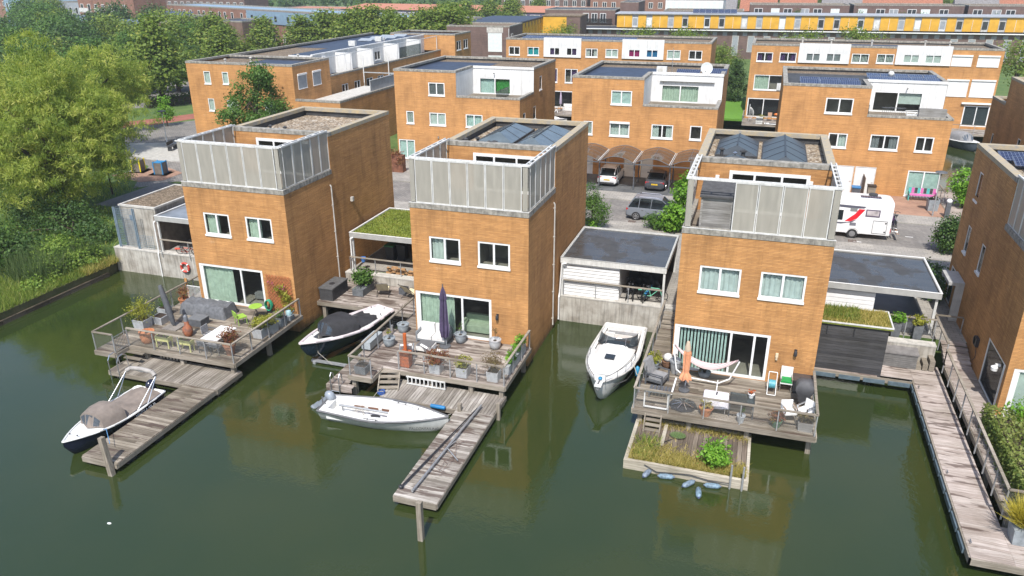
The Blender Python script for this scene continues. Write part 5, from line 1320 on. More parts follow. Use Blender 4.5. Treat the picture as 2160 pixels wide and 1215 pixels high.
chair('grey wicker chair on the left long side of the white dining table',(4.0,-4.3,D),rad(90),WICK,SLATE,gc)
chair('grey wicker chair at the white dining table, left of the near end pair',(4.55,-5.35,D),rad(180),WICK,SLATE,gc)
chair('grey wicker chair at the white table, nearest the red leaved shrub',(5.2,-5.3,D),rad(180),WICK,SLATE,gc)
PY=simple('planter_pale_yellow',(.55,.54,.22),.6,.1,4)
for x,l in ((2.15,'pale yellow raised trough on legs, the left one of two at the front rail'),(3.48,'pale yellow raised trough on legs, the right one of two at the front rail')):
    t=T('raised_planter',l,'planter',(x,-5.52,D),0,'pale yellow raised planters'); m=MB(); m.box(-.4,-.17,.38,.4,.17,.62); P(t,'trough',m,PY)
    for a in (-.36,.36):
        for b in (-.14,.14): m=MB(); m.box(a-.025,b-.025,0,a+.025,b+.025,.38); P(t,'leg',m,PY)
    m=MB(); m.box(-.37,-.15,.6,.37,.15,.625); P(t,'soil',m,SOIL); shrub(t,'seedling',[(0,0,.65,.34,.12,.05)],L_MID,60,.06,.03)
pot('planter','white square planter with golden leafy bush at the right rail of the left deck',(6.1,-3.05,D),.3,.52,ZINC,'sq',bushy(L_YEL,.5,.6,900,.11,.07))
pot('planter','grey white planter with golden shoots, second along the right rail of the left deck',(6.3,-2.35,D),.28,.5,ZINC,'sq',bushy(L_YEL,.38,.5,500,.1,.06))
pot('planter','low square planter with a thin climber at the trellis end of the left deck',(6.3,-1.5,D),.26,.48,POTG,'sq',bushy(L_MID,.25,.5,260))
t=T('bistro_table','round lime green folding table on the left deck','table',(4.5,-1.1,D)); m=MB(); m.lathe([(0,.68),(.36,.68),(.37,.7),(.36,.72),(0,.72)],n=24); LIME=simple('lime_enamel',(.27,.45,.06),.4,.08,4); P(t,'tabletop',m,LIME,40)
for a in (0,2.1,4.2): m=MB(); m.tube((.3*math.cos(a),.3*math.sin(a),0),(-.1*math.cos(a),-.1*math.sin(a),.68),.014); P(t,'leg',m,BLKM)
t=chair('lime green folding chair beside the round lime table',(4.15,-2.0,D),rad(150),LIME,LIME,None,False,.44,.82,'folding_chair')
t=T('watering_can','pale blue watering can at the right rail of the left deck','watering can',(6.3,-.7,D+.25)); m=MB(); m.lathe([(.13,0),(.14,.02),(.12,.24),(.1,.26)],n=14); m.tube((.1,0,.06),(.34,0,.3),.02); m.path([(-.1,0,.24),(-.2,0,.2),(-.16,0,.06)],.014); P(t,'body',m,simple('can_blue',(.38,.58,.62),.5,.1,4),50)
m=MB(); m.box(-.2,-.2,-.25,.2,.2,0); P(t,'box_below',m,POTG)
t=T('garden_hose','green garden hose coiled on a reel against the facade beside the trellis','garden hose',(4.75,-.2,D)); m=MB()
for k in range(4): m.path([(.2*math.cos(a),-.05*k,.45+.3*math.sin(a)) for a in [2*pi*i/16 for i in range(17)]],.03,6)
P(t,'hose',m,simple('hose_green',(.02,.30,.16),.5,.1,5),60); m=MB(); m.box(-.15,-.12,0,.15,.02,.3); P(t,'stand',m,BLKM)
t=T('trellis','reddish diagonal lattice trellis with flowering climber on the leftmost house','trellis',(4.62,-.07,1.2)); m=MB(); TW=simple('trellis_red',(.40,.125,.05),.8,.2,5)
for i in range(-10,9):
    x0=i*.2
    a=max(0,-x0); b=min(2.1,1.6-x0)
    if b>a: m.bar((x0+a,0,a),(x0+b,0,b),.028,.03)
    a2=max(0,(x0+2.1)-1.6); b2=min(2.1,x0+2.1)
    if b2>a2: m.bar((x0+2.1-a2,-.015,a2),(x0+2.1-b2,-.015,b2),.02,.022)
P(t,'lattice',m,TW)
p,b,c=cloud([(1.2,-.12,.9,.35,.1,.8),(.85,-.12,1.4,.4,.1,.25),(1.3,-.15,.3,.3,.12,.3)],40,22,.09,.1); leafmesh('climber',p,.1,.06,L_YEL,b,rnd=c,parent=t)
p=np.array([(.25,-.17,1.75),(.45,-.17,1.7),(.55,-.17,1.6),(1.25,-.2,1.5),(1.2,-.2,1.42),(.9,-.17,1.45)]*7)+npr.normal(size=(42,3))*.05; leafmesh('blossom',p,.08,.06,L_PIN,parent=t)
t=T('white_gate','low white barred gate beside the left end of the sliding door','gate',(-.95,.02,D)); m=MB()
for z in (0.05,.8): m.box(0,-.015,z,1.1,.015,z+.04)
for i in range(14): m.box(i*.083,-.01,.09,i*.083+.02,.01,.8)
P(t,'bars',m,WHT); m=MB(); m.box(-.1,.02,0,.05,.06,1.25); P(t,'post',m,simple('post_orange',(.45,.22,.07),.8,.1,4))
# deck 2
pot('glazed_pot','round grey pot with a tall bare stem on the edge of the middle deck',(12.95,-.25,D),.3,.46,POTG,'round',twig(1.1))
pot('glazed_pot','round grey pot with a small cactus on the edge of the middle deck',(12.98,-1.95,D),.3,.46,POTG,'round',twig(.5,L_YEL,40))
pot('glazed_pot','round grey pot standing before the glass door mullion on the middle deck',(16.3,-.5,D),.29,.5,POTG,'round',twig(.55,L_MID,40))
pot('glazed_pot','round whitish pot with dry twigs right of the glass door on the middle deck',(18.2,-.6,D),.3,.5,ZINC,'round',twig(.6,L_BRN,30))
pot('planter','square dark grey planter on the front left corner of the middle deck',(13.02,-4.85,D),.3,.4,simple('slate_stone',(.13,.14,.15),.8,.2,5),'sq',twig(.4,L_BRN,40))
pot('planter','white woven planter with russet bush at the front rail of the middle deck',(16.35,-3.75,D),.29,.5,ZINC,'sq',bushy(L_RED,.62,.62,1500,.08,.045))
pot('planter','white woven planter with loose yellow green plant, middle of three at the front rail',(17.7,-3.72,D),.29,.48,ZINC,'sq',bushy(L_YEL,.42,.5,380,.14,.05))
pot('planter','white woven planter with tall olive brown bush, right of three at the front rail',(19.2,-3.65,D),.29,.48,ZINC,'sq',bushy(L_BRN,.46,1.0,1100,.07,.04))
t=T('planter_trough','long planter with bright green leaves along the right rail of the middle deck','planter',(19.62,-1.75,D)); m=MB(); m.box(-.17,-1.3,0,.17,1.3,.42); P(t,'trough',m,ZINC); shrub(t,'foliage',[(0,.6,.75,.22,.75,.35),(0,-.6,.6,.2,.6,.25)],L_BRI,800,.15,.08)
t=T('outdoor_sofa','white cushioned two seat sofa with grey frame before the middle glass door','sofa',(14.95,-.75,D)); m=MB(); m.box(-.86,-.38,.1,.86,.38,.2); m.box(-.86,.32,.2,.86,.4,.75)
for x in (-.86,.79): m.box(x,-.4,0,x+.07,.4,.58)
P(t,'frame',m,simple('frame_grey',(.20,.215,.23),.5,.1,4))
for x in (-.4,.4):
    m=MB(); m.box(x-.38,-.37,.2,x+.38,.3,.4); P(t,'seat_cushion',m,CUSH); m=MB(); k=len(m.v); m.box(x-.37,.14,.4,x+.37,.3,.9); m.xf(k,Matrix.Translation((0,0,0))); P(t,'back_cushion',m,CUSH)
t=T('footstool','square footstool with dark top and white sides before the pale sofa','footstool',(15.0,-1.9,D)); m=MB(); m.box(-.42,-.34,.12,.42,.34,.36); P(t,'cushion',m,CUSH); m=MB(); m.box(-.4,-.32,.362,.38,.33,.4); P(t,'top',m,simple('stool_top',(.12,.12,.125),.7,.1,4))
for x in (-.38,.38):
    for y in (-.3,.3): m=MB(); m.box(x-.025,y-.025,0,x+.025,y+.025,.12); P(t,'leg',m,SLATE)
for x,y,r_,l in ((14.4,-2.85,205,'white cushioned reclining chair beside the rusty stove'),(15.9,-2.75,150,'white cushioned reclining chair behind the russet bush')):
    t=T('lounge_chair',l,'chair',(x,y,D),rad(r_),'white reclining chairs'); m=MB(); m.box(-.28,-.35,.34,.28,.3,.44); P(t,'seat',m,CUSH)
    m=MB(); k=len(m.v); m.box(-.27,-.05,0,.27,.05,.72); m.xf(k,Matrix.Translation((0,.3,.42))@Matrix.Rotation(rad(-32),4,'X')); P(t,'backrest',m,CUSH)
    for a in (-.33,.33): m=MB(); m.bar((a,-.35,.58),(a,.45,.58),.06,.03); m.tube((a,-.3,.58),(a,.3,0),.02); m.tube((a,.3,.58),(a,-.3,0),.02); P(t,'armrest',m,simple('frame_grey',(.20,.215,.23)))
RUST=simple('corten_rust',(.36,.09,.025),.85,.25,6,c2=(.22,.07,.035))
t=T('garden_stove','rusty steel garden stove with tall flue on the middle deck','stove',(14.75,-3.7,D)); m=MB(); m.box(-.24,-.2,.06,.24,.2,.8); m.box(-.2,-.16,0,.2,.16,.06); P(t,'firebox',m,RUST); m=MB(); m.tube((0,0,.8),(0,0,1.75),.085,n=14); P(t,'flue',m,simple('rust_bright',(.45,.10,.02),.8,.2,5),60)
PURP=simple('parasol_purple',(.085,.065,.13),.9,.2,5,bump=.3)
t=T('parasol','closed purple parasol standing before the middle glass door','parasol',(15.72,-1.2,D)); m=MB(); rows=[]
for z,r_ in ((.55,.2),(.9,.26),(1.5,.23),(2.2,.19),(2.55,.16),(2.62,.2),(2.95,.14),(3.3,.03)):
    rows.append([((r_*(.72+.28*math.cos(i*pi)))*math.cos(2*pi*i/16+z*.15),(r_*(.72+.28*math.cos(i*pi)))*math.sin(2*pi*i/16+z*.15),z) for i in range(16)])
m.loft(rows); P(t,'canopy',m,PURP); m=MB(); m.tube((0,0,0),(0,0,3.42),.028); m.lathe([(0,0),(.3,0),(.3,.05),(.05,.08)],n=16); P(t,'pole',m,SLATE,60)
# seen through the middle glass door
t=T('sofa','pale green sofa inside the middle canal house, seen through its glass door','sofa',(16.9,.95,1.15)); SG=simple('sofa_sage',(.42,.50,.38),.9,.1,4); m=MB(); m.box(-.9,-.4,.08,.9,.4,.42); P(t,'seat',m,SG); m=MB(); m.box(-.9,.22,.42,.9,.42,.82); P(t,'backrest',m,SG)
for a in (-.98,.88): m=MB(); m.box(a,-.4,.05,a+.1,.42,.6); P(t,'armrest',m,SG)
t=T('sofa','dark sofa inside the leftmost canal house behind its open glass door','sofa',(3.7,1.3,1.15)); m=MB(); m.box(-.7,-.4,.1,.7,.4,.45); P(t,'seat',m,CUSHG); m=MB(); m.box(-.7,.25,.45,.7,.4,.85); P(t,'backrest',m,CUSHG)
# terrace between houses 1 and 2
CANVAS_C=simple('canvas_cream',(.55,.49,.33),.9,.1,4)
for x,y,r_,l in ((9.7,3.85,200,'cream canvas folding chair in the middle of the low terrace'),(11.35,3.95,160,'cream canvas folding chair near the middle house wall')):
    t=T('canvas_chair',l,'chair',(x,y,D),rad(r_),'cream canvas folding chairs'); m=MB(); G_=[[(u,-.42+.12*j,.42-.16*math.sin(pi*min(1,j/5))+max(0,j-4)*.125) for u in (-.33,-.1,.1,.33)] for j in range(9)]; m.grid(G_); P(t,'sling',m,CANVAS_C,60)
    m=MB()
    for u in (-.34,.34): m.tube((u,-.45,.42),(u,.35,0),.014); m.tube((u,.55,.95),(u,-.35,0),.014)
    m.tube((-.34,-.45,.42),(.34,-.45,.42),.014); m.tube((-.34,.55,.95),(.34,.55,.95),.014); P(t,'frame',m,BLKM)
t=T('storage_chest','dark slatted storage chest against the left house on the low terrace','storage chest',(6.5,2.15,D)); m=MB()
for i in range(7): m.box(0,0,i*.1,.85,1.75,i*.1+.09)
m.box(.02,.02,0,.83,1.73,.7); P(t,'body',m,simple('chest_dark',(.055,.055,.057),.7,.2,5)); m=MB(); m.box(-.03,-.03,.703,.89,1.79,.77); P(t,'lid',m,simple('chest_lid',(.10,.10,.10),.7,.2,5)); m=MB(); m.lathe([(.14,.771),(.17,.771),(.17,.79),(.14,.79)],(.42,.75,0),16); P(t,'ring',m,BLKM)
t=T('planter','dark long planter with leafy green shrub beside the dark chest','planter',(8.35,3.95,D)); m=MB(); m.box(-.35,-.7,0,.35,.7,.42); P(t,'trough',m,simple('slate_stone',(.13,.14,.15))); m=MB(); m.tube((0,0,.3),(0,.1,.9),.03); P(t,'stem',m,BARK); shrub(t,'foliage',[(-.05,.15,.95,.5,.6,.5)],L_MID,1100,.16,.1)
t=T('side_cube','small grey cube side table between the canvas chairs','side table',(10.75,4.45,D)); m=MB(); m.box(-.22,-.22,0,.22,.22,.4); P(t,'body',m,SLATE); m=MB(); m.box(-.18,-.18,.402,.18,.18,.415); P(t,'top',m,DARK)
for x,y,l,lc in ((8.1,8.3,'black wheelie bin with green lid at the back of the sedum roofed carport','bin_green'),(8.75,8.6,'black wheelie bin with dark lid beside the green lidded bin','bin_dark')):
    t=T('wheelie_bin',l,'bin',(x,y,G),0,'wheelie bins in the sedum roofed carport'); m=MB(); m.taper(0,0,0,1.0,.25,.31); P(t,'body',m,BLKM); m=MB(); m.box(-.33,-.36,1.0,.33,.33,1.07); P(t,'lid',m,simple(lc,(.02,.16,.06) if lc=='bin_green' else (.03,.03,.03),.5,.1,4))
t=T('log_pile','pile of split firewood behind the carport rail','firewood',(9.7,6.2,G)); 
for i in range(16):
    m=MB(); k=len(m.v); m.yprism([(-.09,0),(.09,0),(.04,.13),(-.06,.12)],-.2,.2); m.xf(k,Matrix.Translation((-.7+.28*(i%6)+rng.uniform(-.05,.05),rng.uniform(-.1,.2),.0+.13*(i//6)))@Matrix.Rotation(rng.uniform(-.5,.5)+1.2,4,'Z')); P(t,'log',m,simple('split_wood',(.42,.24,.11),.9,.25,5))
pot('planter','potted grey column with climber shoots at the right of the carport rail',(10.9,6.05,G),.16,.7,POTG,'sq',bushy(L_YEL,.35,.5,220,.12,.07))
pot('glazed_pot','blue flower pot behind the left end of the carport rail',(7.25,6.15,G+.55),.16,.3,simple('pot_blue',(.04,.16,.45),.3,.1,4),'cone')
t=T('climber','thin yellow green climber hanging down the quay wall beside the middle house','climbing plant',(13.1,5.2,1.2)); m=MB(); m.path([(0,0,0),(-.1,0,.4),(.15,0,.8),(-.05,0,1.4)],.012); P(t,'stem',m,BARK); shrub(t,'foliage',[(0,-.05,.8,.3,.1,.7)],L_YEL,200,.11,.07)
# deck 3
t=T('armchair','grey cushioned armchair at the left rail of the right deck','chair',(26.5,-1.65,D),rad(75)); m=MB(); m.box(-.34,-.36,.3,.34,.3,.46); P(t,'seat_cushion',m,CUSHG); m=MB(); k=len(m.v); m.box(-.33,-.09,0,.33,.09,.72); m.xf(k,Matrix.Translation((0,.34,.44))@Matrix.Rotation(rad(-18),4,'X')); P(t,'back_cushion',m,CUSHG)
m=MB()
for a in (-.4,.4): m.box(a-.03,-.4,.58,a+.03,.45,.62); m.box(a-.03,-.4,0,a+.03,-.33,.58); m.box(a-.03,.38,0,a+.03,.45,.75)
for i in range(7): m.box(-.36+i*.11,.42,.3,-.31+i*.11,.45,.9)
m.box(-.4,-.38,.2,.4,.4,.28); P(t,'frame',m,SLATE)
t=T('lounger_frame','dark slatted footstool and white bar beside the grey armchair','footstool',(26.75,-2.75,D)); m=MB()
for i in range(6): m.box(-.45+i*.16,-.3,.28,-.33+i*.16,.3,.32)
m.box(-.46,-.32,0,-.4,.32,.3); m.box(.4,-.32,0,.46,.32,.3); P(t,'frame',m,SLATE); m=MB(); m.bar((.55,-.4,.35),(.6,.9,.5),.07,.03); P(t,'white_bar',m,WHT)
pot('glazed_pot','round pot with yellow bush behind the grey armchair',(26.15,-.45,D),.25,.4,POTG,'round',bushy(L_YEL,.4,.5,600,.09,.05))
pot('brown_pot','brown pot with a white bag on top beside the zinc bucket',(26.72,-.0,D),.25,.36,simple('pot_brown',(.16,.085,.05),.7,.2,5),'round')
m=MB(); m.ball((0,0,.0),.24,.2,.22); TM('white_bag','crumpled white bag in the brown pot by the right sliding door','bag',m,WHD,(26.75,.05,D+.5),smooth=60)
t=pot('zinc_bucket','tall zinc bucket at the left jamb of the right sliding door',(27.15,-.45,D),.26,.7,simple('zinc_bright',(.48,.50,.52),.4,.12,5,metal=.5),'cone',twig(.3,L_BRN,30),cat='bucket')
CREAM=simple('parasol_cream',(.50,.40,.30),.9,.12,4); ORNG=simple('parasol_orange',(.66,.30,.16),.9,.15,4)
t=T('parasol','closed parasol with cream top and orange hem on the right deck','parasol',(27.75,-2.0,D)); m=MB(); rows=[]
for z,r_ in ((.55,.24),(.75,.22),(.95,.12),(1.5,.14),(1.9,.15),(2.05,.12)): rows.append([(r_*(1+.22*(-1)**i)*math.cos(2*pi*i/14),r_*(1+.22*(-1)**i)*math.sin(2*pi*i/14),z+.06*(i%3)*(z<.6)) for i in range(14)])
m.loft(rows); P(t,'canopy',m,ORNG); m=MB(); m.lathe([(.13,2.02),(.14,2.2),(.06,2.48),(0,2.5)],n=12); P(t,'top',m,CREAM,50); m=MB(); m.tube((0,0,0),(0,0,2.45),.025); m.lathe([(0,0),(.25,0),(.25,.06),(.04,.1)],n=16); P(t,'pole',m,SLATE,60)
t=T('hammock','striped pink hammock slung on a white steel frame on the right deck','hammock',(28.45,-.95,D)); m=MB()
L_=[(-1.45,.35,1.55),(-1.2,.0,.45),(-.75,-.1,.2),(.75,-.25,.2),(1.2,-.2,.45),(1.55,-.1,1.35)]; m.path(L_,.035,8)
for x,y in ((-.7,-.1),(.7,-.25)): m.tube((x,y-.55,.03),(x,y+.55,.03),.03); m.tube((x,y,.03),(x,y,.2),.03); 
P(t,'stand',m,WHT,60)
m=MB(); G_=[]
for i in range(17):
    s=i/16; w=.34*math.sin(pi*s)**.7; z=1.5-.15*s-1.15*(1-(2*s-1)**2)*.62; x=-1.4+2.9*s; y=.32-.42*s; G_.append([(x,y+w*k/3,z+.10*(k/3)**2) for k in range(-3,4)])
m.grid(G_); 
def _stripe():
    N=NT('hammock_stripes'); w=N.n('ShaderNodeTexWave',bands_direction='Y',Scale=3.2); N.l(N.obj(),w.inputs['Vector']); N.col(N.ramp(w.outputs['Fac'],[(.35,(.55,.49,.47)),(.65,(.46,.29,.31))])); N.rough(.9); return N.mat
P(t,'cloth',m,_stripe(),60)
pot('flower_bowl','low bowl of heather on the sill under the right sliding door',(28.5,-.35,D),.28,.25,POTG,'round',bushy(L_BRN,.26,.22,200))
t=T('parasol_stand','black octagonal parasol base with spoked cross, on the front of the right deck','parasol base',(27.85,-3.35,D)); m=MB(); m.lathe([(0,0),(.58,0),(.62,.04),(.3,.1),(.06,.16),(.05,.2)],n=8); P(t,'body',m,BLKM); m=MB()
for i in range(8): a=i*pi/4+.39; m.bar((.08*math.cos(a),.08*math.sin(a),.19),(.5*math.cos(a),.5*math.sin(a),.11),.03,.015)
P(t,'spoke',m,STEEL)
pot('terracotta_pot','terracotta pot with dry yellow plant at the front rail of the right deck',(28.85,-3.8,D),.28,.4,TERRA,'cone',bushy(L_DRY,.35,.3,300))
t=T('covered_table','small table under a hanging white cloth on the right deck','table',(29.2,-3.3,D)); m=MB(); G_=[]
for k,(sc,z) in enumerate(((.0,.765),(.9,.765),(1.0,.75),(1.03,.55),(1.06,.32))):
    G_.append([((.52*sc)*math.copysign(min(1,abs(math.cos(a))*1.35),math.cos(a))+(.02*math.sin(a*9) if k>2 else 0),(.36*sc)*math.copysign(min(1,abs(math.sin(a))*1.35),math.sin(a))+(.02*math.cos(a*8) if k>2 else 0),z+(.03*math.sin(a*5) if k>3 else 0)) for a in [2*pi*i/40 for i in range(41)]])
m.grid(G_); P(t,'cloth',m,simple('cloth_lilac_white',(.62,.60,.64),.9,.08,5),60)
for x in (-.42,.42):
    for y in (-.28,.28): m=MB(); m.box(x-.02,y-.02,0,x+.02,y+.02,.75); P(t,'leg',m,STEEL)
m=MB(); m.tube((0,0,.77),(.03,.02,.9),.03); P(t,'bottle',m,BLKM)
t=T('glass_table','smoked glass garden table beside the cloth covered table','table',(30.28,-3.2,D)); m=MB(); m.box(-.52,-.45,.7,.52,.45,.715); P(t,'tabletop',m,see('table_glass',(.5,.55,.55),.6,.05,col=(.08,.10,.11)))
for x in (-.48,.48):
    for y in (-.4,.4): m=MB(); m.box(x-.02,y-.02,0,x+.02,y+.02,.7); P(t,'leg',m,SLATE)
pot('flower_pot','white pot of orange flowers on the smoked glass table',(30.62,-3.0,D+.715),.13,.2,WHT,'cone',bushy(leaf('orange_flower',[(0,(.4,.09,.03)),(1,(.55,.16,.05))]),.18,.16,120,.06,.05))
pot('zinc_bucket','zinc bucket with thin grass at the front rail of the right deck',(30.3,-3.95,D),.17,.36,ZINC,'cone',twig(.4,L_MID,40),cat='bucket')
pot('planter','green pot with russet plant left of the white chair on the right deck',(31.72,-3.85,D),.22,.32,simple('pot_green',(.08,.15,.09),.5,.1,4),'cone',bushy(L_RED,.36,.4,420))
pot('planter_crate','wooden crate planted with bronze foliage in the front corner of the right deck',(32.85,-3.65,D),.3,.4,GREYW,'sq',bushy(L_BRN,.34,.26,420))
chair('white garden chair with grey cushion near the front rail of the right deck',(32.2,-3.2,D),rad(20),WHT,STEEL,'white chairs on the right deck',True,.44,.85)
chair('white garden chair in the corner of the right deck beside the covered barbecue',(32.85,-2.9,D),rad(-40),WHT,STEEL,'white chairs on the right deck',True,.44,.85)
chair('white high chair with green cushion against the rightmost canal house',(32.1,-.55,D),0,WHT,STEEL,None,True,.45,1.05)
m=MB(); m.box(-.24,-.24,.0,.24,.24,.08); TM('seat_cushion','bright green seat cushion on the white high chair','cushion',m,simple('cushion_green',(.01,.24,.05),.8,.1,4),(32.1,-.56,D+.475))
t=T('hose_reel','turquoise hose on a white wheeled reel by the right facade','hose reel',(31.5,-.95,D)); m=MB(); m.tube((-.14,0,.42),(.14,0,.42),.2,n=18); P(t,'hose',m,simple('hose_turquoise',(.08,.30,.36),.5,.15,9),60); m=MB()
for a in (-.18,.18): m.path([(a,-.3,.02),(a,0,.45),(a,.18,.9),(a*.9,.2,.92)],.018); 
m.tube((-.18,.2,.92),(.18,.2,.92),.02); m.tube((-.18,-.3,.02),(.18,-.3,.02),.018); P(t,'frame',m,WHT,60)
t=T('storage_chest','black storage chest against the facade behind the covered barbecue','storage chest',(32.85,-.42,D)); m=MB(); m.box(-.45,-.32,0,.38,.32,.62); P(t,'body',m,BLKM); m=MB(); m.box(-.47,-.34,.622,.4,.34,.68); P(t,'lid',m,simple('chest_brown',(.07,.055,.05),.6,.2,5))
t=T('barbecue','barbecue under a dark grey cover in the corner of the right deck','barbecue',(32.8,-1.75,D)); m=MB(); m.loft([[(.36*sx*k,.3*sy*k,z) for sx,sy in ((-1,-1),(-.4,-1.15),(.4,-1.15),(1,-1),(1,1),(.4,1.15),(-.4,1.15),(-1,1))] for k,z in ((.55,.25),(.75,.6),(1.05,.85),(1.0,1.05),(.7,1.25),(.3,1.3))]); P(t,'cover',m,simple('cover_charcoal',(.07,.07,.075),.7,.15,4,bump=.2),50); m=MB()
for a in (-.2,.2): m.tube((a,0,0),(a*.8,0,.4),.02)
P(t,'leg',m,BLKM)
for x,y,l in ((37.35,6.05,'dark tall planter with leafy green plant at the left of the right carport rail'),(38.35,6.05,'dark tall planter with pale feathery plant at the right of the right carport rail')):
    pot('planter',l,(x,y,G),.22,.75,simple('slate_stone',(.13,.14,.15)),'sq',bushy(L_BRI if x<38 else L_YEL,.42,.45,480,.13,.07),'tall planters in the right carport')
# wasp: leaf litter floats on the water
for x,y,l in ((12.9,-21.2,'single white feather floating at the bottom centre left'),(8.6,-16.2,'small pale speck of foam floating left of the bottom')):
    m=MB(); m.ball((0,0,0),.09,.05,.012); TM('feather',l,'feather',m,WHT,(x,y,.012))
# ------------------------------------------------------------------ second row across the street
def merge(w, q, mmap=None):
    M=q.M or Matrix.Identity(4); b=len(w.m); w.add([tuple(M@Vector(p)) for p in q.v],q.f,0)
    for i,mm in enumerate(q.m): w.m[b+i]=(mmap[mm] if mmap else mm)
def solar(t,x,y,z,w,h,tilt=10):
    Mx=Matrix.Translation((x,y,z))@Matrix.Rotation(rad(tilt),4,'X'); m=MB(Mx); m.box(.02,.02,0,w-.02,h-.02,.035); o=P(t,'solar_panel',m,SOLAR)
    e=MB(Mx); e.box(0,0,0,w,.02,.05); e.box(0,h-.02,0,w,h,.05); e.box(0,.021,0,.02,h-.021,.05); e.box(w-.02,.021,0,w,h-.021,.05); P(o,'frame',e,STEEL)
def row2(label,x0,W,xn,wins,notchdoor,roofL,extra=None,D=12.4,ND=4.5,side=(),doors=(),y0=34.0,glass=None):
    t=T('house',label,'house',(x0,y0,0),0,'orange brick houses across the street')
    w=MB(); lo=[h[0] for h in wins if h[0][3]<7.8]+[d[0] for d in doors]; up=[h[0] for h in wins if h[0][3]>7.8]
    wall(w,0,.9,W,7.86,lo,.1,0,1,.9); wall(w,0,7.86,xn,ZR,up,.1,0,1,.9)
    q=MB(rot(90,W)); wall(q,0,.9,D,7.86,[h for h in side if h[3]<7.8],.1,0,1,.6); wall(q,ND,7.86,D,ZR,[h for h in side if h[3]>7.8],.1,0,1,.6); merge(w,q)
    q=MB(rot(-90)); wall(q,-D,.9,0,ZR,[]); merge(w,q)
    w.poly([(W,D,.9),(0,D,.9),(0,D,ZR),(W,D,ZR)])
    ring(w,xn+.02,0,W,ND-.02,7.5,7.855,.22,0,'fr',-.01); ring(w,0,0,xn,ND,9.5,ZR-.004,.25,2,'fl',-.012); ring(w,0,ND,W,D,9.5,ZR-.004,.25,2,'lrb',-.013)
    P(t,'wall',w,[BRF,ROOM,UPST])
    c=MB(); ring(c,xn,0,W,ND-.06,7.86,8.02,.3,0,'fr'); ring(c,0,0,xn,ND,ZR,10.25,.34,0,'fl'); ring(c,0,ND,W,D,ZR+.001,10.251,.34,0,'lrb'); c.box(xn-.34,.345,ZR,xn+.03,ND-.07,10.249); P(t,'coping',c,COPE)
    n=MB(); q=MB(rot(0,0,ND)); wall(q,xn,7.6,W-.02,10.0,[notchdoor],.1,0,1,1.6); merge(n,q); n.poly([(xn+.001,0.02,7.6),(xn+.001,ND,7.6),(xn+.001,ND,10.02),(xn+.001,.02,10.02)],0)
    n.box(xn-.02,ND-.06,10.02,W,ND+.06,10.24,0)
    k=int((W-xn)/1.05)
    for i in range(1,k): n.box(xn+i*(W-xn)/k-.012,ND-.012,7.62 if not notchdoor[0]-.1<xn+i*(W-xn)/k<notchdoor[2]+.1 else notchdoor[3]+.05,xn+i*(W-xn)/k+.012,ND-.002,10.0,2)
    P(t,'white_setback_wall',n,[PANEL,ROOM,CONCL])
    f=MB(); f.poly([(xn,.2,7.61),(W-.2,.2,7.61),(W-.2,ND,7.61),(xn,ND,7.61)]); P(t,'terrace_floor',f,DKXD)
    r=MB(); r.poly([(.2,.2,9.868),(xn-.02,.2,9.868),(xn-.02,ND+.05,9.868),(xn+.6,ND+.05,9.868),(xn+.6,D-2.2,9.868),(.2,D-2.2,9.868)]); P(t,'front_roof',r,roofL)
    r=MB(); r.poly([(.2,ND+.05,9.86),(W-.2,ND+.05,9.86),(W-.2,D-.2,9.86),(.2,D-.2,9.86)]); P(t,'roof',r,GRAVD)
    for h,cv in wins:
        if cv and cv[1]=='shutterbox': 
            o=window(t,Matrix.Identity(4),h,.09,(.5,),True,(BLIND,'drape')); m=MB(); m.box(h[0],-.1,h[3]-.16,h[2],.045,h[3]+.02); P(o,'shutter_box',m,WHT)
        else: window(t,Matrix.Identity(4),h,.09,(.5,) if h[2]-h[0]>1.1 else (),True,cv)
    for h,kd in doors:
        m=MB(); m.box(h[0]+.06,.03,h[1],h[2]-.06,.08,h[3]-.06); o=P(t,'front_door',m,WHT if kd!='grey' else PANEL)
        m=MB(); m.box(h[0],.0,h[1],h[0]+.058,.09,h[3]); m.box(h[2]-.058,.0,h[1],h[2],.09,h[3]); m.box(h[0]+.058,.0,h[3]-.058,h[2]-.058,.09,h[3]); m.box(h[2]-.22,-.03,h[1]+1.0,h[2]-.1,.028,h[1]+1.05); P(o,'door_frame',m,WHD)
    for h in side: window(t,rot(90,W),h,.08,(),True,None,GLASSD)
    s=window(t,rot(0,0,ND),notchdoor,.1,(.5,),False,None,GLASS,'sliding_door')
    if extra: extra(t,s)
    return t
def shf(l,dx): return [(a-dx,b,c-dx,d) for a,b,c,d in l]
def awA(t,s):
    m=MB(rot(0,0,4.5)); drape(m.M,7.0,7.62,8.5,9.0,.22,mb=m); P(s,'curtain',m,CURTM); m=MB(rot(0,0,4.5)); drape(m.M,8.6,7.62,10.0,9.0,.22,mb=m); P(s,'curtain',m,GREEN)
    m=MB(); m.tube((8.5,4.4,9.55),(8.5,4.2,9.62),.05); P(t,'wall_lamp',m,BLKM)
    m=MB(); m.box(10.1,.25,7.62,10.14,3.9,8.5); P(t,'glass_windbreak',m,GLASSD)
    m=MB(); m.tube((4.35,-.08,3.95),(4.35,-.08,4.15),.07); P(t,'wall_lamp',m,STEEL)
row2('orange brick house across the street with a green curtain on its white roof terrace',-3.8,12.45,6.28,
    [((3.49,7.86,5.13,9.12),(SHUT,'slats')),((1.08,5.13,1.87,6.38),(BLIND,'slats')),((3.48,5.09,5.15,6.35),(BLIND,'blind')),((7.16,5.1,8.83,6.36),(CURTM,'drape')),((.13,1.7,1.82,3.63),(CURTM,'blind'))],
    (6.91,7.62,10.13,9.16),BITUB,awA,side=[(6.4,7.8,7.3,9.2),(4.3,5.25,5.3,6.6),(1.0,5.3,1.8,6.5)])
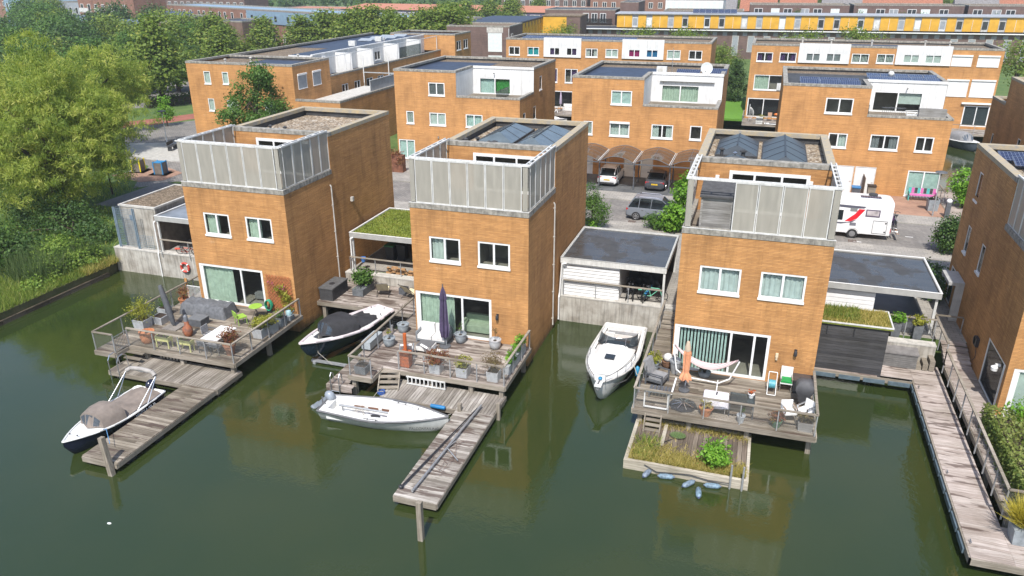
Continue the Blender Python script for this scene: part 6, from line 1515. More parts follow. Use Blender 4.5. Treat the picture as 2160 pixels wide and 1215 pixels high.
def awB(t,s):
    m=MB(rot(0,0,4.5)); drape(m.M,7.3,7.62,8.85,9.0,.22,mb=m); drape(m.M,8.95,7.62,10.5,9.0,.22,mb=m); P(s,'curtain',m,CURTG)
    m=MB(rot(0,0,4.5)); m.tube((7.05,-.14,9.55),(11.85,-.14,9.55),.12,n=10); P(t,'awning_case',m,WHT,60)
    solar(t,8.3,5.2,9.98,2.1,1.3,14); solar(t,10.6,5.9,10.05,2.1,1.3,14)
    m=MB(); m.box(6.6,4.9,9.9,7.5,5.4,10.65); o=P(t,'air_conditioner',m,WHD); m=MB(); m.tube((6.95,4.89,10.3),(6.95,4.87,10.3),.22,n=14); P(o,'fan',m,CONCL)
    m=MB(); m.tube((8.0,4.8,9.9),(8.0,4.8,12.3),.025); P(t,'antenna_pole',m,STEEL,60)
    m=MB(); k=len(m.v); m.lathe([(0,0),(.2,.02),(.4,.07),(.5,.13),(.52,.13),(.41,.05),(.2,-.01),(0,-.02)],n=20); m.xf(k,Matrix.Translation((11.0,4.9,10.62))@Matrix.Rotation(rad(70),4,'X')@Matrix.Rotation(rad(12),4,'Y')); o=P(t,'satellite_dish',m,simple('dish_grey',(.5,.53,.53),.5,.06,4),60)
    m=MB(); m.tube((11.0,5.0,9.85),(11.0,4.96,10.6),.03); m.tube((11.0,4.9,10.35),(10.95,4.35,10.45),.018); m.ball((10.95,4.33,10.47),.05); P(o,'mast',m,SLATE,60)
row2('orange brick house across the street with a satellite dish above its white roof terrace',13.5,12.6,6.3,
    [((3.48,7.82,5.3,9.1),(CURTM,'blind')),((3.47,5.08,5.24,6.42),(CURTW,'shutterbox')),((7.15,5.1,9.01,6.37),(BLIND,'sides')),((10.44,5.14,11.43,6.42),None),((1.12,5.08,1.95,6.35),(BLIND,'slats'))],
    (7.2,7.62,10.6,9.16),BITUB,awB,doors=[((4.9,1.6,5.95,3.75),'w'),((6.42,1.6,7.5,3.75),'w'),((1.4,1.6,2.1,3.7),'w'),((10.7,1.6,11.6,3.7),'w')])
def awC(t,s):
    for i in range(3): solar(t,1.3+i*1.55,1.3,10.05,1.5,1.25,12); solar(t,1.3+i*1.55,2.7,10.05,1.5,1.25,12)
    for i in range(5): solar(t,6.9+i*1.12,5.0,10.0,1.08,1.6,8); solar(t,6.9+i*1.12,6.8,10.05,1.08,1.6,8)
    m=MB(); m.box(10.3,-.02+.3,7.63,12.25,.75,8.62); P(t,'planter_box',m,GREYW)
    m=MB(); m.box(6.65,.2,7.65,6.68,2.5,8.75); P(t,'glass_windbreak',m,GLASSD)
    m=MB()
    for i in range(12): m.box(7.7+i*.14,.5,7.65,7.72+i*.14,.52,8.55)
    m.box(7.65,.48,8.55,9.35,.54,8.6); P(t,'terrace_bars',m,SLATE)
    m=MB(); m.path([(9.6,.8,7.65),(10.4,.8,8.4),(9.4,.8,8.35),(9.9,1.0,7.65)],.03); m.box(9.5,.6,8.0,10.5,1.3,8.05); P(t,'deck_chair',m,WHD)
    m=MB(rot(0,0,4.5)); m.box(9.3,.2,8.3,11.05,.22,9.15); P(s,'blind',m,BLIND)
    m=MB(); m.tube((9.8,4.4,9.55),(9.8,4.2,9.65),.05); P(t,'wall_lamp',m,BLKM)
    m=MB(); m.lathe([(.1,0),(.22,.12),(.25,.3),(.12,.45)],(8.8,7.5,10.15),10); m.tube((8.8,7.5,9.85),(8.8,7.5,10.2),.05); P(t,'vent_pipe',m,WHD,60)
row2('orange brick house across the street with solar panels on both its roofs',31.05,12.75,6.6,
    [((3.38,7.93,5.44,9.23),None),((7.11,5.23,9.21,6.5),(SHUT,'sides')),((10.43,5.25,11.71,6.51),None),((3.96,5.2,5.41,6.45),(BLIND,'right')),((10.32,1.65,12.7,3.8),(CURTM,'blind'))],
    (7.35,7.62,11.1,9.3),UPST,awC,doors=[((6.39,1.6,7.96,3.85),'w'),((4.56,1.6,6.3,3.85),'w')])
# dark house right behind the fourth canal house
t=T('house','dark brick house in shade with stepped roof, behind the right edge house','house',(49.4,33.5,0)); m=MB()
q=MB(rot(-90)); wall(q,-14,-.8,0,7.9,[(-11.5,2.6,-10.9,5.2),(-9.0,2.0,-8.3,4.6),(-4.0,4.5,-3.2,6.2)],.1,0,1,.5); wall(q,-9.6,7.9,0,10.1,[]); merge(m,q)
m.poly([(0,0,-.8),(11,0,-.8),(11,0,10.1),(0,0,10.1)]); m.poly([(11,0,-.8),(11,14,-.8),(11,14,7.9),(11,9.6,7.9),(11,9.6,10.1),(11,0,10.1)]); m.poly([(11,14,-.8),(0,14,-.8),(0,14,7.9),(11,14,7.9)]); m.poly([(11,9.6,7.9),(0,9.6,7.9),(0,9.6,10.1),(11,9.6,10.1)]); m.poly([(0,9.6,7.6),(11,9.6,7.6),(11,14,7.6),(0,14,7.6)],1); P(t,'wall',m,[BRF,ROOM])
m=MB(); ring(m,0,9.62,11,14,7.9,8.1,.3,0,'blr'); ring(m,0,0,11,9.6,10.1,10.3,.35,0); P(t,'coping',m,COPEL); m=MB(); m.box(.3,.3,9.9,10.7,9.3,10.0); P(t,'roof',m,BITU)
for h in ((-11.5,2.6,-10.9,5.2),(-9.0,2.0,-8.3,4.6),(-4.0,4.5,-3.2,6.2)): window(t,rot(-90),h,.08,(),True,None,GLASSD)
# curved carports before the middle house
SMOKE=see('smoked_polycarbonate',(.62,.47,.36),.30,.12,col=(.10,.07,.05))
for i,l in enumerate(('arched smoked carport bay at the far left, half hidden behind the middle canal house','arched smoked carport bay over the white car','arched smoked carport bay over the dark saloon','arched smoked carport bay at the right, behind the leafy shrub')):
    x0=14.15+i*2.95
    t=T('arched_carport',l,'carport',(x0,29.2,0),0,'arched smoked carports'); m=MB(); G_=[]
    for k in range(11):
        a=k/10; G_.append([(2.9*a,y,3.98+.46*math.sin(pi*a)) for y in (0,1.15,2.3,3.45,4.6)])
    m.grid(G_); P(t,'roof_sheet',m,SMOKE,60)
    m=MB()
    for y in (0,4.58): m.path([(2.9*k/10,y,3.97+.46*math.sin(pi*k/10)) for k in range(11)],.035)
    for y in (1.15,2.3,3.45): m.path([(2.9*k/10,y,3.97+.46*math.sin(pi*k/10)) for k in range(11)],.02)
    m.tube((1.45,0,4.43),(1.45,4.58,4.43),.022)
    m.box(0,-.05,3.84,2.9,.05,3.93); P(t,'frame',m,SLATE,60)
    m=MB()
    for d in (-.09,.05): m.box(d,-.02,3.96,d+.05,4.6,4.02)
    P(t,'gutter',m,WHD)
    m=MB(); m.box(-.05,.35,G,.05,.45,3.84); P(t,'post',m,SLATE); m=MB(); m.box(-.05,2.9,G,.05,3.0,3.84); P(t,'post',m,SLATE)
# long building behind on the left
t=T('apartment_block','long orange brick block at the left rear with grey shutters and white set back storey','apartment building',(-27.4,34,0))
w=MB(); LW=[(2.02,7.97,2.82,9.31),(4.26,8.02,5.0,9.31),(2.08,5.22,2.84,6.56),(4.4,5.25,5.7,6.5),(8.9,5.2,10.2,6.5),(4.6,2.0,6.2,3.6),(8.4,2.0,10.2,3.6)]
wall(w,0,.9,12.6,ZR,LW,.1,0,1,.8)
SH=[(.8,7.75,2.35,9.25),(3.55,7.75,5.05,9.25)]; q=MB(rot(90,12.6)); wall(q,0,6.3,7,ZR,SH,.1,0,1,.4); merge(w,q)
w.poly([(12.6,7,7.9),(0,7,7.9),(0,7,ZR),(12.6,7,ZR)]); w.poly([(0,41,.9),(0,0,.9),(0,0,ZR),(0,41,ZR)])
LB=[(48.9-34,5.45,50.3-34,6.75),(51.9-34,5.15,53.5-34,6.7),(54.8-34,5.15,56.4-34,6.65),(58.0-34,5.1,59.4-34,6.6),(46.0-34,5.3,47.4-34,6.75),(62-34,5.1,63.5-34,6.6),(66-34,5.1,67.5-34,6.6),(52.2-34,2.0,56.0-34,4.0),(60-34,2.0,63-34,4.0)]
q=MB(rot(90,11)); wall(q,7,.9,41,7.9,LB,.1,0,1,.9); merge(w,q)
w.poly([(11,41,.9),(0,41,.9),(0,41,7.9),(11,41,7.9)])
ring(w,0,0,12.6,7,9.5,ZR-.004,.25,2,'fbr',-.012); w.box(.012,7,9.5,.25,41,ZR-.004,2); w.box(10.75,7.01,7.5,10.99,40.99,7.895,0)
E1=[(.6,7.8,2.4,9.2),(3.4,7.8,5.2,9.2)]; q=MB(rot(90,13.3,41)); wall(q,0,.9,6.5,ZR,E1,.1,0,1,.6); merge(w,q); q=MB(rot(0,3,41)); wall(q,0,.9,10.3,ZR,[]); merge(w,q); w.poly([(13.3,47.5,.9),(3,47.5,.9),(3,47.5,ZR),(13.3,47.5,ZR)]); w.poly([(3,47.5,.9),(3,41,.9),(3,41,ZR),(3,47.5,ZR)])
P(t,'wall',w,[BRF,ROOM,UPST])
for h in LW: window(t,Matrix.Identity(4),h,.08,(.5,) if h[2]-h[0]>1.2 else (),True,(BLIND,'blind'))
for h in SH: sealed(t,rot(90,12.6),h,SHUT)
for h in LB: window(t,rot(90,11),h,.08,(.5,),True,None,GLASSD)
for h in E1: window(t,rot(90,13.3,41),h,.08,(.5,),True,None,GLASSD)
c=MB(); ring(c,0,0,12.6,7,ZR,10.25,.34,0,'fr'); c.box(-.03,.345,ZR,.34,41,10.249); c.box(10.7,7.03,7.9,11.03,41,8.06); ring(c,3,41,13.3,47.5,ZR+.001,10.25,.34,0); c.box(.34,6.7,ZR,12.25,7.02,10.24); P(t,'coping',c,COPE)
r=MB(); r.poly([(.2,.2,9.86),(12.4,.2,9.86),(12.4,6.8,9.86),(.2,6.8,9.86)]); r.poly([(.2,6.8,9.861),(5.6,6.8,9.861),(5.6,20,9.861),(.2,20,9.861)]); P(t,'front_roof',r,GRAVD)

for b_ in ((5.2,2.0,9.87,12.2,6.4,9.9),(.3,20,9.87,7.6,40.8,9.9),(3.3,41.3,9.86,13,47.2,9.9)): r=MB(); r.box(*b_); P(t,'roof',r,BITUB)
v=MB(); q=MB(rot(90,8.4)); V1=[(56.9-34,7.9,58.5-34,9.1),(59.3-34,7.9,60.9-34,9.1)]; wall(q,10.5,7.6,41,10.0,V1,.08,0,1,.6); merge(v,q); v.box(5.4,10.4,7.6,8.399,10.5,10.0); v.box(8.2,10.5,9.95,8.45,41,10.1)
for y in (15.5,20.8,28.0,35.0): v.box(8.401,y-.08,7.6,10.6,y+.08,9.9)
for y in (12.4,20.9,27.9): v.box(8.401,y,7.65,8.6,y+.8,9.7)
P(t,'white_setback_wall',v,[PANEL,ROOM])
v=MB(); v.box(5.5,10.42,9.90,8.19,40.95,10.0); P(t,'setback_roof',v,BITUB)
v=MB(); v.box(8.6,35.1,7.7,10.5,35.14,9.8); v.box(10.55,28.3,7.8,10.6,34.9,9.4); P(t,'glass_screen',v,GLASSD)
v=MB()
for a,b in ((8.45,40.9),): v.box(10.5,7.4,9.88,10.56,40.9,9.95)
for y in (7.5,14,20.8,28,35,40.7): v.box(10.5,y,8.06,10.56,y+.06,9.88)
P(t,'terrace_frame',v,WHT)
for h in V1: window(t,rot(90,8.4),h,.08,(.5,),True,None,GLASSD)
for y in (17.2,23.8):
    v=MB(); v.tube((11.06,y,2.0),(11.06,y,6.3),.05); v.tube((11.06,y,6.3),(11.06,y,9.2 if y<20 else 8.6),.06,m=1); P(t,'downpipe',v,[CONCL,WHT],60)
wg=MB(); wall(wg,12.61,.9,17.6,6.75,[(13.2,2,15,4.2)],.1); q=MB(rot(90,17.6)); wall(q,0,.9,14.3,6.75,[]); merge(wg,q); ring(wg,12.62,.02,17.6,14.3,6.4,6.745,.22,0,'r',-.01); P(t,'low_wing_wall',wg,[BRF,ROOM])
v=MB(); ring(v,12.62,0,17.6,14.3,6.75,6.95,.3,0,'fr'); P(t,'low_wing_coping',v,COPE); v=MB(); v.poly([(12.6,.2,6.4),(17.4,.2,6.4),(17.4,14.2,6.4),(12.6,14.2,6.4)]); P(t,'low_wing_floor',v,CONCL)
v=MB(); 
for i in range(5): v.box(17.3,6.9+i*1.42,5.6,17.36,6.9+i*1.42+1.38,8.0)
v.box(12.7,14.0,7.9,17.4,14.06,8.0); v.box(17.27,6.85,8.0,17.42,14.1,8.08); P(t,'grey_screen',v,simple('screen_grey_panel',(.36,.38,.39),.6,.1,2))
for x,y in ((4.8,4.3),(7.9,8.5),(3.2,2.2),(5.2,25),(7,31)): vent(t,x,y,9.88,.35,.09,True,CONCL)
for x,y in ((6.3,22.5),(6.4,29.5)): v=MB(); v.box(x,y,9.9,x+.9,y+.5,10.6); P(t,'air_conditioner',v,WHD)
for i in range(6): v=MB(Matrix.Translation((3.5+i%2*1.2,30+i*1.6,9.95))@Matrix.Rotation(rad(12),4,'X')); v.box(0,0,0,2.0,1.1,.05); P(t,'roof_panel',v,simple('tilted_panel_grey',(.30,.33,.36),.3,.1,2))
# third row on the far side of the rear canal
def row3(label,x0,W,y0,wins,white,ground,roofx=None,shut=(),rz=0,D=9):
    t=T('row_house',label,'house',(x0,y0,0),rad(rz)); w=MB(); hs=[h for h,_ in wins]+[h for h,_ in ground]; wall(w,0,.3,W,ZR,hs,.1,0,1,.7)
    w.poly([(W,0,.3),(W,D,.3),(W,D,ZR),(W,0,ZR)]); w.poly([(0,D,.3),(0,0,.3),(0,0,ZR),(0,D,ZR)]); w.poly([(W,D,.3),(0,D,.3),(0,D,ZR),(W,D,ZR)]); ring(w,0,0,W,D,9.6,ZR-.004,.25,2,'fblr',-.012); P(t,'wall',w,[BRF,ROOM,UPST])
    c=MB(); ring(c,0,0,W,D,ZR,10.27,.3,0); P(t,'coping',c,COPE); r=MB(); r.poly([(.2,.2,9.88),(W-.2,.2,9.88),(W-.2,D-.2,9.88),(.2,D-.2,9.88)]); P(t,'roof',r,GRAVD)
    for a in white:
        v=MB(rot(0,0,-.12)); inside=[h for h,_ in wins if a[0]-.02<h[0]<a[2] and a[1]-.1<h[1]]; wall(v,a[0],a[1],a[2],10.36,inside,.06,0,1,.6); v.box(a[0],.0,10.361,a[2],.4,10.40,0); v.poly([(a[0],0,a[1]),(a[0],0,10.36),(a[0],.12,10.36),(a[0],.12,a[1])]); v.poly([(a[2],0,a[1]),(a[2],.12,a[1]),(a[2],.12,10.36),(a[2],0,10.36)])
        v.box(a[0],-.03,a[1]-.05,a[2],.1,a[1]-.001,0); k=int((a[2]-a[0])/1.0)
        for i in range(1,k): v.box(a[0]+i*(a[2]-a[0])/k-.012,-.01,9.4,a[0]+i*(a[2]-a[0])/k+.012,-.002,10.35,2)
        P(t,'white_setback_wall',v,[PANEL,ROOM,CONCL])
    for h,cv in wins:
        iw=any(a[0]-.02<h[0]<a[2] and a[1]-.1<h[1] for a in white); window(t,rot(0,0,-.12) if iw else Matrix.Identity(4),h,.09,(.5,),not iw,cv,GLASS)
    for h,cv in ground: window(t,Matrix.Identity(4),h,.12,(.5,),False,cv,GLASSD,'glass_door')
    for h in shut: sealed(t,Matrix.Identity(4),h,WHT)
    return t
CYAN=simple('curtain_cyan',(.03,.42,.47),.9,.1,4); PINK=simple('curtain_magenta',(.42,.02,.17),.9,.1,4); BLUEC=simple('curtain_blue',(.02,.20,.45),.9,.1,4); PURC=simple('curtain_violet',(.10,.05,.16),.9,.1,4)
X=-4.75
tM=row3('orange brick row across the rear canal with magenta and cyan curtains in its windows',X,27.35,70.5,
  [((-4.36-X,7.96,-2.79-X,9.15),None),((-1.68-X,7.97,-.06-X,9.15),(CYAN,'drape')),((6.37-X,7.96,8.0-X,9.15),(CURTW,'sides')),((9.06-X,8.01,10.73-X,9.15),(BLIND,'blind')),((17.09-X,8.01,18.81-X,9.22),(BLIND,'blind')),((19.85-X,8.03,21.52-X,9.23),None),
   ((1.43-X,8.16,2.86-X,9.17),(PURC,'left')),((3.77-X,8.18,5.23-X,9.18),(PURC,'right')),((12.11-X,8.21,13.64-X,9.19),(PINK,'drape')),((14.43-X,8.22,15.96-X,9.21),(BLUEC,'drape')),((.9-X,4.52,2.57-X,6.45),(PURC,'sides')),((3.62-X,4.53,5.36-X,6.45),(PURC,'right'))],
  [(.61-X,8.0,5.77-X,10.35),(11.26-X,8.05,16.67-X,10.4)],[((1.4-X,1.25,4.8-X,3.5),None)])
for i in range(9): solar(tM,1.5+i*1.75,2.0,10.0,1.7,1.1,10); solar(tM,1.5+i*1.75,3.6,10.05,1.7,1.1,10)
X=27.5
tN=row3('orange brick row across the rear canal with four closed white roller shutters',X,27.7,70.5,
  [((28.19-X,8.06,30.1-X,9.25),(PURC,'sides')),((30.89-X,8.1,32.85-X,9.29),(PURC,'sides')),((33.93-X,8.35,35.58-X,9.31),(SHUT,'blind')),((36.24-X,8.36,37.94-X,9.34),(SHUT,'blind')),((39.14-X,8.2,41.06-X,9.36),(BLIND,'vert')),((41.9-X,8.25,43.79-X,9.4),(BLIND,'vert')),((44.77-X,8.46,46.49-X,9.44),(BLIND,'blind')),((47.1-X,8.47,48.85-X,9.45),(BLIND,'blind')),((28.19-X,4.61,31.79-X,6.54),(CURTG,'left'))],
  [(33.07-X,8.2,38.88-X,10.5),(43.95-X,8.3,49.86-X,10.5)],[((27.7-X,1.3,31.6-X,3.66),None),((52.28-X,1.4,55.0-X,3.82),(BLIND,'blind'))],shut=[(49.97-X,8.24,52.04-X,9.49),(52.65-X,8.22,54.83-X,9.51),(49.92-X,4.78,52.2-X,6.75),(52.53-X,4.79,54.96-X,6.79)])
m=MB(); m.box(51.9-X,-.25,4.0,54.97-X,0,4.18); P(tN,'awning_case',m,WHT)
m=MB(); m.box(31.0-X,-.06,4.62,31.75-X,-.02,5.6); 
P(tN,'balcony_bars',m,WHD)
m=MB(); m.poly([(11.8,1.0,9.95),(17.2,1.0,9.95),(17.2,6,9.95),(11.8,6,9.95)]); P(tN,'dark_roof_patch',m,BITUB)
for x,y in ((9.3,3),(14,3.5),(20,4),(6,5),(22.5,3)): vent(tN,x,y,9.9,.7,.1,True,CONCL)
# rear canal terraces
def reardeck(label,x0,y0,x1,y1,posts=True,rz=1.1):
    t,o=deck(label,x0,y0,x1,y1,rz,DKX,'x'); railing(t,[(x0-o[0],y1-o[1]),(x0-o[0],y0-o[1]),(x1-o[0],y0-o[1]),(x1-o[0],y1-o[1])],rz,1.0,1.6,False); return t
reardeck('timber terrace over the rear canal, in the gap between the left and middle rear houses',1.0,66.2,6.5,70.4)
reardeck('timber terrace over the rear canal left of the right rear house, crowded with garden furniture',27.4,66.4,33.0,70.4)
reardeck('timber terrace over the rear canal beside the grey launch',50.0,67.2,56.2,70.4)
t=T('parasol','small closed pale violet parasol on the rear terrace between the houses','parasol',(3.6,68.6,1.1)); m=MB(); m.lathe([(.12,.9),(.2,1.0),(.13,2.0),(.02,2.7)],n=10); P(t,'canopy',m,simple('parasol_lilac',(.42,.36,.46),.9,.1,4),50); m=MB(); m.tube((0,0,0),(0,0,2.8),.03); P(t,'pole',m,SLATE)
t=T('picnic_table','white picnic table on the rear terrace between the houses','table',(2.8,67.4,1.1)); m=MB(); m.box(-.8,-.4,.7,.8,.4,.76); P(t,'tabletop',m,WHT)
for x in (-.6,.6):
    for sg in (-1,1): m=MB(); m.tube((x+sg*.25,-.5,0),(x-sg*.1,.0,.72),.04); P(t,'leg',m,WHT)
m=MB(); m.box(-.9,-.35,0,.9,.35,.4); m.box(-.9,.25,.4,.9,.4,.8); TM('garden_sofa','grey garden sofa on the rear terrace between the houses','sofa',m,CUSH,(4.6,69.6,1.1))
t=T('paddle_board','white and black paddle board lying on the rear terrace left of the right rear house','paddle board',(31.3,66.7,1.15)); m=MB(); k=len(m.v); m.loft([[(-1.3+2.6*i/10,w*.42*math.sin(pi*(.06+.88*i/10))**.55,z) for i in range(11)]+[(-1.3+2.6*i/10,-w*.42*math.sin(pi*(.06+.88*i/10))**.55,z) for i in range(10,-1,-1)] for w,z in ((1,0),(1,.1))]); P(t,'board',m,WHT,40); m=MB(); m.box(-.7,-.28,.102,.9,.28,.11); P(t,'deck_pad',m,UPST)
for x,l in ((30.6,'tan garden armchair before the black glass doors on the rear terrace'),(32.3,'tan garden armchair at the right end of that rear terrace')):
    chair(l,(x,69.3,1.1),0,simple('tan_fabric',(.40,.25,.16),.9,.1,4),SLATE,'tan garden armchairs',True,.45,1.0)
pot('planter','violet pot with yellow flowers on the rear terrace rail',(29.6,67.2,1.1),.25,.5,simple('pot_violet',(.08,.04,.16),.5,.1,4),'cone',bushy(L_YEL,.45,.5,200,.14,.08))
m=MB(); m.ball((0,0,0),.35,.3,.16); TM('serving_dish','orange bowl between the tan armchairs on the rear terrace','bowl',m,simple('bowl_orange',(.6,.16,.03),.5,.1,3),(31.4,69.4,1.9),smooth=60)
t=T('hanging_chair','white wire egg shaped hanging chair on the rear terrace','hanging chair',(28.1,67.9,1.1)); m=MB()
for i in range(9): a=-pi/2+pi*i/8; m.path([(.55*math.cos(b)*math.cos(a),.5*math.cos(b)*math.sin(a)+.2,1.0+.75*math.sin(b)) for b in [-pi/2+pi*j/8 for j in range(9)]],.018,5)
m.path([(0,.7,0),(0,.8,1.9),(0,.3,2.1),(0,.2,1.75)],.035,6); P(t,'frame',m,WHD,60)
for z,l in ((0,'white crate stack on the rear terrace corner'),):
    m=MB(); 
    for i in range(4): m.box(0,0,i*.22,.8,.6,i*.22+.16)
    TM('pallet_stack',l,'pallet',m,WHD,(29.0,66.7,1.1))
# ------------------------------------------------------------------ cars
CARG=see('car_glass',(.35,.4,.42),.75,.03,col=(.015,.018,.02)); CHR=simple('chrome',(.65,.65,.67),.12,.04,4,metal=1); LAMR=simple('tail_lamp',(.42,.012,.015),.2,.1,5); PLATE=simple('plate_yellow',(.72,.46,.015),.4,.04,5); RIM=simple('rim_alloy',(.45,.46,.48),.3,.1,4,metal=.8)
def car(label,loc,rz,paint,L=4.25,Wd=1.74,H=1.5,saloon=False,rails=True,plate='N 48 GK'):
    """front at +x; body lofted along the length, cabin on top"""
    t=T('parked_car',label,'car',loc,rz)
    def sec(x,w,z0,zm,zt,wt): return [(x,-w*.88,z0),(x,-w,z0+.12),(x,-w,zm),(x,-wt,zt),(x,-wt*.5,zt+.015),(x,wt*.5,zt+.015),(x,wt,zt),(x,w,zm),(x,w,z0+.12),(x,w*.88,z0)]
    w=Wd/2; hl=L/2; zb=.94 if not saloon else .88
    S_=[(-hl,.80,.35,.62,.72,.74),(-hl+.06,.92,.26,.66,zb-.04,.84),(-hl+.35,.985,.22,.68,zb,.90),(-hl+1.0,1,.2,.68,zb+.01,.92),(0,1,.2,.66,zb-.01,.93),(hl-1.25,1,.2,.64,zb-.04,.92),(hl-.75,.98,.22,.62,zb-.12,.86),(hl-.25,.92,.24,.58,zb-.22,.78),(hl-.04,.8,.3,.52,zb-.34,.66),(hl,.7,.36,.48,zb-.42,.6)]
    m=MB(); m.loft([sec(x,w*a,z0,zm,zt,w*b) for x,a,z0,zm,zt,b in S_]); P(t,'body',m,paint,35)
    c0=-hl+(.18 if not saloon else .75); c1=hl-(1.05 if not saloon else 1.25)
    def gs(x,wb,zb_,zt): return [(x,-wb,zb_),(x,-wb*.80,zt),(x,-wb*.4,zt+.03),(x,wb*.4,zt+.03),(x,wb*.8,zt),(x,wb,zb_)]
    hb=[(c0,.86,zb-.01,zb+.05),(c0+.42,.89,zb,H-.05),(c0+1.1,.9,zb,H),(c1-1.2,.9,zb,H-.02),(c1-.75,.9,zb-.02,H-.08),(c1,.86,zb-.06,zb)]
    m=MB(); m.loft([gs(x,w*a,b,z) for x,a,b,z in hb]); P(t,'windows',m,CARG,35)
    m=MB(); m.grid([[(x,-w*a*.82,z+.012),(x,-w*a*.4,z+.045),(x,w*a*.4,z+.045),(x,w*a*.82,z+.012)] for x,a,b,z in hb[1:5]])
    for sg in (1,-1):
        m.path([(x,sg*w*a*.81,z+.005) for x,a,b,z in hb],.03,5)
        for x in (c0+.75,(c0+c1)/2+.05,): m.bar((x,sg*w*.895,zb),(x+.06,sg*w*.73,H-.03),.05,.02)
    P(t,'roof',m,paint,35)
    if rails:
        m=MB()
        for sg in (1,-1): m.path([(c0+.6,sg*w*.66,H+.0),(c0+.75,sg*w*.66,H+.07),(c1-1.1,sg*w*.66,H+.06),(c1-.95,sg*w*.66,H)],.018,5)
        P(t,'roof_rails',m,CHR,60)
    for x in (-hl+.78,hl-.82):
        for sg in (1,-1):
            m=MB(); m.tube((x,sg*(w-.2),.32),(x,sg*(w+.012),.32),.32,n=20); o=P(t,'wheel',m,TYRE,40); m=MB(); y=sg*(w+.016); m.tube((x,y,.32),(x,y+sg*.012,.32),.08,n=10)
            for k in range(7): a=2*pi*k/7; m.bar((x,y+sg*.004,.32),(x+.2*math.cos(a),y+sg*.004,.32+.2*math.sin(a)),.012,.05)
            m.path([(x+.21*math.cos(a),y,.32+.21*math.sin(a)) for a in [2*pi*j/16 for j in range(17)]],.018,5); P(o,'rim',m,RIM,40)
            
    for sg in (1,-1):
        m=MB(); m.box(-hl+.02,sg*w*.52,zb-.22,-hl+.16,sg*w*.9,zb-.08); P(t,'tail_light',m,LAMR)
        m=MB(); m.box(hl-.3,sg*w*.5,zb-.3,hl-.1,sg*w*.86,zb-.22); P(t,'headlight',m,CHR)
        m=MB(); m.ball((c1-.42,sg*(w+.08),zb+.06),.08,.1,.06); P(t,'mirror',m,paint,60)
        m=MB(); m.box(-.05,sg*w*1.0,zb-.14,.1,sg*(w*1.0+.02),zb-.11); m.box(-1.05,sg*w*1.0,zb-.14,-.9,sg*(w*1.0+.02),zb-.11); P(t,'door_handle',m,CHR)
    m=MB(); m.box(-hl-.012,-.26,.55,-hl+.08,.26,.66); o=P(t,'number_plate',m,PLATE)
    m=MB(); m.box(-hl-.02,-w*.7,.24,-hl+.25,w*.7,.4); P(t,'bumper',m,UPST)
    if plate: text(o,'lettering',plate,.09,Matrix.Translation((-hl-.014,0,.575))@Matrix.Rotation(rad(-90),4,'Z')@Matrix.Rotation(rad(90),4,'X'),BLKM,.002)
    return t
def paint(n,c,r=.22): return simple('paint_'+n,c,r,.03,1,spec=.6)
car('white hatchback car parked nose in under the arched carport',(17.7,32.05,G+.05),rad(90),paint('white',(.68,.68,.67)),4.2,1.72,1.48)
car('dark grey saloon car parked nose in under the arched carport',(21.8,31.75,G+.05),rad(90),paint('graphite',(.055,.06,.07)),4.4,1.72,1.36,True,False)
car('silver grey car with roof rails parked along the street behind the low flat roof',(23.05,22.25,G+.015),0,paint('silver',(.16,.175,.20),.25),4.4,1.78,1.66)
# ------------------------------------------------------------------ camper van
t=T('camper_van','white camper van with red swoosh parked in the street, bicycles on its rear','camper van',(32.4,21.7,G+.015))
L,Wd,H0,H1=6.45,2.1,.38,2.75; m=MB(); PW=paint('camper',(.70,.70,.70),.3)
def rr(x,k=0): return [(x,0+k,H0),(x,0,H0+.3),(x,0,H1-.32),(x,.05,H1-.14),(x,.2,H1-.02),(x,.6,H1+.02),(x,Wd-.6,H1+.02),(x,Wd-.2,H1-.02),(x,Wd-.05,H1-.14),(x,Wd,H1-.32),(x,Wd,H0+.3),(x,Wd-k,H0)]
def sc(x,f,dz=0): return [(px,(py-Wd/2)*f+Wd/2,H0+(pz-H0)*(f if pz>1.4 else 1)+dz) for px,py,pz in rr(x)]
m.loft([sc(1.6,.97),rr(1.75),rr(L-.35),sc(L-.12,.985),sc(L,.94)]); P(t,'body',m,PW,40)
m=MB(); m.loft([[(x,.1,.4),(x,.1,z1),(x,.25,z2),(x,Wd-.25,z2),(x,Wd-.1,z1),(x,Wd-.1,.4)] for x,z1,z2 in ((1.6,1.6,2.2),(1.2,1.55,2.1),(.7,1.1,1.15),(.1,.95,1.0),(0,.7,.75))]); P(t,'cab',m,PW,40)
m=MB(); m.box(.75,.08,1.1,1.5,.1,1.75); P(t,'cab_window',m,CARG)
for x,l in ((3.05,'a'),(4.05,'b')): pass
m=MB(); m.box(2.2,-.012,1.25,3.35,0,1.95); P(t,'side_window',m,CARG); m=MB(); m.box(4.75,-.02,1.62,5.65,0,2.12); o=P(t,'side_window',m,simple('window_rubber',(.10,.08,.13),.4,.1,4)); m=MB(); m.box(4.82,-.026,1.7,5.58,-.0201,2.05); P(o,'pane',m,simple('window_reflecting',(.52,.47,.48),.12,.25,2.5))
def yp(pts,y0,y1): k=MB(); k.yprism(pts,y0,y1); return k
P(t,'red_stripe',yp([(3.5,1.18),(3.9,1.2),(4.25,1.42),(4.7,2.1),(4.3,2.1),(4.1,1.75)],-.008,-.0005),simple('decal_red',(.62,.012,.025),.4,.05,3))
P(t,'grey_stripe',yp([(1.8,2.36),(4.75,2.3),(4.6,2.16),(4.0,2.12),(1.8,2.22)],-.007,-.0004),simple('decal_grey',(.09,.09,.12),.4,.05,3))
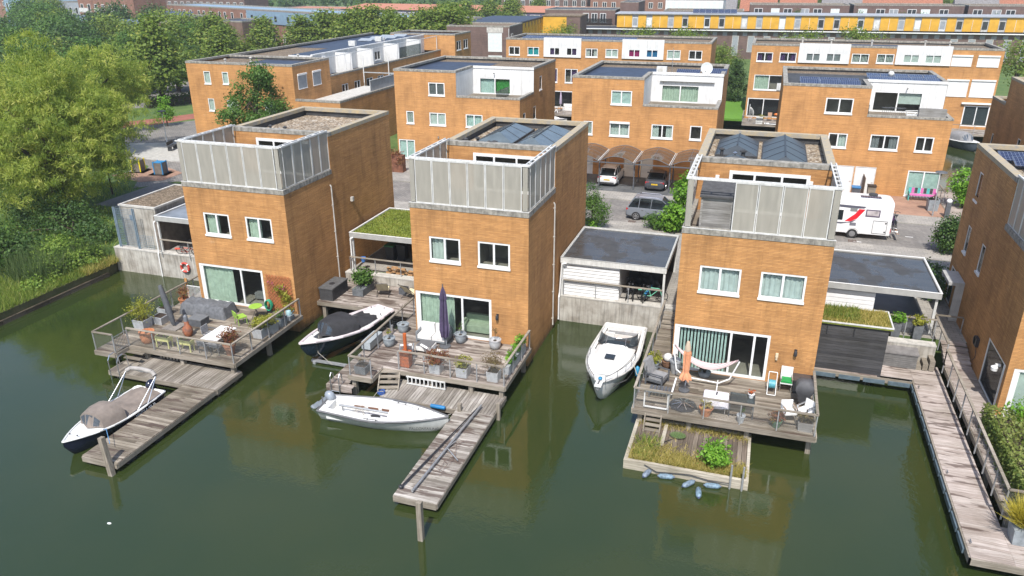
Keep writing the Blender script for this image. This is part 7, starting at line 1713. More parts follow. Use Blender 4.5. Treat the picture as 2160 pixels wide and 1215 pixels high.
P(t,'grey_stripe',yp([(1.8,1.0),(3.3,.98),(4.0,1.15),(4.25,1.36),(3.7,1.12),(3.0,1.08),(1.8,1.1)],-.0075,-.0006),MATS['decal_grey'])
P(t,'grey_patch',yp([(3.75,1.9),(4.2,1.9),(4.2,2.15),(3.75,2.15)],-.0095,-.009),simple('decal_mid_grey',(.20,.21,.21),.5,.05,3))
def outline(x0,z0,x1,z1,y,w=.02):
    k=MB(); k.box(x0,y,z0,x0+w,y+.012,z1); k.box(x1-w,y,z0,x1,y+.012,z1); k.box(x0+w,y,z0,x1-w,y+.012,z0+w); k.box(x0+w,y,z1-w,x1-w,y+.012,z1); return k
o=P(t,'storage_hatch',outline(5.3,.47,6.2,1.38,-.016,.025),SLATE)
m=MB()
for z in (.58,1.2): m.box(6.05,-.025,z,6.15,-.002,z+.08)
P(o,'latch',m,BLKM); m=MB(); m.box(3.85,-.01,.9,4.25,-.001,1.12); P(t,'vent_grille',m,simple('vent_mauve',(.16,.16,.19),.5,.1,4))
for x in (4.1,1.1):
    m=MB(); m.tube((x,-.01,.33),(x,.25,.33),.34,n=20); o=P(t,'wheel',m,TYRE,40); m=MB(); m.tube((x,-.03,.33),(x,-.011,.33),.2,n=14); P(o,'rim',m,RIM,40)
    m=MB(); m.path([(x+.42*math.cos(a),-.01,.36+.42*math.sin(a)) for a in [pi*j/10 for j in range(11)]],.03,5); P(t,'wheel_arch',m,PW,60)
m=MB(); m.box(4.35,.55,2.771,5.65,1.0,2.82); P(t,'solar_panel',m,SOLAR); m=MB(); m.lathe([(.0,0),(.3,.0),(.28,.12),(0,.14)],(5.2,1.35,2.77),16); P(t,'roof_fan',m,UPST,40)
m=MB(); m.box(3.9,.5,2.771,4.25,.9,2.86); P(t,'roof_hatch',m,WHT); m=MB(); m.lathe([(0,0),(.4,0),(.4,.1),(.35,.14),(0,.16)],(3.2,1.0,2.77),18); P(t,'satellite_dome',m,PW,40)
m=MB(); 
for y in (.4,1.2): m.path([(L+.02,y,.6),(L+.55,y,.62),(L+.6,y,.75)],.03); m.tube((L+.02,y,.6),(L+.05,y,1.9),.025)
m.box(L+.45,.1,.42,L+.62,1.5,.5); P(t,'bike_rack',m,STEEL)
m=MB(); m.box(L-.01,.05,.55,L+.03,.25,.85); P(t,'tail_light',m,LAMR)
b=bicycle('grey bicycle hung on the camper van rear rack, outer one',(38.9+.28,22.6,G+.75),rad(90),('greyb',(.2,.2,.21)),'bicycles on the camper rack',lean=0)
b=bicycle('violet bicycle hung on the camper van rear rack, nearest the van',(38.9+.1,22.5,G+.75),rad(-90),('violet',(.14,.04,.20)),'bicycles on the camper rack',lean=0)
# ------------------------------------------------------------------ street furniture
def lamp(label,x,y,h,mt=GALV,hat=.42):
    t=T('street_lamp',label,'street lamp',(x,y,G)); m=MB(); m.tube((0,0,0),(0,0,1.0),.06); m.tube((0,0,1.0),(0,0,h-.3),.045,.035); P(t,'pole',m,mt,60)
    m=MB(); m.lathe([(.05,h-.3),(.07,h-.1),(hat,h-.06),(hat*.9,h),(.05,h+.08)],n=16); P(t,'lamp_head',m,SLATE,50); return t
lamp('street lamp with dark disc head by the forecourt of the right house across the street',42.7,28.95,3.42)
lamp('pale street lamp with dark head by the bench at the left bend',-30.1,32.45,3.75,simple('lamp_pale',(.5,.54,.58),.4,.06,4))
t=T('bollard_light','stubby dark light bollard with white dome on the forecourt','bollard',(43.6,28.8,G+.06)); m=MB(); m.box(-.16,-.16,0,.16,.16,1.15); P(t,'post',m,SLATE); m=MB(); m.ball((0,0,1.25),.2,.2,.18); P(t,'dome',m,WHT,60)
t=T('bench','pink and turquoise slatted bench before the ground floor window','bench',(42.55,33.35,G+.06)); TQ=simple('turquoise_paint',(.07,.42,.38),.5,.08,4); PK=simple('pink_paint',(.55,.14,.36),.5,.08,4)
m=MB(); m.box(-1.0,-.42,.42,1.0,.1,.48); P(t,'seat',m,PK)
for i,c in enumerate((TQ,PK,UPST,TQ,PK,UPST,TQ,UPST,PK)): m=MB(); m.box(-.98+i*.22,.1,.52,-.79+i*.22,.14,.95); P(t,'back_slat',m,c)
for x in (-1.0,.94): m=MB(); m.box(x,-.42,0,x+.06,.14,.7); P(t,'leg',m,TQ if x<0 else PK)
pot('planter','square grey planter on the brick forecourt beside the lamp',(42.9,30.6,G+.06),.4,.85,POTG,'sq',bushy(L_MID,.3,.25,120))
for x,y,c,l in ((-25.0,22.7,'yellow','grey underground waste container with yellow corner bars'),(-22.3,22.5,'blue','grey underground waste container with blue corner bars')):
    t=T('waste_container',l,'waste container',(x,y,G+.03),.2); m=MB(); m.box(-.42,-.42,0,.42,.42,1.05); P(t,'body',m,simple('container_brown_grey',(.17,.145,.125),.5,.15,3)); cm=simple('bar_'+c,(.75,.60,.01) if c=='yellow' else (.03,.20,.42),.4,.06,4); m=MB()
    for a in (-.45,.36):
        for b in (-.45,.36): m.box(a,b,0,a+.09,b+.09,1.16)
    if c=='blue': m.box(-.43,-.43,1.051,.43,.43,1.1)
    P(t,'corner_bars',m,cm); m=MB(); m.box(-.9,-.8,-.02,.9,.8,.0); P(t,'base_slab',m,KERB)
t=T('bench','dark park bench at the foot of the pale lamp','bench',(-28.2,31.0,G+.09),1.9); m=MB(); m.box(-.8,-.25,.42,.8,.2,.47); P(t,'seat',m,UPST); m=MB(); m.box(-.8,.2,.55,.8,.25,.9); P(t,'backrest',m,UPST)
for x in (-.7,.64): m=MB(); m.box(x,-.2,0,x+.06,.22,.45); P(t,'leg',m,BLKM)
t=T('water_gate','timber fence panels by the white doors across the street','fence',(38.1,32.3,G+.06)); m=MB()
for i in range(10): m.cur=rng.random(); m.box(0,i*.16,0,.05,i*.16+.14,1.7)
P(t,'boards',m,planks('fence_brown',[(0,(.12,.085,.06)),(1,(.20,.15,.11))],'z'))
for x,y,l,c in ((37.5,32.0,'blue lidded wheelie bin by the white doors across the street',(.03,.16,.36)),(38.75,32.8,'low planter box with grass by the white door across the street',None)):
    t=T('wheelie_bin' if c else 'planter',l,'bin' if c else 'planter',(x,y,G+.06)); m=MB(); m.taper(0,0,0,1.0,.25,.31); P(t,'body',m,SLATE if c else TIMB); m=MB(); m.box(-.33,-.36,1.0,.33,.33,1.07); P(t,'lid',m,simple('bin_blue_lid',c,.5,.1,4) if c else SOIL)
t=T('wooden_planter','red brown timber planter with climbing plants by the left house across the street','planter',(-2.0,29.6,G)); m=MB(); m.box(-.9,-.35,0,.9,.35,1.6); P(t,'body',m,simple('planter_redbrown',(.19,.075,.04),.8,.3,3)); shrub(t,'foliage',[(0,0,1.7,.95,.4,.4),(.6,-.3,1.1,.3,.2,.5)],L_RED,700,.14,.08)
# landing stage right of the right house across the street
t,o=deck('grey timber landing at the right end of the street beside the narrow water',43.95,26.5,47.9,36.5,G+.1,WALK,'x')
railing(t,[(-1.9,4.9),(-1.9,1.2),],G+.1,.9,1.4,False)
# ------------------------------------------------------------------ far buildings
DW=simple('far_window_dark',(.04,.045,.05),.15,.2,2,spec=.7); PURPB=BRP
def far(name,label,cat,loc,rz,W,D,H,mt,wins,roofm=BITU,par=.25,fm=WHT,side=(),gl=None,copm=COPE):
    t=T(name,label,cat,loc,rad(rz)); m=MB(); q=MB()
    m.box(0,0,0,W,D,H); P(t,'wall',m,mt)
    r=MB(); r.poly([(.3,.3,H+.03),(W-.3,.3,H+.03),(W-.3,D-.3,H+.03),(.3,D-.3,H+.03)]); P(t,'roof',r,roofm); c=MB(); ring(c,0,0,W,D,H+.002,H+par,.3,0); P(t,'coping',c,copm)
    for M,L_ in ((None,wins),(rot(90,W),side)):
        for h in L_:
            a,b,c_,d=h[:4]; f=MB(M); f.box(a,-.05,b,a+.1,.0,d); f.box(c_-.1,-.05,b,c_,.0,d); f.box(a+.1,-.05,d-.1,c_-.1,0,d); f.box(a+.1,-.05,b,c_-.1,0,b+.1)
            if c_-a>1.3: f.box((a+c_)/2-.05,-.05,b+.1,(a+c_)/2+.05,0,d-.1)
            o=P(t,'window',f,fm); g=MB(M); g.box(a+.1,-.02,b+.1,c_-.1,-.005,d-.1); P(o,'pane',g,h[4] if len(h)>4 else (gl or DW))
    return t
YEL=simple('cladding_yellow',(.60,.335,.04),.65,.1,.8); YEL.node_tree.nodes['Principled BSDF'].inputs['Specular IOR Level'].default_value=.2
# long purple brown terrace with the yellow top storey
t=far('terrace_row','long purple brown terrace with a yellow clad top storey, along the right background','apartment building',(-11,136.3,G),3.8,112,12,5.4,PURPB,
  [(33+i*3.1,1.4 if i%2 else .6,34.3+i*3.1,4.6) for i in range(8)]+[(74+i*3.1,.6,75.3+i*3.1,4.6) for i in range(9)],BITU,.12,CONCL,gl=SHUT)
m=MB(); m.box(-.6,-.7,5.55,112,.3,5.68); P(t,'white_eave',m,WHT)
m=MB()
for i in range(56): m.box(1+i*2,-.06,4.6,1.9+i*2,-.001,5.3)
P(t,'frieze_panels',m,simple('frieze_grey',(.22,.22,.24),.6,.1,2))
m=MB(); m.box(8.6,3.6,5.69,112,11.5,8.45); P(t,'top_storey',m,simple('cladding_grey',(.30,.30,.31),.6,.1,2)); m=MB(); m.box(8.2,3.2,8.452,112.4,11.8,8.62); P(t,'top_roof',m,simple('roof_zinc',(.33,.34,.36),.5,.1,2))
i=0; x=8.6
while x < 108:
    for w_,kind in ((3.3,'y'),(1.25,'w'),(1.75,'y'),(1.25,'w')):
        m=MB()
        if kind=='y':
            m.box(x+.03,3.5,5.75,x+w_-.03,3.599,8.35); 
            if w_>3: m.box(x+w_*.5-.03,3.44,5.8,x+w_*.5+.03,3.499,8.0,1)
            P(t,'yellow_panel',m,[YEL,WHD])
        else:
            m.box(x+.06,3.54,5.75,x+w_-.06,3.599,7.75); g=[DW,BLIND,DW,SHUT,DW,WHD,SHUT][(i*5+3)%7]; o=P(t,'window',m,CONCL if i%4 else WHD); m=MB(); m.box(x+.16,3.52,6.15,x+w_-.16,3.538,7.65); P(o,'pane',m,g); i+=1
        x+=w_
for i in range(7): solar(t,24.5+i*1.3,5,8.7,1.25,2.2,18)
# purple brown corner building with yellow wing
t=far('corner_block','purple brown corner block with glazed stair window and yellow wing, behind the left rear row','apartment building',(-22.4,92,0),3.5,10.9,9,10.1,PURPB,[(7.2,6.2,9.6,9.2,BLIND),(7.2,3,9.6,5.6,BLIND)],GRAVD,.2,PANEL,side=[(1.0,4.0,2.2,9.0)])
m=MB(); m.box(7.0,-.03,9.25,9.8,-.002,10.05); P(t,'grey_panel',m,CONCL); m=MB(); m.tube((10.8,-.08,1),(10.8,-.08,9.9),.05); P(t,'downpipe',m,WHD)
m=MB(); m.box(-1,9,1.5,9.4,33,9.95); P(t,'wing_wall',m,BRP); m=MB(); m.box(-1.2,9,9.96,9.6,33,10.15); P(t,'wing_roof',m,BITUB)
for i in range(9): m=MB(); m.box(9.401,10+i*2.6,2,9.48,10+i*2.6+1.7,9.8); P(t,'yellow_panel',m,YEL); m=MB(); m.box(9.401,11.75+i*2.6,3,9.44,12.5+i*2.6,9.0); P(t,'window',m,DW)
m=MB(); m.box(9.49,32.0,1.5,14.4,40,10.1); P(t,'end_wall',m,YEL); m=MB(); m.box(14.41,32.0,1.5,17.2,40,10.15); P(t,'end_wall',m,BRP); m=MB(); m.box(9.3,31.9,10.16,17.4,40.2,10.35); P(t,'end_roof',m,GRAVD)
# upper right background rows
t=far('brown_block','purple brown block with glass balconies behind the yellow wing','apartment building',(-21.5,150,0),2,16.5,12,10.2,BRP,[(9+i*2.0,7.6,10.4+i*2.0,9.6) for i in range(3)],BITU,.2)
m=MB(); m.box(9,-1.2,7.4,16,-.1,7.5); m.box(9,-1.2,7.5,16,-1.15,8.5); P(t,'balcony',m,GLASSD)
far('brown_block','tall purple brown end wall above the yellow terrace roof, left part','apartment building',(-4.2,152,0),2,4.2,12,11.9,BRP,[],BITU,.15)
t=far('glazed_gallery','long white framed glass gallery building rising behind','building',(3.5,172,0),-1,14,8,11.8,PANEL,[(i*1.4+.1,8.5,i*1.4+1.3,11.5,BLIND) for i in range(10)],BITU,.15)
far('brown_block','blank purple brown block left of the row with white windows','apartment building',(5.0,158,0),2,18,10,9.9,BRP,[],GRAVD,.2)
for k,(x,y,w,l) in enumerate(((24,168,22,'purple brown row with white windows, leftmost of the three above the yellow terrace'),(47,170,23,'purple brown row with white windows, middle one above the yellow terrace'),(71,172,34,'purple brown row with white windows, rightmost one above the yellow terrace'))):
    far('brown_row',l,'house',(x,y,0),2.5,w,10,11.0,BRP,[(1+i*3.3+(.5 if i%2 else 0),9.0,2.9+i*3.3+(.5 if i%2 else 0),10.3,[DW,BLIND,DW,SHUT][(i+k)%4]) for i in range(int(w/3.3)-0)],GRAVD,.2)
    far('low_annex','low grey flat roofed annex along the foot of the row, number %s from the left'%('one','two','three')[k],'building',(x-2,y-9,0),2.5,w-1,6,9.3,simple('annex_mauve',(.19,.155,.15),.8,.15,1),[],BITU,.15)
REDT=simple('roof_tile_red',(.33,.13,.075),.85,.25,3); GREYT=simple('roof_tile_grey',(.19,.18,.18),.8,.2,3)
for k in range(9):
    x=8+k*11.5; y=216+(k%3)*7; rt=REDT if k%3 else GREYT
    t=T('gabled_house','far house with %s pitched roof, %s along the top edge'%('red' if k%3 else 'grey',('first from the middle','second from the middle','third from the middle','fourth from the middle','fifth from the middle','fourth from the right end','third from the right end','second from the right end','last at the right end')[k]),'house',(x,y,0)); m=MB(); m.box(0,0,0,10.5,9,7.2); P(t,'wall',m,BRD)
    m=MB(); m.xprism([(-.4,7.1),(4.5,11.2),(9.4,7.1)],-.2,10.7); P(t,'roof',m,rt)
    m=MB(); m.box(7,4,10.3,7.7,4.7,12); P(t,'chimney',m,BRD)
    for i in range(3): m=MB(); m.box(1+i*3.2,-.05,4.6,2.5+i*3.2,-.001,6.3); P(t,'window',m,WHT)
# left background
MET=simple('metal_blue_grey',(.20,.29,.38),.45,.1,1.2); WOOD=planks('cladding_brown_timber',[(0,(.13,.085,.065)),(.5,(.17,.115,.09)),(1,(.21,.15,.12))],'z')
BRP2=brick('brick_reddish_far',(.30,.145,.10),(.24,.12,.085),(.2,.14,.11))
t=far('brick_terrace','long reddish brick terrace with a blue grey metal storey behind the avenue trees','apartment building',(-130,151,0),-24.5,112,10,10.2,BRP2,
  [(2+i*3.6+(0.9 if i%3==1 else 0),7.6,3.1+i*3.6+(0.9 if i%3==1 else 0),9.4) for i in range(12)]+[(2+i*5,3,3.6+i*5,5.2) for i in range(22)],MET,.3,WHT)
m=MB(); m.box(42,-.15,7.3,74,-.001,10.1); o=P(t,'metal_cladding',m,MET)
for i in range(6): m=MB(); m.box(44+i*5.2,-.2,7.9,44.9+i*5.2,-.151,9.1); P(t,'window',m,DW)
t=far('hall','long hall with terracotta roof band at the top edge left of centre','building',(-125,196,0),-7,110,14,7.6,simple('facade_violet',(.10,.09,.15),.6,.2,.6),[(2+i*4,3.5,5+i*4,7.2,simple('far_orange_door',(.35,.12,.03)) if i<10 and i%2 else DW) for i in range(26)],simple('roof_terracotta',(.42,.17,.10),.8,.1,1),.25,WHT)
m=MB(); m.add([(25,-.3,7.86),(110,-.3,7.86),(110,14,9.0),(25,14,9.0)],[(0,1,2,3)]); P(t,'pitched_roof',m,MATS['roof_terracotta'])
for x,y,w,d,h,l in ((-109.5,120,13,9,9.0,'brown timber clad house with solar panels on a dark roof, left of the avenue'),(-92.5,104,8,8,8.9,'brown timber clad house with flat roof, partly hidden by the avenue trees'),(-87,114,9,9,8.7,'brown timber clad house with overhanging flat roof between two avenue trees')):
    t=far('timber_house',l,'house',(x,y,0),-8,w,d,h,WOOD,[(w*.35,3.0,w*.35+2.4,4.8),(w*.1,5.5,w*.1+1.2,7.2)],BITUB,.3)
    if w>12:
        for i in range(5): solar(t,2+i*1.8,2,h+.3,1.7,2.4,20)
m=MB(); m.box(0,0,0,16,7,4.9)
TM('timber_annex','low timber annex with white window band in front of the timber houses','building',m,WOOD,(-103,98,0),rad(-8))
for x,y,w,h,l,mt in ((-160,150,25,11.8,'reddish brick block with white balconies at the top left',BRP2),(-214,172,16,10.8,'blue grey metal clad house at the top left corner',MET),(-190,172,12,9.8,'grey house with white windows near the top left corner',simple('render_grey',(.30,.33,.37),.7,.1,1))):
    t=far('distant_block',l,'building',(x,y,0),-12,w,10,h,mt,[(1+i*3.2,h-3.4,2.3+i*3.2,h-1.4) for i in range(int(w/3.2))]+[(1+i*3.2,h-6.6,2.3+i*3.2,h-4.6) for i in range(int(w/3.2))],BITU,.25)
    if mt is BRP2:
        for i in range(3): m=MB(); m.box(2+i*7,-1.3,h-3.6,6+i*7,-.05,h-3.45); m.box(2+i*7,-1.3,h-3.4,6+i*7,-1.25,h-2.4); P(t,'balcony',m,WHD)
for i,(x,y,w,h,rz,mt,l) in enumerate(((-330,232,40,9.5,-8,MET,'wide blue grey block far off at the very top left'),(-285,222,34,9,-8,BRP2,'brick row far off, second from the top left corner'),(-246,214,30,9.6,-10,MET,'grey metal clad row far off above the left wood'),(-212,208,30,10.5,-6,BRP2,'reddish brick row far off behind the balcony block'),(-178,206,36,10.2,-6,BRP,'purple brown row far off above the brick terrace'),(-28,228,26,10.4,0,BRP2,'reddish row far off behind the avenue end'),(-60,232,30,10.6,0,BRP,'dark row far off behind the terracotta roofed hall'))):
    far('distant_row',l,'building',(x,y,0),rz,w,12,h,mt,[(1+k*3,h-3,2.4+k*3,h-1.2) for k in range(int(w/3))],[BITU,MET,REDT][i%3],.25)
for x,y,w,l in ((-150,128,22,'low slate roofed building in the gap between the leftmost trees'),(-120,116,14,'low house with glass roof lights behind the dark trees')):
    t=far('low_building',l,'building',(x,y,0),-10,w,9,7.3,BRP2,[],MET,.2)
    for i in range(4): m=MB(Matrix.Translation((2+i*2.5,2,7.5))@Matrix.Rotation(rad(18),4,'X')); m.box(0,0,0,2,3,.06); P(t,'roof_light',m,SKYB)
# ------------------------------------------------------------------ trees
def limeproto(label,x,y,h):
    b=[(0,0,h*.36,2.9,2.9,h*.2),(0,0,h*.55,2.5,2.5,h*.2),(.2,0,h*.74,1.6,1.6,h*.17),(0,.1,h*.88,.8,.8,h*.11)]
    return tree('lime_tree',label,(x,y,G),b,L_LIM,330,18,.48,.42,.26,.25,h*.8,7,'lime trees along the avenue',.62)
def treeset(protos, spots, group, word):
    for i,(x,y,top,l) in enumerate(spots):
        h=top-G; p,ph=protos[i%len(protos)]; s=h/ph
        dup(p,(x,y,G),rng.uniform(0,6.28),l,group,scale=(s*1.42*rng.uniform(.9,1.15),s*1.42*rng.uniform(.9,1.15),s*rng.uniform(.97,1.04)))
H0=12.3
p1=limeproto('large conical lime tree at the left road, nearest the viewer of the avenue trees',-49.6,54.5,H0)
p2=limeproto('conical lime tree just left of the long orange block corner',-64.2,85,10.6); p1.scale=(1.3,1.3,1.02); p2.scale=(1.35,1.35,1.03)
o_=('second','third','fourth','fifth','sixth','seventh','eighth','ninth','tenth','eleventh','twelfth','thirteenth','fourteenth','fifteenth','sixteenth','seventeenth','eighteenth','nineteenth','twentieth','twenty first','twenty second','twenty third','twenty fourth','twenty fifth','twenty sixth','twenty seventh')
sp=[(-59.4,93,11.8),(-66,90,10.8),(-55.5,100,11.6),(-53,104,12.0),(-48.9,103,11.5),(-45.2,102,12.7),(-41,101,13.1),(-37.6,101,12.1),(-40,106,12.4),(-34.3,100,11.8),(-31,104,12.2),(-30,99,12.9),(-27,98,13.1),(-26,104,13.4),(-23.5,97,13.9),(-47.2,150,12.2),(-46.8,165,12.3),(-45.6,180,11.8),(-43.5,195,11.8),(-42,215,11.2),(-39.5,235,11.0),(-35.9,255,10.8),(-55.5,76,11.2),(-72,84,10.8),(-41,140,12.6),(-38,175,12.2)]
treeset([(p1,H0),(p2,10.6)],[(x,y,h,'lime tree of the avenue, %s one counted from the large conical tree'%o_[i]) for i,(x,y,h) in enumerate(sp)],'lime trees along the avenue','')
def dark(label,x,y,h,mt=L_DRK):
    b=[(0,0,h*.5,3.4,3.4,h*.34),(1.6,.8,h*.42,2.3,2.3,h*.28),(-1.7,.4,h*.46,2.2,2.2,h*.27),(0.3,-1.3,h*.64,2.0,2.0,h*.26)]
    return tree('broadleaf_tree',label,(x,y,G),b,mt,340,18,.55,.42,.24,.28,h*.7,7,'broadleaf trees at the upper left',.5)
d1_=dark('tall dark tree at the top of the left wood',-110.8,110,8.8); d2_=dark('mid green tree in the left wood',-75.1,78,8.6,L_MID); d3_=dark('bushy olive green tree in the left wood behind the willow',-62,60,8.5,L_LIM)
sp=[(-121.7,95,9.5),(-128.4,112,10.2),(-140,120,11),(-152,130,11),(-165,140,10.6),(-135,100,9.5),(-118,84,9),(-104,78,9),(-96,86,10),(-90.2,80,9.8),(-86.4,70,8.6),(-80,62,8.4),(-70.9,66,8.6),(-66.3,77,8.5),(-86.5,92,9.6),(-98,98,10),(-60,52,8.2),(-70,50,8.4),(-82,52,8.5),(-55,45,7.4),(-62,40,7.6),(-74,40,8),(-90,60,9),(-102,66,9),(-56.7,66,7.8),(-72,90,9.5),(-128,128,11.5),(-112,126,11),(-96,112,10.5),(-142,100,10),(-180,150,11.5),(-115,100,10.5),(-190,165,12),(-84,104,10.4),(-106,92,10.2)]
q_=['at the wood edge behind the big lime tree','near the top left corner','at the back of the wood','low in the wood beside the cycle path','in the middle of the wood']
for i,(x,y,h) in enumerate(sp):
    p=(d1_,d2_,d3_)[(i*2+(i//3))%3]; ph=(8.8,8.6,8.5)[(i*2+(i//3))%3]; s=h/ph
    dup(p,(x,y,G),rng.uniform(0,6.28),'broadleaf tree among the closed crowns of the wood, %s'%('in its rear part near the houses' if y>75 else 'in its front part behind the willow'),'trees of the %s'%('rear wood' if y>75 else 'front wood'),scale=(s*1.15,s*1.15,s))
# the great willow on the left bank
def billows(blobs, n, r0, r1):
    """small rounded billows spread over the outside of big ellipsoids"""
    out=[]
    for i in range(n):
        b=blobs[i%len(blobs)]; d=Vector((rng.gauss(0,1),rng.gauss(0,1),rng.gauss(.25,1))).normalized(); f=rng.uniform(.72,1.02); r=rng.uniform(r0,r1)
        out.append((b[0]+d.x*b[3]*f,b[1]+d.y*b[4]*f,b[2]+d.z*b[5]*f,r,r,r*.85))
    return out
wb=[(0,0,6.6,4.6,4.2,3.2),(-3.6,1.5,6.4,4.2,4.0,3.4),(1.2,2.4,7.4,3.6,3.6,3.5),(-1.2,1.0,9.3,3.9,3.6,2.8),(2.7,.4,4.6,2.8,2.7,2.5),(-4.5,-.5,4.0,4.0,3.2,2.5),(.5,-2.6,4.2,3.9,2.4,2.4),(3.0,3.0,6.0,2.4,2.5,2.5)]
tree('willow','huge yellow green willow on the left bank',(-20.2,9.6,G),billows(wb,110,1.0,1.9)+[wb[0],wb[3]],L_WIL,2600,48,.20,.34,.05,.55,6.5,14,None,.62,.9,cat='willow tree')
wb2=[(0,0,6.4,4.2,4.2,3.4),(-3,1,6.8,3.6,3.6,3.2),(3,2.5,7.2,3.4,3.4,3.2)]
tree('willow','paler yellow green willow standing behind the huge willow',(-34.8,25,G),billows(wb2,50,1.0,1.9),L_WIL,1100,40,.24,.40,.065,.5,6,8,None,.6,.8,cat='willow tree')
tree('willow','small yellowish willow above the road bend',(-41.0,36,G),billows([(0,0,4.4,2.3,2.3,2.0),(1.2,1,5.0,1.6,1.8,1.6)],18,.6,1.2),L_WIL,380,34,.2,.34,.065,.25,4,6,None,.5,.8,cat='willow tree')
tree('young_tree','slender grey green young tree beside the waste containers',(-21.2,15.5,G),[(0,0,3.2,1.2,1.2,1.5),(.2,0,4.6,.9,.9,1.1)],leaf('grey_leaves',[(0,(.07,.09,.05)),(.6,(.13,.15,.09)),(1,(.2,.21,.14))]),110,20,.3,.2,.07,.07,4,5)
tree('undergrowth','dark green undergrowth shrubs below the willow',(-16.0,6.4,.9),[(0,0,1.4,2.6,1.8,1.5),(-3.5,1,1.6,2.8,2,1.8),(2.4,-.6,.9,1.8,1.4,1.1),(-1.5,-3.5,.8,2.2,1.6,1.0)],L_DRK,420,26,.32,.2,.11,.1,1.2,5,cat='shrub')
tree('undergrowth','mid green shrubs at the left edge above the bank',(-17.5,-.5,.7),[(0,0,1.3,2.2,2.4,1.4),(-1.5,2.6,1.6,2.2,2,1.6)],L_MID,260,26,.32,.2,.1,.1,1.2,5,cat='shrub')
tree('young_tree','small bright yellow green sapling beside the red cycle path',(-38.3,42.0,G),[(0,0,1.6,.9,.9,1.0),(.1,0,2.9,.6,.6,.8)],L_BRI,60,18,.25,.22,.14,.07,2.6,4)
t=T('hedge','long clipped dark hedge behind the red cycle path','hedge',(-47.5,57.5,G),1.12); m=MB(); m.box(-6,-.5,0,6,.5,1.1); P(t,'branches',m,BARK); n=4200; leafmesh('foliage',np.stack([npr.uniform(-6.3,6.3,n),npr.uniform(-.85,.85,n),npr.uniform(0,1.5,n)],1),.25,.15,L_DRK,parent=t)
tree('garden_tree','round green tree in front of the long orange block',(-17.2,30.6,G),billows([(0,0,5.4,2.5,2.2,2.0),(-1.5,-.2,4.2,1.8,1.7,1.4),(1.5,.3,4.4,1.8,1.7,1.5),(.2,0,7.2,1.5,1.4,1.4)],34,.7,1.2),L_MID,430,26,.28,.26,.14,.16,6.5,12,None,.15)
tree('conifer','dense dark green conical conifer between the middle and right rear houses',(25.6,81.5,G),[(0,0,1.6,1.9,1.9,1.7),(0,0,3.1,1.45,1.45,1.5),(0,0,4.6,.85,.85,1.2)],L_DRK,260,26,.25,.24,.12,.12,4.5,4)
mt_=tree('background_tree','feathery olive tree in front of the yellow end wall',(-3.7,95,G),[(0,0,6.2,3.2,2.4,2.6),(1.4,0,7.4,2,1.8,1.8)],L_LIM,150,20,.5,.36,.14,.2,6,6,None,.3)
for x,y,h,l in ((9.2,95,10.5,'feathery tree top before the left end of the yellow strip'),(17.4,97,10.3,'small feathery tree top left of the gap in the rear row'),(33.8,95,10.4,'feathery tree top over the left part of the right rear row'),(42.5,95,11.0,'widest feathery tree top over the middle of the right rear row'),(22.8,92,8.3,'dark tree in the gap between the two rear rows'),(60.5,84,10.9,'tall feathery tree at the right end of the right rear row'),(61.5,76,9.0,'green tree beside the right end of the rear row')): dup(mt_,(x,y,G),rng.uniform(0,6.28),l,'feathery trees behind the rear rows',scale=(1.1,1.1,(h-G)/9.1))
for i,(x,y,h) in enumerate(((14.2,162,10),(34.3,163,11.2),(47.5,164,10.9),(56.8,164,10.6),(61.5,166,10.5),(75.3,165,10.4),(26,160,9.6),(6.4,150,9.4),(88,166,10.6))):
    dup(d2_,(x,y,G),i*1.1,'small round green tree behind the yellow terrace, %s from the left'%('third','fifth','sixth','seventh','eighth','ninth','fourth','first','tenth')[i],'small trees behind the yellow terrace',scale=(.42,.42,(h-G)/8.6))
for i in range(16):
    dup(d3_,(-10+i*9,238+(i%3)*9,G),i*.9,'distant dark tree between the far roofs, %s in line from the left'%(('first',)+o_)[i],'distant trees between the far roofs',scale=(.8,.8,(9.6+(i%4)*.6)/8.5))
t=tree('bush','tall spiky green shrub right of the middle canal house',(19.0,18.2,G),[(0,0,1.3,1.0,.9,1.1),(-.2,0,2.5,.7,.7,.9),(.7,-.2,1.4,.6,.6,.9)],L_MID,130,26,.2,.26,.05,.06,2,4,cat='shrub')
tree('bush','bright low green shrub at the foot of the spiky shrub',(19.0,16.9,G),[(0,0,.5,.7,.6,.5)],L_BRI,40,22,.16,.16,.1,.04,.4,3,cat='shrub')
tree('bush','tall leafy light green shrub left of the rightmost canal house',(25.0,19.4,G),[(0,0,1.4,.9,.9,1.2),(.1,0,3.1,.65,.65,1.1),(-.5,-.1,1.0,.8,.7,.9)],L_BRI,150,24,.18,.24,.13,.06,3,4,cat='shrub')
tree('bush','low spreading green shrub before the silver car',(23.7,19.7,G),[(0,0,.55,1.2,.7,.6)],L_MID,90,24,.16,.15,.08,.04,.4,3,cat='shrub')
tree('hedge_bush','tall dark clipped hedge block left of the brown house',(42.0,20.3,G),[(0,0,1.2,.75,.9,1.25),(.5,0,1.4,.7,.9,1.1)],L_DRK,170,26,.18,.16,.1,.06,1.6,4,cat='hedge')
tree('hedge_bush','dark low hedge behind the right carport',(40.0,13.2,G),[(0,0,.6,.8,2.4,.8)],L_DRK,130,24,.2,.16,.1,.05,.5,3,cat='hedge')
tree('garden_tree','light green garden tree by the narrow water at the right',(45.2,31.8,G),[(0,0,2.0,1.1,1.1,1.2),(.3,.2,1.0,.9,.9,.8)],L_BRI,120,24,.22,.22,.13,.07,2,5)
tree('bush','green shrubs by the sedum roofed carport at the street',(7.2,14.0,G),[(0,0,.8,1.2,.9,1.0),(2.5,.5,.7,1.2,.8,.8)],L_MID,110,24,.2,.18,.1,.05,.6,3,cat='shrub')
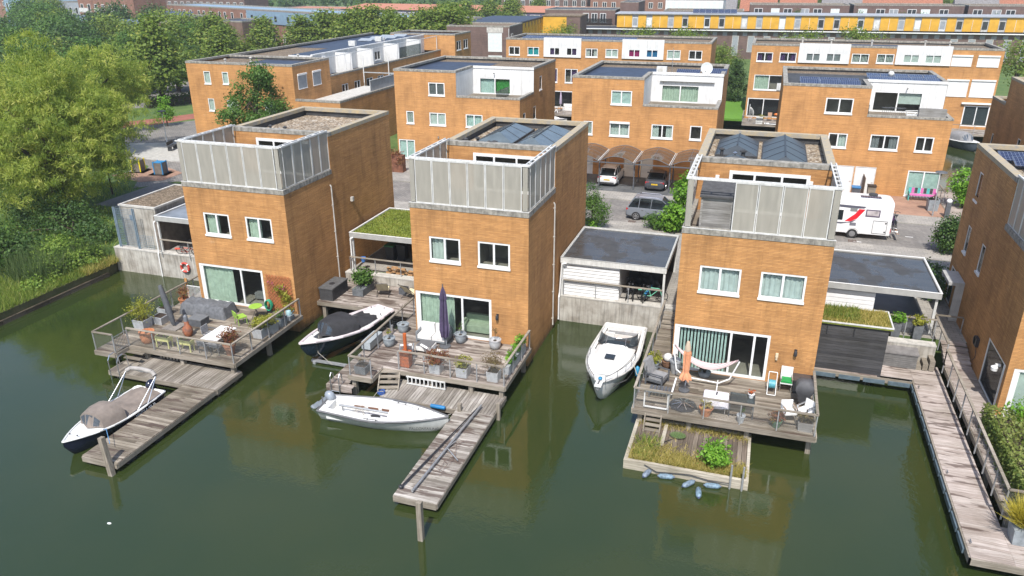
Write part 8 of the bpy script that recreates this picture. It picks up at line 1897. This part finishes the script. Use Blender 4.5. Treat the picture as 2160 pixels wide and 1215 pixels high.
tree('bush','bright green shrub behind the sedum roof against the middle canal house',(12.6,13.4,G),[(0,0,.9,.9,.8,1.0)],L_BRI,70,24,.18,.18,.1,.05,.6,3,cat='shrub')
pot('planter','tub with leafy plants by the ground floor door of the left house across the street',(-4.5,31.5,G),.4,.6,SLATE,'sq',bushy(L_BRI,.6,.9,300,.18,.1))
# the far wood that closes the view along the top edge
n=26000; k=npr.integers(0,420,n); cx=npr.uniform(-460,160,420); cy=npr.uniform(262,330,420); cz=npr.uniform(3,9.5,420)
p=np.stack([cx[k]+npr.normal(size=n)*3.4,cy[k]+npr.normal(size=n)*2.4,cz[k]+npr.normal(size=n)*1.9],1); p=p[p[:,2]>.5]
o=ob('distant_wood',leafmesh('distant_wood',p,1.7,1.5,L_DRK,np.tile(np.array([[0,-.5,.5]],np.float32),(len(p),1)))); o['kind']='stuff'
# thin summer air between the camera and the far rows
m=MB(); m.box(-520,-140,-2.6,220,345,32); o=ob('haze',m.mesh('haze',[])); o['kind']='stuff'
hm=bpy.data.materials.new('haze_air'); hm.use_nodes=True; ht=hm.node_tree; ht.nodes.remove(ht.nodes['Principled BSDF']); pv=ht.nodes.new('ShaderNodeVolumePrincipled'); pv.inputs['Color'].default_value=(.86,.90,.95,1); pv.inputs['Density'].default_value=.00034; pv.inputs['Anisotropy'].default_value=.2
ht.links.new(pv.outputs[0],ht.nodes['Material Output'].inputs['Volume']); o.data.materials.append(hm)
# ------------------------------------------------------------------ camera, sun and sky
cd=bpy.data.cameras.new('camera'); cam=bpy.data.objects.new('camera',cd); COL.objects.link(cam); SC.camera=cam
YAW,PIT,ROL=.3147,.394,-.0036
fw=Vector((-math.sin(YAW)*math.cos(PIT),math.cos(YAW)*math.cos(PIT),-math.sin(PIT))); r=Vector((math.cos(YAW),math.sin(YAW),0)); u=r.cross(fw)
r2=r*math.cos(ROL)+u*math.sin(ROL); u2=u*math.cos(ROL)-r*math.sin(ROL)
cam.matrix_world=Matrix(((r2.x,u2.x,-fw.x,29.6905),(r2.y,u2.y,-fw.y,-33.097),(r2.z,u2.z,-fw.z,18.7082),(0,0,0,1)))
cd.sensor_width=36; cd.lens=36*1610.264/2160; cd.clip_end=6000; cd.clip_start=.1
SUN=Vector((.085,-.70,1.0)).normalized()
sd=bpy.data.lights.new('sun','SUN'); sd.energy=4.1; sd.angle=rad(.5); sd.color=(1,.96,.90); so=bpy.data.objects.new('sun',sd); COL.objects.link(so); so.rotation_euler=SUN.to_track_quat('Z','Y').to_euler()
W_=bpy.data.worlds.new('World'); SC.world=W_; W_.use_nodes=True; nt=W_.node_tree; sk=nt.nodes.new('ShaderNodeTexSky'); sk.sky_type='NISHITA'; sk.sun_disc=False; sk.sun_elevation=math.asin(SUN.z); sk.sun_rotation=math.atan2(SUN.x,SUN.y); sk.air_density=1.0; sk.dust_density=1.5
nt.links.new(sk.outputs[0],nt.nodes['Background'].inputs[0]); nt.nodes['Background'].inputs[1].default_value=.15
SC.view_settings.view_transform='Standard'; SC.view_settings.look='None'; SC.view_settings.gamma=1; SC.view_settings.exposure=.60
SC.cycles.max_bounces=6; SC.cycles.transparent_max_bounces=16; SC.cycles.caustics_reflective=False; SC.cycles.caustics_refractive=False
